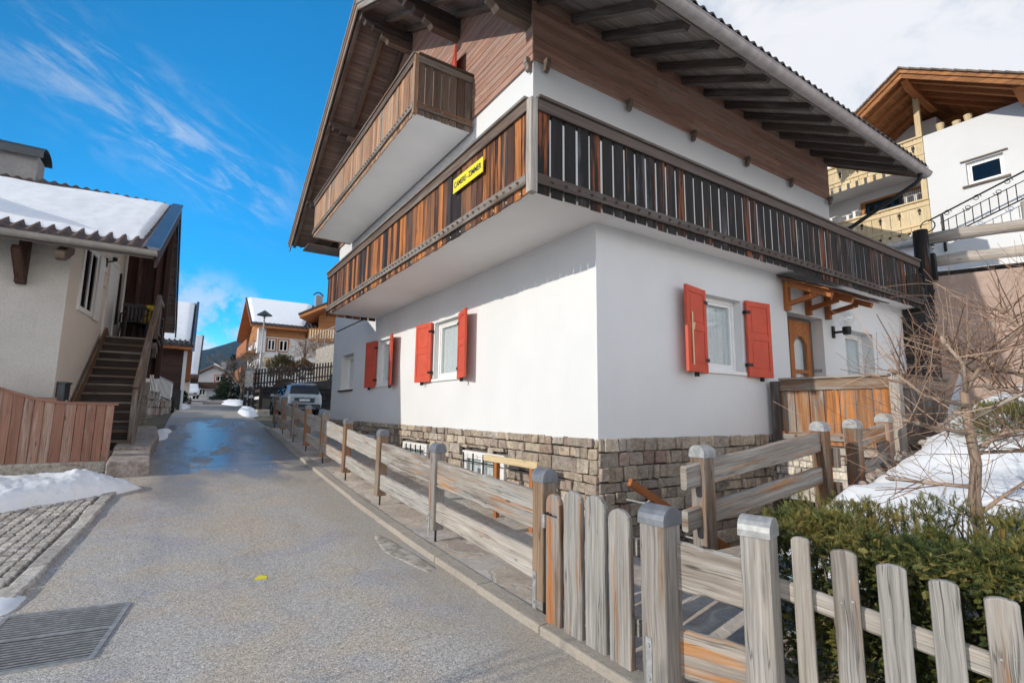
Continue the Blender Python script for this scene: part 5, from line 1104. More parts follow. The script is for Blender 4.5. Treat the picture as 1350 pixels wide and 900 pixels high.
# ------------------------------------------------------------------ vehicles
def car(name, loc, rz, label, cat, paint, van=False):
    """rear at y=0, nose at +y; a lofted body with glazing, lamps, bumpers and wheels"""
    t = thing(name, loc, label, cat); c, s = math.cos(rz), math.sin(rz); o = Vector(loc)
    def P(x, y, z): return V(o.x+x*c-y*s, o.y+x*s+y*c, o.z+z)
    L = 4.6 if not van else 5.2; Hh = 1.68 if not van else 2.2
    # stations: y, half width, sill z, belt z, roof z, roof half width
    if not van: st = [(0.0, .80, .46, .98, 1.02, .72), (.05, .88, .34, 1.03, 1.12, .72), (.13, .91, .28, 1.06, 1.34, .68), (.36, .93, .25, 1.06, 1.62, .65), (1.0, .93, .25, 1.03, 1.67, .62), (1.9, .93, .25, 1.0, 1.68, .62), (2.5, .93, .25, .98, 1.63, .61), (2.95, .93, .25, .98, 1.42, .62), (3.4, .92, .25, .99, 1.03, .68), (4.0, .90, .27, .90, .94, .66), (4.4, .84, .32, .76, .80, .6), (4.6, .70, .42, .62, .64, .5)]
    else: st = [(0, .86, .4, 1.05, 1.95, .74), (.08, .94, .3, 1.1, 2.1, .78), (.6, .96, .28, 1.1, 2.2, .8), (2.6, .96, .28, 1.1, 2.2, .8), (3.5, .96, .28, 1.1, 2.1, .76), (4.1, .95, .28, 1.08, 1.4, .78), (4.4, .94, .28, 1.0, 1.06, .76), (5.0, .9, .3, .85, .88, .7), (5.2, .75, .42, .65, .68, .6)]
    def ring(q):
        y, w, zs_, zb, zr, wr = q
        hf = [(w*.86, zs_), (w*.985, zs_+.12), (w, (zs_+zb)/2), (w*.985, zb-.06), (w*.955, zb), (wr+(w*.955-wr)*.35, zb+(zr-zb)*.62), (wr, zr-.05*min(1, (zr-zb)/.2)), (wr*.6, zr)]
        return [P(x, y, z) for x, z in hf]+[P(-x, y, z) for x, z in hf[::-1]]
    b = MB(); rr = []
    for q in st:
        r = []
        for v in ring(q): r.append(len(b.v)); b.v.append(tuple(v))
        rr.append(r)
    n = len(rr[0])
    for a, e in zip(rr, rr[1:]):
        for i in range(n): b.face(None, [a[i], a[(i+1) % n], e[(i+1) % n], e[i]], X_)
    b.face(None, rr[0][::-1]); b.face(None, rr[-1]); body = b.build('body', M[paint], t, smooth=True); body.modifiers.new('subsurf', 'SUBSURF').levels = 1; body.modifiers['subsurf'].render_levels = 1
    def patch(pts, d, name, mat, parent=body):
        b = MB(); b.face([P(*q) for q in pts]); f = b.build(name, M[mat], parent); m = f.modifiers.new('s', 'SOLIDIFY'); m.thickness = .012; m.offset = 0; return f
    for sx in (-1, 1):
        if not van:
            patch([(sx*.885, .72, 1.08), (sx*.885, 1.35, 1.07), (sx*.70, 1.35, 1.565), (sx*.70, 1.0, 1.55)], 0, 'side_window', 'glass_d'); patch([(sx*.885, 1.42, 1.06), (sx*.885, 2.3, 1.03), (sx*.70, 2.28, 1.56), (sx*.70, 1.42, 1.57)], 0, 'side_window', 'glass_d'); patch([(sx*.885, 2.37, 1.03), (sx*.885, 3.1, 1.03), (sx*.73, 2.62, 1.45), (sx*.70, 2.36, 1.55)], 0, 'side_window', 'glass_d')
        else: patch([(sx*.93, 3.1, 1.2), (sx*.93, 3.95, 1.2), (sx*.84, 3.6, 1.8), (sx*.82, 3.1, 1.85)], 0, 'side_window', 'glass_d')
        for y in (.85, 3.62 if not van else 4.2):
            b = MB(); ax = (P(1, 0, 0)-P(0, 0, 0)).normalized(); b.lathe(P(sx*.80-.11, y, .34), [(.0, 0), (.30, 0), (.345, .03), (.345, .19), (.30, .22), (.0, .22)], 20, ax); w = b.build('wheel', M['rubber'], t); b = MB(); b.lathe(P(sx*.80-.115, y, .34), [(0, -.002), (.22, -.002), (.23, .02), (.23, .21), (.22, .234), (0, .234)], 14, ax); b.build('rim', M['zinc'], w)
            b = MB(); n_ = 12
            for k in range(n_):
                a0, a1 = math.pi*k/n_, math.pi*(k+1)/n_; q = [(y+.36*math.cos(a0), .34+.36*math.sin(a0)), (y+.36*math.cos(a1), .34+.36*math.sin(a1)), (y+.42*math.cos(a1), .34+.42*math.sin(a1)), (y+.42*math.cos(a0), .34+.42*math.sin(a0))]
                b.hexa([P(sx*.88, *u) for u in q]+[P(sx*.945, *u) for u in q])
            b.build('wheel_arch', M['black'], body)
        if not van:
            patch([(sx*.50, .035, .92), (sx*.86, .10, .92), (sx*.86, .13, 1.03), (sx*.50, .06, 1.01)], 0, 'rear_lamp', 'lampred')
        else: patch([(sx*.78, 5.08, .72), (sx*.5, 5.16, .70), (sx*.52, 5.1, .82), (sx*.8, 4.98, .86)], 0, 'headlight', 'plate')
        b = MB(); q = P(sx*1.02, 3.0 if not van else 3.9, 1.08); b.obox(q, (P(.09, 0, 0)-o), (P(0, .05, 0)-o), Z_*.07); b.build('wing_mirror', M[paint], t, bevel=.02)
    if not van:
        patch([(-.74, .03, 1.12), (.74, .03, 1.12), (.65, .235, 1.56), (-.65, .235, 1.56)], 0, 'rear_window', 'glass_d')
        b = MB(); b.hexa([P(-.80, -.03, .36), P(.80, -.03, .36), P(.84, .2, .30), P(-.84, .2, .30), P(-.80, -.035, .60), P(.80, -.035, .60), P(.86, .2, .60), P(-.86, .2, .60)]); b.build('bumper', M['mailbox'], body, bevel=.03)
        b = MB(); b.hexa([P(-.56, -.05, .34), P(.56, -.05, .34), P(.56, .1, .34), P(-.56, .1, .34), P(-.56, -.05, .42), P(.56, -.05, .42), P(.56, .1, .42), P(-.56, .1, .42)]); b.build('skid_plate', M['zinc'], body, bevel=.01)
        b = MB(); b.obox(P(0, -.005, .80), P(.26, 0, 0)-o, P(0, .008, 0)-o, Z_*.058); pl = b.build('number_plate', M['plate'], body)
        b = MB(); b.obox(P(0, .0, .80), P(.50, 0, 0)-o, P(0, .006, 0)-o, Z_*.12); b.build('plate_recess', M['mailbox'], body)
        b = MB(); b.hexa([P(-.60, .22, 1.60), P(.60, .22, 1.60), P(.60, .55, 1.65), P(-.60, .55, 1.65), P(-.60, .20, 1.63), P(.60, .20, 1.63), P(.60, .55, 1.685), P(-.60, .55, 1.685)]); b.build('roof_spoiler', M[paint], body, bevel=.01)
        for sx in (-1, 1): b = MB(); b.tube([P(sx*.56, .9, 1.70), P(sx*.56, 1.0, 1.74), P(sx*.56, 2.2, 1.74), P(sx*.56, 2.35, 1.68)], .018, 6); b.build('roof_rail', M['zinc'], body)
    else:
        patch([(-.72, 4.12, 1.18), (.72, 4.12, 1.18), (.66, 3.6, 1.95), (-.66, 3.6, 1.95)], 0, 'windscreen', 'glass_d'); b = MB(); b.hexa([P(-.6, 5.0, .45), P(.6, 5.0, .45), P(.6, 5.18, .45), P(-.6, 5.18, .45), P(-.6, 5.0, .62), P(.6, 5.0, .62), P(.6, 5.17, .62), P(-.6, 5.17, .62)]); b.build('grille', M['black'], body)
    return t
car('parked_car', (1.40, 23.5, 1.20), rad(2), 'silver estate car parked beyond the rail fence with its rear to the road', 'car', 'carpaint')
car('parked_car', (1.05, 29.4, 1.2), rad(4), 'dark car half hidden left of the silver car', 'car', 'carpaint_d')
car('white_van', (-3.35, 66, 2.55), rad(184), 'white van parked at the far end of the road on the left', 'van', 'carpaint_w', True)

# ------------------------------------------------------------------ chalets down the road
def rot_frame(o, rz):
    c, s = math.cos(rz), math.sin(rz); return lambda x, y, z: V(o[0]+x*c-y*s, o[1]+x*s+y*c, o[2]+z)
def fbox(b, F, x0, x1, y0, y1, z0, z1, **k): b.hexa([F(x0, y0, z0), F(x1, y0, z0), F(x1, y1, z0), F(x0, y1, z0), F(x0, y0, z1), F(x1, y0, z1), F(x1, y1, z1), F(x0, y1, z1)], **k)
def fwin(parent, F, axis, c, u0, u1, z0, z1, sgn, surround='w_chalet', fr='frame'):
    """framed window standing on a far facade"""
    def bx(b, a0, a1, za, zb, d0, d1):
        q0, q1 = sorted((c+sgn*d0, c+sgn*d1)); fbox(b, F, *((q0, q1, a0, a1) if axis == 'x' else (a0, a1, q0, q1)), za, zb)
    b = MB(); bx(b, u0-.1, u0, z0-.1, z1+.1, .002, .07); bx(b, u1, u1+.1, z0-.1, z1+.1, .002, .07); bx(b, u0, u1, z1, z1+.1, .002, .07); bx(b, u0, u1, z0-.1, z0, .002, .07); w = b.build('window', M[surround], parent)
    b = MB(); bx(b, u0, u0+.07, z0, z1, .002, .045); bx(b, u1-.07, u1, z0, z1, .002, .045); bx(b, (u0+u1)/2-.05, (u0+u1)/2+.05, z0, z1, .002, .045); bx(b, u0+.07, u1-.07, z1-.07, z1, .002, .044); bx(b, u0+.07, u1-.07, z0, z0+.07, .002, .044); b.build('window_frame', M[fr], w)
    b = MB(); bx(b, u0, u1, z0, z1, .004, .02); b.build('pane', M['glass_d'], w); return w
H5 = thing('snowy_chalet', (2.2, 41, 2.6), 'white house with snow on its big roof and orange wooden gable, behind the street lamp', 'house')
F = rot_frame((1.2, 40.2, 3.05), 0); fw, fd = 8.5, 9.6
b = MB(); fbox(b, F, 0, fw, 0, fd, -1.2, 5.0); b.build('wall', M['white'], H5)
b = MB(); fbox(b, F, -.02, fw+.02, -.02, fd, 4.25, 5.1); b.build('board_cladding', M['w_chalet'], H5)
b = MB(); b.prism([F(-.02, 0, 5.1), F(-.02, fd, 5.1), F(-.02, fd/2, 7.85)], F(1, 0, 0)-F(0, 0, 0)); b.build('gable_boards', M['w_chalet'], H5)
b = MB(); b.hexa([F(-1.0, -.9, 4.82), F(fw+.2, -.9, 4.82), F(fw+.2, fd/2, 7.85), F(-1.0, fd/2, 7.85), F(-1.0, -.9, 5.04), F(fw+.2, -.9, 5.04), F(fw+.2, fd/2, 8.07), F(-1.0, fd/2, 8.07)]); b.hexa([F(-1.0, fd/2, 7.85), F(fw+.2, fd/2, 7.85), F(fw+.2, fd+.9, 4.82), F(-1.0, fd+.9, 4.82), F(-1.0, fd/2, 8.07), F(fw+.2, fd/2, 8.07), F(fw+.2, fd+.9, 5.04), F(-1.0, fd+.9, 5.04)]); b.build('roof', M['w_orange'], H5)
tiles(H5, 0, 1, lambda u: F(-1.05, -.95, 5.07).lerp(F(fw+.25, -.95, 5.07), u), lambda u: F(-1.05, fd/2, 8.12).lerp(F(fw+.25, fd/2, 8.12), u), 1/30, 'roof_tiles', M['tile'], .05, .1)
b = MB(); b.grid(50, 24, lambda u, v: F(-.9, -.9, 5.12).lerp(F(2.9, -.9, 5.12), u).lerp(F(-.9, fd/2, 8.16).lerp(F(4.6, fd/2, 8.16), u), .04+.95*v)+Z_*(.02+.17*min(1, v/.08, (1-v)/.04, (1-u)/.06, u/.04))); tag(b.build('roof_snow', M['snow'], smooth=True), 'snow on the big roof of the white house behind the street lamp', 'snow')
for u0, u1 in ((.4, .95), (1.25, 1.9)): fwin(H5, F, 'y', 0, u0, u1, 3.15, 4.05, -1)
b = MB(); fbox(b, F, .2, .85, -.03, .0, 1.8, 2.6); b.build('wall_painting', M['w_straw'], H5); b = MB(); fbox(b, F, .38, .68, -.045, -.03, 1.85, 2.3); b.build('painted_figure', M['w_beam2'], H5)
b = MB(); pts = [F(.9+1.1*(1-math.cos(math.pi*k/12)), -.03, -.3+1.25*math.sin(math.pi*k/12)) for k in range(13)]; b.prism(pts, F(0, .02, 0)-F(0, 0, 0)); b.build('cellar_arch', M['w_screen'], H5)
for z in (3.0, .9):
    b = MB(); fbox(b, F, -1.0, 0, 1.0, fd-.8, z, z+.14); bl = b.build('balcony', M['w_chalet'], H5); b = MB(); fbox(b, F, -1.04, -.98, 1.0, fd-.8, z+.1, z+1.05); b.build('balcony_boards', M['w_orange'], bl)
for y in (2.2, 5.2): fwin(H5, F, 'x', 0, y, y+.9, 3.3, 4.4, -1)
b = MB(); fbox(b, F, -.35, .2, -.25, .6, 2.9, 4.5); b.prism([F(-.35, -.25, 4.5), F(.2, -.25, 4.5), F(.2, .6, 4.5), F(-.35, .6, 4.5)], V(0, 0, .35)); b.build('bay', M['white'], H5)
b = MB(); fbox(b, F, 4.7, 5.3, fd/2-.9, fd/2-.3, 7.0, 9.0); chm = b.build('chimney', M['concrete'], H5); b = MB(); b.tube([F(4.5+.15*k, fd/2-.6, 9.05+.28*math.sin(math.pi*k/6)) for k in range(7)], .07, 6); b.build('chimney_hood', M['mailbox'], chm)
b = MB(); b.tube([F(3.25, -.95, 4.9), F(3.25, -.2, 4.6), F(3.25, -.1, 2.6)], .05, 6); b.build('downpipe', M['iron'], H5)

H6 = thing('wooden_chalet', (8, 41, 5), 'orange wooden chalet with carved balcony, higher up behind the white house corner', 'house')
F = rot_frame((5.0, 38.2, 4.9), rad(-30)); b = MB(); fbox(b, F, 0, 10, 0, 9, -2, 2.2); b.build('wall', M['white'], H6)
b = MB(); fbox(b, F, .0, 10.02, -.03, 9, 2.2, 4.4); b.prism([F(0, -.03, 4.4), F(10, -.03, 4.4), F(5, -.03, 6.5)], F(0, .3, 0)-F(0, 0, 0)); b.build('board_walls', M['w_chalet'], H6)
b = MB(); b.hexa([F(-1.1, -1.3, 3.75), F(5, -1.3, 6.5), F(5, 9, 6.5), F(-1.1, 9, 3.75), F(-1.1, -1.3, 3.98), F(5, -1.3, 6.73), F(5, 9, 6.73), F(-1.1, 9, 3.98)]); b.hexa([F(5, -1.3, 6.5), F(11, -1.3, 3.75), F(11, 9, 3.75), F(5, 9, 6.5), F(5, -1.3, 6.73), F(11, -1.3, 3.98), F(11, 9, 3.98), F(5, 9, 6.73)]); b.build('roof', M['w_orange'], H6)
b = MB(); b.hexa([F(-1.2, -1.35, 4.0), F(5, -1.35, 6.76), F(5, 9, 6.76), F(-1.2, 9, 4.0), F(-1.2, -1.35, 4.12), F(5, -1.35, 6.88), F(5, 9, 6.88), F(-1.2, 9, 4.12)]); b.build('roof_tiles', M['tile'], H6)
fwin(H6, F, 'y', -.03, 2.7, 3.9, 3.1, 4.1, -1, 'w_orange', 'w_beam2'); b = MB(); fbox(b, F, -.4, 10, -1.0, 0, 2.0, 2.14); bl = b.build('balcony', M['w_chalet'], H6); b = MB(); fbox(b, F, -.4, 10, -1.05, -.99, 2.1, 3.0); b.build('balcony_boards', M['w_chalet'], bl)
b = MB()
for k in range(12): fbox(b, F, -.3+.2*k, -.22+.2*k, -1.08, -1.052, 2.2, 2.9)
b.build('balusters', M['w_straw'], bl)
H7 = thing('small_chalet', (-1, 66, 2.7), 'small white chalet with a brown gable balcony at the far end of the road', 'house')
F = rot_frame((-2.35, 66.5, 2.55), rad(-12)); b = MB(); fbox(b, F, 0, 3.6, 0, 6, 0, 2.6); b.prism([F(0, 0, 2.6), F(3.6, 0, 2.6), F(3.6, 0, 2.9), F(1.7, 0, 3.9), F(0, 0, 2.8)], F(0, 6, 0)-F(0, 0, 0)); b.build('wall', M['white'], H7)
b = MB(); b.hexa([F(-.9, -.9, 2.4), F(1.7, -.9, 3.9), F(1.7, 6, 3.9), F(-.9, 6, 2.4), F(-.9, -.9, 2.62), F(1.7, -.9, 4.12), F(1.7, 6, 4.12), F(-.9, 6, 2.62)]); b.hexa([F(1.7, -.9, 3.9), F(4.5, -.9, 2.5), F(4.5, 6, 2.5), F(1.7, 6, 3.9), F(1.7, -.9, 4.12), F(4.5, -.9, 2.72), F(4.5, 6, 2.72), F(1.7, 6, 4.12)]); b.build('roof', M['w_beam2'], H7)
b = MB(); b.hexa([F(1.75, -.85, 4.13), F(4.4, -.85, 2.80), F(4.4, 6, 2.80), F(1.75, 6, 4.13), F(1.75, -.85, 4.30), F(4.4, -.85, 2.96), F(4.4, 6, 2.96), F(1.75, 6, 4.30)]); tag(b.build('roof_snow', M['snow'], bevel=.04), 'snow on the roof of the small far chalet', 'snow')
b = MB(); fbox(b, F, -.2, 3.8, -.7, 0, 1.35, 2.0); b.build('balcony', M['w_screen'], H7); fwin(H7, F, 'y', 0, .35, 1.0, .5, 1.2, -1, 'frame'); fwin(H7, F, 'y', 0, 2.3, 2.9, .5, 1.2, -1, 'frame'); fwin(H7, F, 'y', 0, 1.9, 2.9, 2.2, 2.85, -1, 'red')
b = MB(); fbox(b, F, 1.5, 3.5, -.4, -.3, .0, .35); b.build('flower_box', M['w_screen'], H7); b = MB(); fbox(b, F, 2.2, 2.7, 1.4, 1.9, 3.4, 4.6); chm = b.build('chimney', M['concrete'], H7); b = MB(); fbox(b, F, 2.1, 2.8, 1.3, 2.0, 4.75, 4.85); b.build('chimney_hood', M['mailbox'], chm)
# ------------------------------------------------------------------ right bank beyond the car: wall, fences, lamp
b = MB(); w0 = V(-.55, 28.9, 0); w1 = V(6.5, 27.2, 0); wd2 = (w1-w0).normalized(); wn2 = V(wd2.y, -wd2.x, 0); wl2_ = (w1-w0).length
for k in range(6): rubble(b, lambda u: (w0+wd2*u, wn2), wl2_, 1.1+.33*k, 1.43+.33*k, .3, .2, .4) if k < 5 else None
b.hexa([w0-wn2*.5+Z_*1, w1-wn2*.5+Z_*1, w1-wn2*.1+Z_*1, w0-wn2*.1+Z_*1, w0-wn2*.5+Z_*2.7, w1-wn2*.5+Z_*3.8, w1-wn2*.1+Z_*3.8, w0-wn2*.1+Z_*2.7])
tag(b.build('retaining_wall', M['stone_d'], bevel=.03), 'dark stone retaining wall behind the silver car', 'wall')
df = thing('picket_fence', (2, 28, 3), 'dark picket fence climbing along the top of the stone wall behind the silver car', 'fence')
fa, fb = w0-wn2*.3, w1-wn2*.3; zf = lambda k: 2.78+1.05*k
for k in range(46):
    q = fa.lerp(fb, k/45); b = MB(); z = zf(k/45); b.obox(q+Z_*(z+.5), wd2*.045, wn2*.012, Z_*.52); b.prism([q+wd2*-.045+Z_*(z+1.02), q+wd2*.045+Z_*(z+1.02), q+Z_*(z+1.09)], wn2*.02); b.build('picket', M['w_dark'], df)
for h in (.2, .78): b = MB(); b.bar(fa-wn2*.03+Z_*(zf(0)+h), fb-wn2*.03+Z_*(zf(1)+h), .04, .08); b.build('rail', M['w_dark'], df)
gp_ = thing('gate_post', (-.75, 28.4, 1.6), 'pale concrete post at the lower end of the dark picket fence', 'post'); b = MB(); b.box(-.95, -.55, 28.2, 28.6, 1.3, 3.75); b.build('shaft', M['stone_p'], gp_, bevel=.02); b = MB(); b.box(-1.0, -.5, 28.15, 28.65, 3.75, 3.85); b.build('cap', M['concrete'], gp_, bevel=.02)
rf2 = thing('slatted_fence', (-1.2, 24, 1.6), 'low black slatted fence on a pale kerb at the right edge of the far road', 'fence')
for k in range(4):
    y = 20.6+k*2.3; x = -1.02+.02*k; b = MB(); b.box(x-.07, x+.07, y-.07, y+.07, prof(y), prof(y)+1.15); b.build('post', M['w_dark'], rf2)
    if k < 3:
        for h in (.3, .62, .95): b = MB(); b.box(x-.03, x+.03, y, y+2.3, prof(y+1)+h, prof(y+1)+h+.13); b.build('slat', M['w_dark'] if h != .62 else M['frame'], rf2)
b = MB(); b.box(-1.25, -.75, 19.6, 28.2, .9, 1.5); tag(b.build('parking_kerb', M['stone_p'], bevel=.03), 'pale concrete kerb wall under the low black slatted fence', 'wall')
sl_ = thing('street_lamp', (.25, 32.5, 2.4), 'tall street lamp with a conical dark hood in front of the snowy roof', 'street lamp')
b = MB(); b.tube([(.25, 32.5, 1.8), (.27, 32.5, 4.5), (.30, 32.5, 7.65)], [.075, .06, .045], 10); b.build('pole', M['steel'], sl_, smooth=True)
b = MB(); b.lathe((.30, 32.5, 7.55), [(.06, 0), (.07, .1), (.48, .16), (.46, .20), (.15, .42), (.04, .50), (0, .52)], 18); b.build('lamp_hood', M['mailbox'], sl_); b = MB(); b.lathe((.30, 32.5, 7.50), [(0, 0), (.1, .02), (.13, .12), (.1, .22)], 12); b.build('lamp_glass', M['globe'], sl_)
# stair railing up the slope
sr = thing('stair_railing', (4, 30, 5), 'grey metal railing climbing the planted slope towards the wooden chalet', 'railing'); a_, c_ = V(1.75, 31.5, 4.6), V(4.6, 27.9, 6.3); b = MB(); b.tube([a_+Z_*.9, c_+Z_*.9], .03, 6); b.tube([a_+Z_*.5, c_+Z_*.5], .022, 6)
for k in range(9): q = a_.lerp(c_, k/8); b.tube([q, q+Z_*.9], .022, 5)
b.build('rail', M['railmetal'], sr)
b = MB(); b.prism([V(3.0, 29.2, 3.2), V(4.7, 27.6, 3.2), V(4.7, 27.6, 6.0), V(3.0, 29.2, 5.3)], V(.4, .4, 0)); tag(b.build('slope_wall', M['stone_p'], bevel=.03), 'pale wall of the stairway climbing beside the house corner', 'wall')
# snow along the far road
blob('snow_pile', (-1.45, 21.2), .42, 2.6, rad(-2), .28, M['snow'], 'heap of white snow along the right edge of the far road', 'snow', base=rb, seedv=8, jag=.2)
blob('snow_pile', (-.9, 33.5), .9, 4.0, rad(4), .3, M['snow_d'], 'snow bank farther along the right side of the road', 'snow', base=rb, seedv=9, jag=.2)
blob('snow_pile', (-4.1, 25.6), .5, 1.6, rad(0), .25, M['snow_d'], 'small snow heap below the dark stone pillar', 'snow', base=rb, seedv=11, jag=.25)
blob('slope_snow', (3.2, 31.0), .7, 1.5, rad(30), .2, M['snow'], 'patch of snow on the planted slope above the dark picket fence', 'snow', seedv=12, jag=.3)
b = MB(); b.hexa([V(-2.75, 33, 1.72), V(-1.5, 33.6, 1.74), V(-1.3, 36, 1.82), V(-2.5, 36, 1.82), V(-2.75, 33, 1.95), V(-1.5, 33.6, 1.95), V(-1.3, 36, 2.02), V(-2.5, 36, 2.02)]); tag(b.build('road_hump', M['kerb'], bevel=.1), 'flat grey slab on the far road beside the snow', 'slab')

# ------------------------------------------------------------------ big white house on the hill at the right
HR = thing('hillside_house', (13, 0, 6), 'big white house with a carved yellow balcony and orange gable roof at the upper right', 'house')
QX = 13.
b = MB(); holes_wall(b, 'x', QX, -9, .42, 4.5, 9.43, [(-1.16, -.42, 7.64, 8.26, .14)], .14, -1); b.face([V(QX, .42, 4.5), V(QX, .42, 9.4), V(QX+8, .42, 9.4), V(QX+8, .42, 4.5)][::-1]); b.build('white_wall', M['white'], HR)
window(HR, 'x', QX+.09, -1.16, -.42, 7.64, 8.26, -1, mull=1, fw=.05, glass='glass_d', curtain=False)
b = MB(); b.box(QX-.06, QX+.1, -1.26, -.32, 7.57, 7.62); b.build('window_sill', M['w_beam2'], HR); b = MB(); b.box(QX-.05, QX+.1, -1.26, -.32, 8.29, 8.32); b.build('window_lintel', M['w_beam2'], HR)
b = MB(); b.box(QX+1.3, QX+9, .42, 9, 4.5, 10.5); b.build('loggia_wall', M['ceil'], HR)
b = MB(); b.box(QX+.05, QX+1.3, .425, 9, 8.75, 8.9); b.box(QX+.05, QX+1.3, .425, 9, 6.5, 6.68); b.box(QX+.02, QX+9, -9, .40, 9.1, 9.38); b.build('loggia_slab', M['ceil'], HR)
for z0, z1 in ((8.78, 9.42), (6.74, 7.55)):
    b = MB(); board_rail(b, 'x', QX-.02, .42, 9, z0, z1, .24, -1, .012); bb = b.build('carved_boards', M['w_straw'], HR, bevel=.006)
    b = MB(); b.box(QX-.07, QX+.03, .42, 9, z1, z1+.05); b.box(QX-.05, QX-.022, .42, 9, z0+.12, z0+.20); b.box(QX-.05, QX-.022, .42, 9, z1-.16, z1-.06); b.build('balcony_rail', M['w_straw'], bb)
    b = MB(); y = .5
    while y < 9: b.box(QX-.045, QX-.021, y, y+.16, z0-.20, z0-.02); y += .24
    b.build('scalloped_edge', M['w_straw'], bb)
    b = MB(); y = .66
    while y < 9: b.tube([(QX-.06, y, z1-.22), (QX-.06, y, z1-.30)], .035, 6); b.tube([(QX-.06, y, z1-.34), (QX-.06, y, z1-.38)], .022, 6); y += .48
    b.build('cutouts', M['iron'], bb)
for y in (.50, 3.35): b = MB(); b.box(QX-.03, QX+.09, y-.07, y+.07, 6.4, 10.75 if y < 1 else 9.0); b.build('balcony_post', M['w_straw'], HR, bevel=.01)
b = MB(); b.box(QX+1.27, QX+1.3, .75, 2.6, 7.05, 8.5); w = b.build('window', M['w_chalet'], HR); b = MB(); b.box(QX+1.255, QX+1.27, 1.45, 2.45, 7.1, 8.42); b.build('pane', M['glass_d'], w); b = MB()
for k in range(12): b.box(QX+1.24, QX+1.262, .82+.05*k, .85+.05*k, 7.35, 8.40)
b.build('curtain', M['curtain'], w)
b = MB(); b.box(QX+1.22, QX+1.3, 2.65, 2.85, 6.7, 8.4); b.box(QX+1.22, QX+1.3, 3.3, 3.6, 6.5, 8.3); b.build('door_surround', M['frame'], HR)
b = MB(); b.box(QX+2.2, QX+2.5, -9, 9, 9.2, 10.9); b.build('attic_boards', M['w_chalet'], HR)
def zr(y): return 10.92-.66*abs(y-.42)
RXa, RXb = QX-1.15, QX+9
b = MB()
for e in (2.6, -5.5): b.prism([V(RXa, .42, zr(.42)), V(RXa, e, zr(e)), V(RXa, e, zr(e)+.10), V(RXa, .42, zr(.42)+.10)], V(RXb-RXa, 0, 0), grain=X_)
b.build('roof_boarding', M['w_chalet'], HR)
b = MB()
for e in (2.65, -5.5):
    b.prism([V(RXa-.05, .42, zr(.42)-.16), V(RXa-.05, e, zr(e)-.16), V(RXa-.05, e, zr(e)+.02), V(RXa-.05, .42, zr(.42)+.02)], V(.05, 0, 0)); b.prism([V(RXa-.10, .42, zr(.42)-.02), V(RXa-.10, e, zr(e)-.02), V(RXa-.10, e, zr(e)+.10), V(RXa-.10, .42, zr(.42)+.10)], V(.05, 0, 0))
b.build('barge_board', M['w_chalet'], HR)
b = MB()
for e in (2.7, -5.5):
    n_ = 26
    for k in range(n_):
        y0, y1 = .42+(e-.42)*k/n_, .42+(e-.42)*(k+1)/n_; b.prism([V(RXa-.16, y0, zr(y0)+.10), V(RXa-.16, y1, zr(y1)+.08), V(RXa-.16, y1, zr(y1)+.13), V(RXa-.16, y0, zr(y0)+.15)], V(.9, 0, 0))
    b.prism([V(RXa+.74, .42, zr(.42)+.09), V(RXa+.74, e, zr(e)+.09), V(RXa+.74, e, zr(e)+.14), V(RXa+.74, .42, zr(.42)+.14)], V(9, 0, 0))
b.build('roof_shingles', M['w_beam2'], HR)
for y in (-1.75, .42, 1.75):
    b = MB(); zt = zr(y)-.05; b.prism([V(QX+1.2, y-.09, zt), V(RXa+.12, y-.09, zt), V(RXa+.12, y-.09, zt-.12), V(RXa+.3, y-.09, zt-.20), V(RXa+.55, y-.09, zt-.26), V(QX+1.2, y-.09, zt-.26)], V(0, .18, 0), grain=X_); b.build('purlin', M['w_orange'], HR, bevel=.01)
for k in range(4):
    for e in (2.5, -5.4): x = QX-.8+.55*k; b = MB(); b.bar(V(x, .42, zr(.42)-.06), V(x, e, zr(e)-.06), .09, .12); b.build('rafter', M['w_orange'], HR)
for y, h in ((.05, .26), (-.55, .22), (-.3, .16)):
    fg = thing('flower_pot', (QX+.18, y, 9.42), 'small pot standing on the balcony edge of the hillside house', 'pot', 'pots on the balcony edge'); b = MB(); b.lathe((QX+.15, y+.0, 9.42), [(.0, 0), (.07, 0), (.1, h), (.0, h)], 10); b.build('pot', M['w_straw'], fg); fg['label'] = {.05: 'tallest straw coloured pot on the wall ledge of the hillside house', -.55: 'pot farthest right on the wall ledge of the hillside house', -.3: 'low pot between the other two on the hillside house ledge'}[y]
# white wall below the railing, and the wrought iron railing
b = MB(); b.prism([V(12.4, .3, 4.6), V(12.4, -9, 4.6), V(12.4, -9, 7.6), V(12.4, .3, 5.95)], V(.5, 0, 0)); o = b.build('ramp_wall', M['white']); tag(o, 'white wall of the ramp below the wrought iron railing at the right', 'wall')
ir = thing('iron_railing', (12.3, -2, 6), 'scrolled wrought iron railing rising along the white ramp wall at the right', 'railing')
za = lambda y: 6.0-.33*(y-.3); b = MB(); b.tube([(12.3, .3, za(.3)+.72), (12.3, -7, za(-7)+.72)], .022, 6); b.tube([(12.3, .3, za(.3)+.08), (12.3, -7, za(-7)+.08)], .018, 6); b.tube([(12.3, .05, za(.05)+.5), (12.3, -7, za(-7)+.5)], .012, 5); b.tube([(12.3, .0, za(.0)-.3), (12.3, .0, za(.0)+.72)], .035, 6); b.build('rail', M['iron'], ir)
b = MB()
for k in range(40): y = -.12-.165*k; b.tube([(12.3, y, za(y)+.08), (12.3, y, za(y)+.52)], .010, 4)
b.build('bars', M['iron'], ir)
b = MB()
for k in range(11):
    y = -.1-.6*k
    for s in (1, -1):
        pts = [V(12.3, y-.22+s*.2-s*(.09*(1-q/14))*math.cos(q*.75), za(y-.22)+.61+.085*(1-q/16)*math.sin(q*.75)*s) for q in range(13)]; b.tube(pts, .009, 4, False)
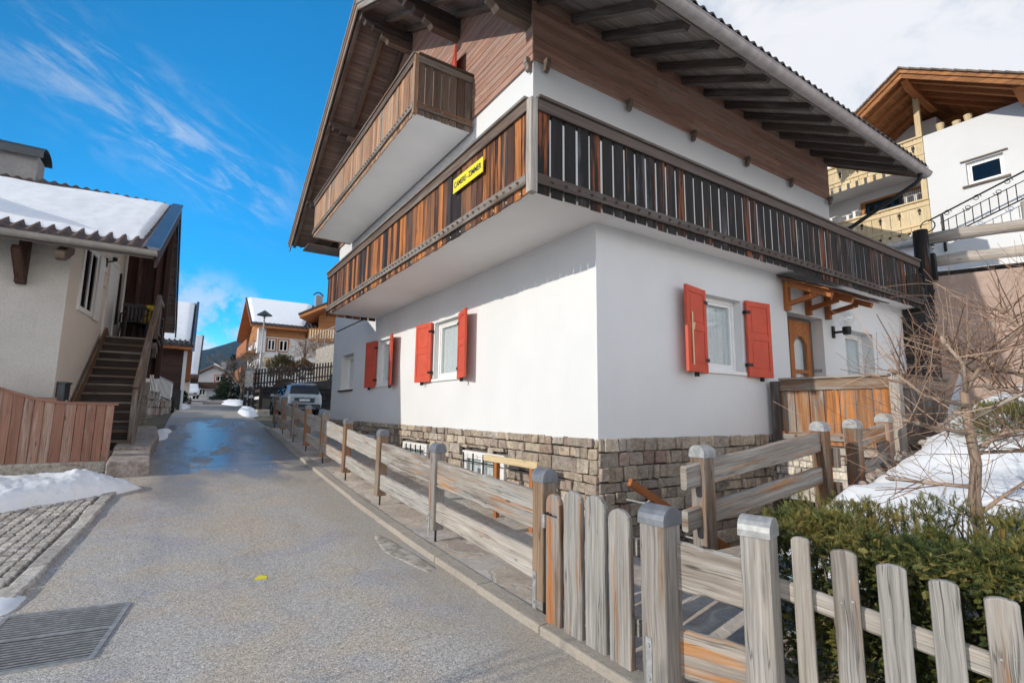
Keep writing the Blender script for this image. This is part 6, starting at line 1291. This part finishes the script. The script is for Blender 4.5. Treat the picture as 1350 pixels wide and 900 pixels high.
pts = [V(12.3, .32+.16*math.cos(q*.5), za(.3)+.58+.16*math.sin(q*.5)) for q in range(11)]; b.tube(pts, .016, 5, False); b.build('scrolls', M['iron'], ir)
# retaining wall, snow on its crest, log rail and burnt post
b = MB(); a0, a1 = V(9.55, -.1, 0), V(11.3, -4.6, 0); dd = (a1-a0).normalized(); nn = V(dd.y, -dd.x, 0)
if nn.x > 0: nn = -nn
b.hexa([a0+Z_*.2, a1+dd*6+Z_*.2, a1+dd*6-nn*.6+Z_*.2, a0-nn*.6+Z_*.2, a0+Z_*4.62, a1+dd*6+Z_*4.62, a1+dd*6-nn*.6+Z_*4.62, a0-nn*.6+Z_*4.62]); o = b.build('concrete_retaining_wall', M['pink_wall'], bevel=.04); tag(o, 'pinkish rough retaining wall behind the bare tree at the right', 'wall')
b = MB(); b.grid(60, 12, lambda u, v: (a0-dd*.3).lerp(a1+dd*6, u)+nn*(.12-1.3*v)+Z_*(4.60+.16*math.sin(math.pi*min(1, v*1.15+.12))**.6+.05*noise.noise(V(u*14, v*3, 1)))); tag(b.build('wall_snow', M['snow'], smooth=True), 'snow lying along the crest of the pinkish retaining wall', 'snow')
lg = thing('log_fence', (9.8, -.5, 4.6), 'fence of two bleached round logs above the retaining wall at the right', 'fence')
for h, r0_, r1_ in ((5.50, .13, .15), (4.96, .12, .15)):
    b = MB(); n_ = 12; pts = [(a0+V(-.0, -.3, 0)).lerp(a1+dd*3, k/n_)-nn*.2+Z_*(h+.15*k/n_+.02*math.sin(k*1.7)) for k in range(n_+1)]; b.tube(pts, [r0_+(r1_-r0_)*k/n_+.012*math.sin(k*2.3) for k in range(n_+1)], 12); b.build('log', M['w_log'], lg, smooth=True)
b = MB(); q = a0.lerp(a1, .42)-nn*.2; b.tube([q+Z_*4.5, q+Z_*6.05], .11, 8); b.build('post', M['w_log'], lg)
bp = thing('burnt_post', (9.35, -.35, 4.4), 'black round post at the left end of the log fence', 'post'); b = MB(); b.tube([(9.35, -.38, 4.0), (9.36, -.38, 5.0), (9.38, -.38, 5.62)], .14, 12); b.build('shaft', M['w_black'], bp, smooth=True); b = MB(); b.box(9.5, 9.62, -.55, -.25, 4.5, 5.1); b.build('wedge', M['w_black'], bp)
b = MB(); rubble(b, lambda u: (V(9.05+u, -.42, 0), V(0, -1, 0)), .72, 2.0, 4.62, .25, .22, .4); rubble(b, lambda u: (V(9.05, .2-u, 0), V(-1, 0, 0)), .6, 2.0, 3.7, .2, .22, .4); b.box(9.1, 9.75, -.38, .3, .5, 4.55); tag(b.build('dark_pillar', M['stone_d'], bevel=.03), 'sooty dark stone pillar at the end of the lower balcony', 'pillar')
clo = thing('clothes_line', (9, .2, 4.9), 'white washing lines strung beside the end of the long dark balcony', 'clothes line')
for k in range(4): b = MB(); p, q = V(8.2+.1*k, .35+.32*k, 5.02-.02*k), V(9.42, -.30+.16*k, 4.86-.03*k); b.tube([p, p.lerp(q, .5)-Z_*.03, q], .008, 5); b.build('cord', M['frame'], clo)
# ------------------------------------------------------------------ plants
import numpy as np
rng = np.random.default_rng(5)
def leaf_mat(name, cols, rough=.55):
    m, N, p = new_mat(name); r = N.n('ShaderNodeVertexColor', layer_name='rnd').outputs[0]; sx = N.n('ShaderNodeSeparateColor', {0: r}); oc = N.n('ShaderNodeTexCoord').outputs['Object']
    f = N.math('ADD', N.math('MULTIPLY', sx.outputs[0], .75), N.math('MULTIPLY', N.noise(oc, 7, 4, .6), .25)); c = N.ramp(f, [(i/(len(cols)-1), q) for i, q in enumerate(cols)])
    setp(N, p, col=c, rough=rough, spec=.3); return m
M['yew'] = leaf_mat('yew_needles', [(.018, .032, .014), (.045, .07, .022), (.11, .125, .034), (.24, .20, .055), (.27, .155, .05)])
M['spruce'] = leaf_mat('dark_spruce_needles', [(.006, .016, .010), (.012, .028, .015), (.025, .045, .02)])
M['shrub'] = leaf_mat('slope_shrub_leaves', [(.05, .06, .02), (.12, .10, .035), (.19, .12, .05), (.10, .055, .035)])
M['bark'] = wood('pale_bark', ((.20, .14, .10), (.36, .26, .19), (.52, .41, .32)), None, 0, (.4, .34, .28), .3, fine=.5, bstr=.7)
M['twig'] = wood('tan_twigs', ((.12, .065, .042), (.27, .165, .11), (.46, .32, .23)), (.26, .10, .055), .3, None, 0, board=1.4)
M['twig_d'] = flat('grey_brown_twigs', (.17, .13, .10), .9, 0, .3, 3)
def scatter(name, tv, tf, pos, fwd, up, size, shade, mat, parent=None, origin=(0, 0, 0)):
    """one mesh made of many transformed copies of a small template (leaf or needle spray)"""
    tv = np.array(tv); tf = np.array(tf); n = len(pos); f = fwd/np.linalg.norm(fwd, axis=1)[:, None]; s = np.cross(f, up); s /= np.linalg.norm(s, axis=1)[:, None]+1e-9; u = np.cross(s, f)
    Rm = np.stack([s, f, u], axis=2); vs = np.einsum('nij,kj->nki', Rm, tv)*size[:, None, None]+pos[:, None, :]; org = np.array(parent['org'] if parent is not None else origin)
    vs = (vs-org).reshape(-1, 3); fs = (tf[None]+np.arange(n)[:, None, None]*len(tv)).reshape(-1, tf.shape[1]); k = tf.shape[1]
    me = bpy.data.meshes.new(name); me.vertices.add(len(vs)); me.vertices.foreach_set('co', vs.ravel()); me.loops.add(fs.size); me.loops.foreach_set('vertex_index', fs.ravel().astype(np.int32)); me.polygons.add(len(fs)); me.polygons.foreach_set('loop_start', np.arange(0, fs.size, k, dtype=np.int32)); me.polygons.foreach_set('loop_total', np.full(len(fs), k, dtype=np.int32)); me.update(calc_edges=True)
    ca = me.color_attributes.new('rnd', 'FLOAT_COLOR', 'CORNER'); c = np.repeat(shade, fs.size//n); col = np.ones((len(c), 4), dtype=np.float32); col[:, 0] = c; col[:, 1] = rng.random(len(c)); ca.data.foreach_set('color', col.ravel())
    me.materials.append(mat); o = bpy.data.objects.new(name, me); COL.objects.link(o)
    if parent is not None: o.parent = parent
    else: o.location = origin
    o['org'] = tuple(org); return o
def needle_spray(n=8, L=1., nl=.42, w=.075):
    v, f = [], []
    def quad(a, b_, wv):
        k = len(v); v.extend([tuple(np.array(a)-wv), tuple(np.array(a)+wv), tuple(np.array(b_)+wv*.35), tuple(np.array(b_)-wv*.35)]); f.append((k, k+1, k+2, k+3))
    quad((0, 0, 0), (0, L, 0), np.array((w*.5, 0, 0)))
    for i in range(n):
        y = L*(.08+.92*i/n); l = nl*(1-.35*i/n)
        for s in (-1, 1): quad((0, y, 0), (s*l*.85, y+l*.55, .05*l*((i % 3)-1)), np.array((w*.25, -w*.5, w*.25)))
        if i % 2: quad((0, y, 0), (.05*l, y+l*.5, l*.8), np.array((w*.5, 0, 0)))
    quad((0, L, 0), (0, L+nl*.7, 0), np.array((w*.5, 0, 0))); return v, f
SV, SF = needle_spray()
# yew hedge behind the picket fence: clumps of sprays over a lumpy mound
hd = thing('yew_hedge', (-.3, -3, .4), 'green and yellow tipped yew hedge behind the grey picket fence', 'hedge')
pts = []; fw = []; sz = []; sh = []
base0 = np.array((-1.30, -2.93)); pdv = np.array((ph.x, ph.y)); pin = -np.array((pn.x, pn.y))
def htop(s, t):
    return .84+.09*noise.noise(V(s*2.3, t*2.1, 3))+.09*noise.noise(V(s*6, t*6, 7))+.12*sstep(t, .5, 1.8)+.10*sstep(s, .5, 1.5)-.10*sstep(-t, -.35, 0)+.10*(1-sstep(s, -.1, .35))*(1-sstep(t, .5, .9))
N_ = 34000
for i in range(N_):
    s = R.uniform(-.22, 2.2); t = R.triangular(.05, 1.5, .25); zt = htop(s, t); xy = base0+pdv*s+pin*t; zg_ = gz(xy[0], xy[1])
    lump = .05*noise.noise(V(s*5, t*5, zt*3))
    if R.random() < .62:
        z = zt-abs(R.gauss(0, .07)); d = (R.gauss(0, .5), R.gauss(0, .5), R.uniform(.25, 1.1)); front = 0
    else:
        t = R.uniform(.03, .30)+abs(lump); xy = base0+pdv*s+pin*t; z = R.uniform(zg_+.02, zt); d = (*(-pin*R.uniform(.3, 1.1)+pdv*R.gauss(0, .45)), R.uniform(-.25, .8)); front = 1
    dens = noise.noise(V(s*4.1, z*4.1, t*4.1))
    if dens < -.3 and R.random() < .6: continue
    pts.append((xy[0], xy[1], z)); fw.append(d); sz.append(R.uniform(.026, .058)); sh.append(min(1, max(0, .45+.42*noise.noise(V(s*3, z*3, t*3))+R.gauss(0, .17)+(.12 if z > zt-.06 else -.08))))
pts = np.array(pts); fw = np.array(fw); n_ = len(pts)
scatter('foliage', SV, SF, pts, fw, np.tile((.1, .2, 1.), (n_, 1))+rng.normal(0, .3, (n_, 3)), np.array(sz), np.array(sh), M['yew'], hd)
b = MB()
for i in range(260):
    s = R.uniform(-.1, 2.2); t = R.uniform(.2, 1.6); xy = base0+pdv*s+pin*t; z0 = gz(xy[0], xy[1]); zt = htop(s, t)-.05; q = V(xy[0]+R.gauss(0, .12), xy[1]+R.gauss(0, .12), zt); b.tube([(xy[0], xy[1], z0-.05), V(xy[0], xy[1], z0).lerp(q, .55)+V(R.gauss(0, .04), R.gauss(0, .04), 0), q], [.012, .008, .003], 5, False)
b.build('stems', M['twig_d'], hd)
# a second low yew farther back, beside the terrace
def bush(name, c, rx, ry, rz, n, size, mat, label, cat, tv, tf, stems=10, smin=.7, shade0=.45, group=None, hollow=.45, parent=None, droop=.2):
    t = thing(name, c, label, cat, group); P = []; D = []; S = []; H_ = []
    while len(P) < n:
        d = np.array([R.gauss(0, 1) for _ in range(3)]); d /= np.linalg.norm(d)
        if d[2] < -.35: continue
        lump = 1+.30*noise.noise(V(d[0]*2.2+c[0], d[1]*2.2+c[1], d[2]*2.2)); r = lump*(hollow+(1-hollow)*R.random()**.5)
        if noise.noise(V(d[0]*4+c[1], d[1]*4, d[2]*4+c[0])) < -.28 and r > .6: continue
        P.append((c[0]+d[0]*rx*r, c[1]+d[1]*ry*r, c[2]+rz*(.35+.65*d[2]*r))); D.append(d+np.array((R.gauss(0, .4), R.gauss(0, .4), R.gauss(.3, .4)))); S.append(size*R.uniform(smin, 1.3)); H_.append(min(1, max(0, shade0+R.gauss(0, .18)+.35*noise.noise(V(*(d*3))))))
    P = np.array(P); scatter('foliage', tv, tf, P, np.array(D), np.tile((.1, .2, 1.), (n, 1))+rng.normal(0, .3, (n, 3)), np.array(S), np.array(H_), mat, t)
    b = MB()
    for i in range(stems): q = V(c[0]+R.gauss(0, rx*.5), c[1]+R.gauss(0, ry*.5), c[2]+rz*R.uniform(.5, .95)); b.tube([(c[0]+R.gauss(0, rx*.15), c[1]+R.gauss(0, ry*.15), c[2]-.1), q], [.02*rz+.008, .006], 5, False)
    b.build('stems', M['twig_d'], t); return t
bush('yew_bush', (3.6, -2.75, gz(3.6, -2.75)+.02), .65, .45, .45, 2600, .045, M['yew'], 'small yellowish yew bush in the snow below the terrace corner', 'bush', SV, SF, shade0=.62)
bush('yew_bush', (3.9, -3.9, gz(3.9, -3.9)+.02), .8, .8, .7, 3200, .055, M['yew'], 'green yew bush behind the two bare tree trunks at the right edge', 'bush', SV, SF, shade0=.5)
# snow lying in the garden
def mound(u, v):
    x, y = .05+5.8*u, -1.95-3.0*v-.10*u+(.16*noise.noise(V(u*9, 2, 4))+.07*noise.noise(V(u*26, 5, 4)))*(1-v)
    e = min(1, u/.10, (1-u)/.08, v/.08, (1-v)/.1); e = max(0, e)**.6
    h = .17*e*(1+.5*noise.noise(V(x*1.1, y*1.1, 5)))+.12*e*max(0, noise.noise(V(x*.8+3, y*.9, 1)))+.015*noise.noise(V(x*6, y*6, 2))*e
    ra = .10*e*math.exp(-((x-1.1)/.75)**2-((y+2.1)/.45)**2); return V(x, y, gz(x, y)-.03+h+ra)
b = MB(); b.grid(90, 50, mound); tag(b.build('garden_snow', M['snow'], smooth=True), 'smooth white snow covering the sloping garden behind the hedge', 'snow')
for i in range(46):
    x = R.uniform(-.2, 5.0); y = -1.86+R.gauss(0, .06)-.12*(x > 3.4); r = R.uniform(.03, .075); z = gz(x, y)+r*.3; b = MB(); b.lathe((x, y, z-r*.6), [(r*.3, 0), (r, r*.35), (r*.9, r*.8), (r*.4, r*1.15), (0, r*1.2)], 7)
    tag(b.build('edge_stone', M['stone_g'], bevel=.01, origin=(x, y, z-r*.6)), 'rounded stone lying at the snow edge along the garden path', 'stone', 'stones edging the garden path')
# ------------------------------------------------------------------ bare trees
def grow(bt, bw, p, d, L, r, depth, spread, segs=3, wob=.12, up=.1, kids=(3, 5), minr=.002, ratio=.62):
    """recursive bare branch; thick wood goes to bt, thin twigs to bw"""
    pts = [p]; dd = d.normalized(); rs = [r]
    for i in range(segs):
        dd = (dd+V(R.gauss(0, wob), R.gauss(0, wob), R.gauss(up*.5, wob))).normalized(); pts.append(pts[-1]+dd*L/segs); rs.append(max(minr, r*(1-.55*(i+1)/segs)))
    (bt if r > .009 else bw).tube(pts, rs, 8 if r > .02 else (5 if r > .006 else 3), False)
    if depth <= 0: return
    for k in range(R.randint(*kids)):
        f = R.uniform(.25, 1.); i = min(segs-1, int(f*segs)); q = pts[i].lerp(pts[i+1], f*segs-i)
        s = dd.orthogonal().normalized(); s.rotate(Matrix.Rotation(R.uniform(0, 6.28), 3, dd)); nd = (dd*R.uniform(.35, .9)+s*spread*R.uniform(.5, 1.2)+Z_*up).normalized()
        grow(bt, bw, q, nd, L*ratio*R.uniform(.7, 1.25), max(minr, rs[i]*R.uniform(.42, .62)), depth-1, spread, segs, wob, up, kids, minr, ratio)
def pollard(name, base, top, r, label, heads, seedv):
    R.seed(seedv); t = thing(name, base, label, 'tree'); bt, bw = MB(), MB(); a, c_ = V(*base), V(*top); path = [a.lerp(c_, k/6)+V(R.gauss(0, .015), R.gauss(0, .015), 0)*(k not in (0,)) for k in range(7)]; bt.tube(path, [r*(1.1-.35*k/6)*(1+.08*R.random()) for k in range(7)], 12, False)
    for q, d, L, n in heads:
        q = a.lerp(c_, q) if not isinstance(q, tuple) else V(*q); d = V(*d).normalized(); e = q+d*L+V(R.gauss(0, .04), R.gauss(0, .04), R.gauss(0, .04)); m = q.lerp(e, .5)+V(R.gauss(0, .03), R.gauss(0, .03), R.gauss(.02, .03)); bt.tube([q, m, e], [r*.42, r*.34, r*.30], 8)
        bt.lathe(e-d*.03, [(0, 0), (r*.42, .012), (r*.46, .04), (r*.25, .07), (0, .075)], 8, d)
        for k in range(n):
            f = R.uniform(.2, 1.05); o = q.lerp(m, f*2) if f < .5 else m.lerp(e, min(1, f*2-1)); nd = (d*R.uniform(-.1, .9)+V(R.gauss(0, .6), R.gauss(0, .6), R.gauss(.18, .5))).normalized(); grow(bt, bw, o, nd, R.uniform(.22, .62), R.uniform(.0028, .0062), 1, .55, 3, .07, .04, (1, 3), .0014, .6)
    bt.build('trunk', M['bark'], t, smooth=True); bw.build('twigs', M['twig'], t); return t
pollard('bare_tree', (.78, -3.13, .25), (.46, -3.22, 1.72), .036, 'bare pale barked garden tree with tangled twigs behind the picket fence', [(1., (-.3, .1, .8), .45, 26), (1., (.4, -.3, .7), .5, 24), (.93, (-.75, .5, .5), .55, 26), (.80, (-.8, .35, .15), .5, 22), (.72, (.5, -.5, .25), .55, 20), (.55, (-.55, .5, .1), .45, 14), (.42, (.3, -.3, .3), .45, 10), (.86, (.1, -.7, .5), .5, 20), (.25, (-.4, .0, .5), .3, 5)], 11)
pollard('bare_tree', (1.30, -3.42, .35), (1.02, -3.52, 1.95), .042, 'second bare tree at the right edge with a darker twiggy crown', [(1., (-.4, .3, .7), .5, 24), (1., (.3, -.2, .9), .5, 20), (.9, (-.7, .5, .3), .6, 26), (.75, (-.6, .3, .4), .5, 20), (.6, (-.5, .6, -.05), .45, 14), (.5, (.5, -.3, .3), .4, 10)], 23)
R.seed(77)
def bare(name, base, h, r, label, depth=4, spread=.7, group=None, mat='twig_d'):
    t = thing(name, base, label, 'tree', group); bt, bw = MB(), MB(); a = V(*base); bt.tube([a, a+V(.02*h, 0, h*.16), a+V(.0, .02*h, h*.3)], [r, r*.85, r*.75], 8, False)
    for k in range(7): grow(bt, bw, a+Z_*h*R.uniform(.2, .32), V(R.gauss(0, .7), R.gauss(0, .7), 1), h*.38, r*.5, depth, spread, 3, .14, .12, (3, 4), .007*h/3, .66)
    bt.build('trunk', M[mat], t); bw.build('twigs', M[mat], t); return t
bare('bare_tree', (-.35, 37, 2.1), 4.3, .10, 'grey bare leafless tree in front of the snowy chalet gable', 3)
bare('bare_shrub', (2.6, 30.6, 4.0), 2.6, .05, 'reddish bare shrub on the planted slope', 3, mat='twig')
bare('bare_shrub', (3.6, 29.9, 4.5), 2.2, .05, 'bare shrub highest on the planted slope beside the stair railing', 3, mat='twig')
LV, LF = [(-.35, 0, 0), (0, .5, .08), (.35, 0, 0), (0, -.3, .05)], [(0, 3, 2, 1)]
bush('slope_shrub', (1.35, 31.0, 3.4), .8, .8, 1.6, 1500, .16, M['shrub'], 'olive green shrub on the slope right of the street lamp', 'shrub', SV, SF, shade0=.25)
bush('slope_shrub', (2.5, 30.2, 3.5), 1.1, .7, 1.2, 1200, .15, M['shrub'], 'russet shrub on the slope above the dark picket fence', 'shrub', LV, LF, shade0=.7)
bush('slope_shrub', (4.6, 27.0, 2.4), .5, .5, 2.0, 800, .12, M['yew'], 'green climbing shrub between the silver car and the house corner', 'shrub', LV, LF, shade0=.5)
bush('slope_shrub', (.15, 29.6, 2.0), .9, .3, .9, 800, .12, M['spruce'], 'dark ivy hanging on the stone wall beside the parked cars', 'shrub', LV, LF, shade0=.3)
def spruce(name, base, h, w, label, n=1600, group=None):
    t = thing(name, base, label, 'tree', group); P, D, S, H_ = [], [], [], []
    for i in range(n):
        z = R.random()**1.3; a = R.uniform(0, 6.283); rr = w*(1-z)*(.55+.45*R.random())*(1+.25*math.sin(z*40+a*2)); P.append((base[0]+rr*math.cos(a), base[1]+rr*math.sin(a), base[2]+h*(.06+.94*z)-.12*rr)); D.append((math.cos(a), math.sin(a), R.uniform(-.4, .25))); S.append(h*.085*R.uniform(.6, 1.2)*(1.1-.6*z)); H_.append(R.random())
    scatter('crown', SV, SF, np.array(P), np.array(D), np.tile((0, 0, 1.), (n, 1))+rng.normal(0, .2, (n, 3)), np.array(S), np.array(H_), M['spruce'], t); b = MB(); b.tube([base, (base[0], base[1], base[2]+h*.9)], [.05*h**.7, .01], 6, False); b.build('trunk', M['twig_d'], t); return t
spruce('spruce_tree', (.0, 50, 2.2), 4.4, 1.3, 'dark conical spruce right of the small far chalet')
spruce('spruce_tree', (1.6, 52, 2.4), 3.4, 1.5, 'lower dark spruce under the bare tree'); bush('hedge_bush', (.05, 62, 2.4), .55, .5, 2.4, 900, .3, M['yew'], 'yellow green hedge bush beside the small far chalet', 'bush', LV, LF, shade0=.55)
bush('hedge_bush', (-4.35, 33, 1.6), .9, 1.2, 1.0, 900, .2, M['twig_d'] if False else M['spruce'], 'dark hedge below the far house on the left', 'bush', LV, LF, shade0=.3)

bare('bare_tree', (-8.6, -2.35, -.05), 3.6, .05, 'leafless tree at the left road edge whose branches shade the fence', 2)

# thin mountain air between the camera and the far hills
hz_ = MB(); hz_.box(-2500, 3000, -400, 2450, -12, 520); m = bpy.data.materials.new('mountain_haze'); m.use_nodes = True; t = m.node_tree; t.nodes.clear(); N = NT(t)
pv = N.n('ShaderNodeVolumePrincipled', {'Color': (.34, .60, 1., 1), 'Density': HAZE, 'Anisotropy': .2}); t.links.new(pv.outputs[0], N.n('ShaderNodeOutputMaterial').inputs[1])
hz = hz_.build('haze', m); hz['kind'] = 'stuff'; hz.display_type = 'WIRE'
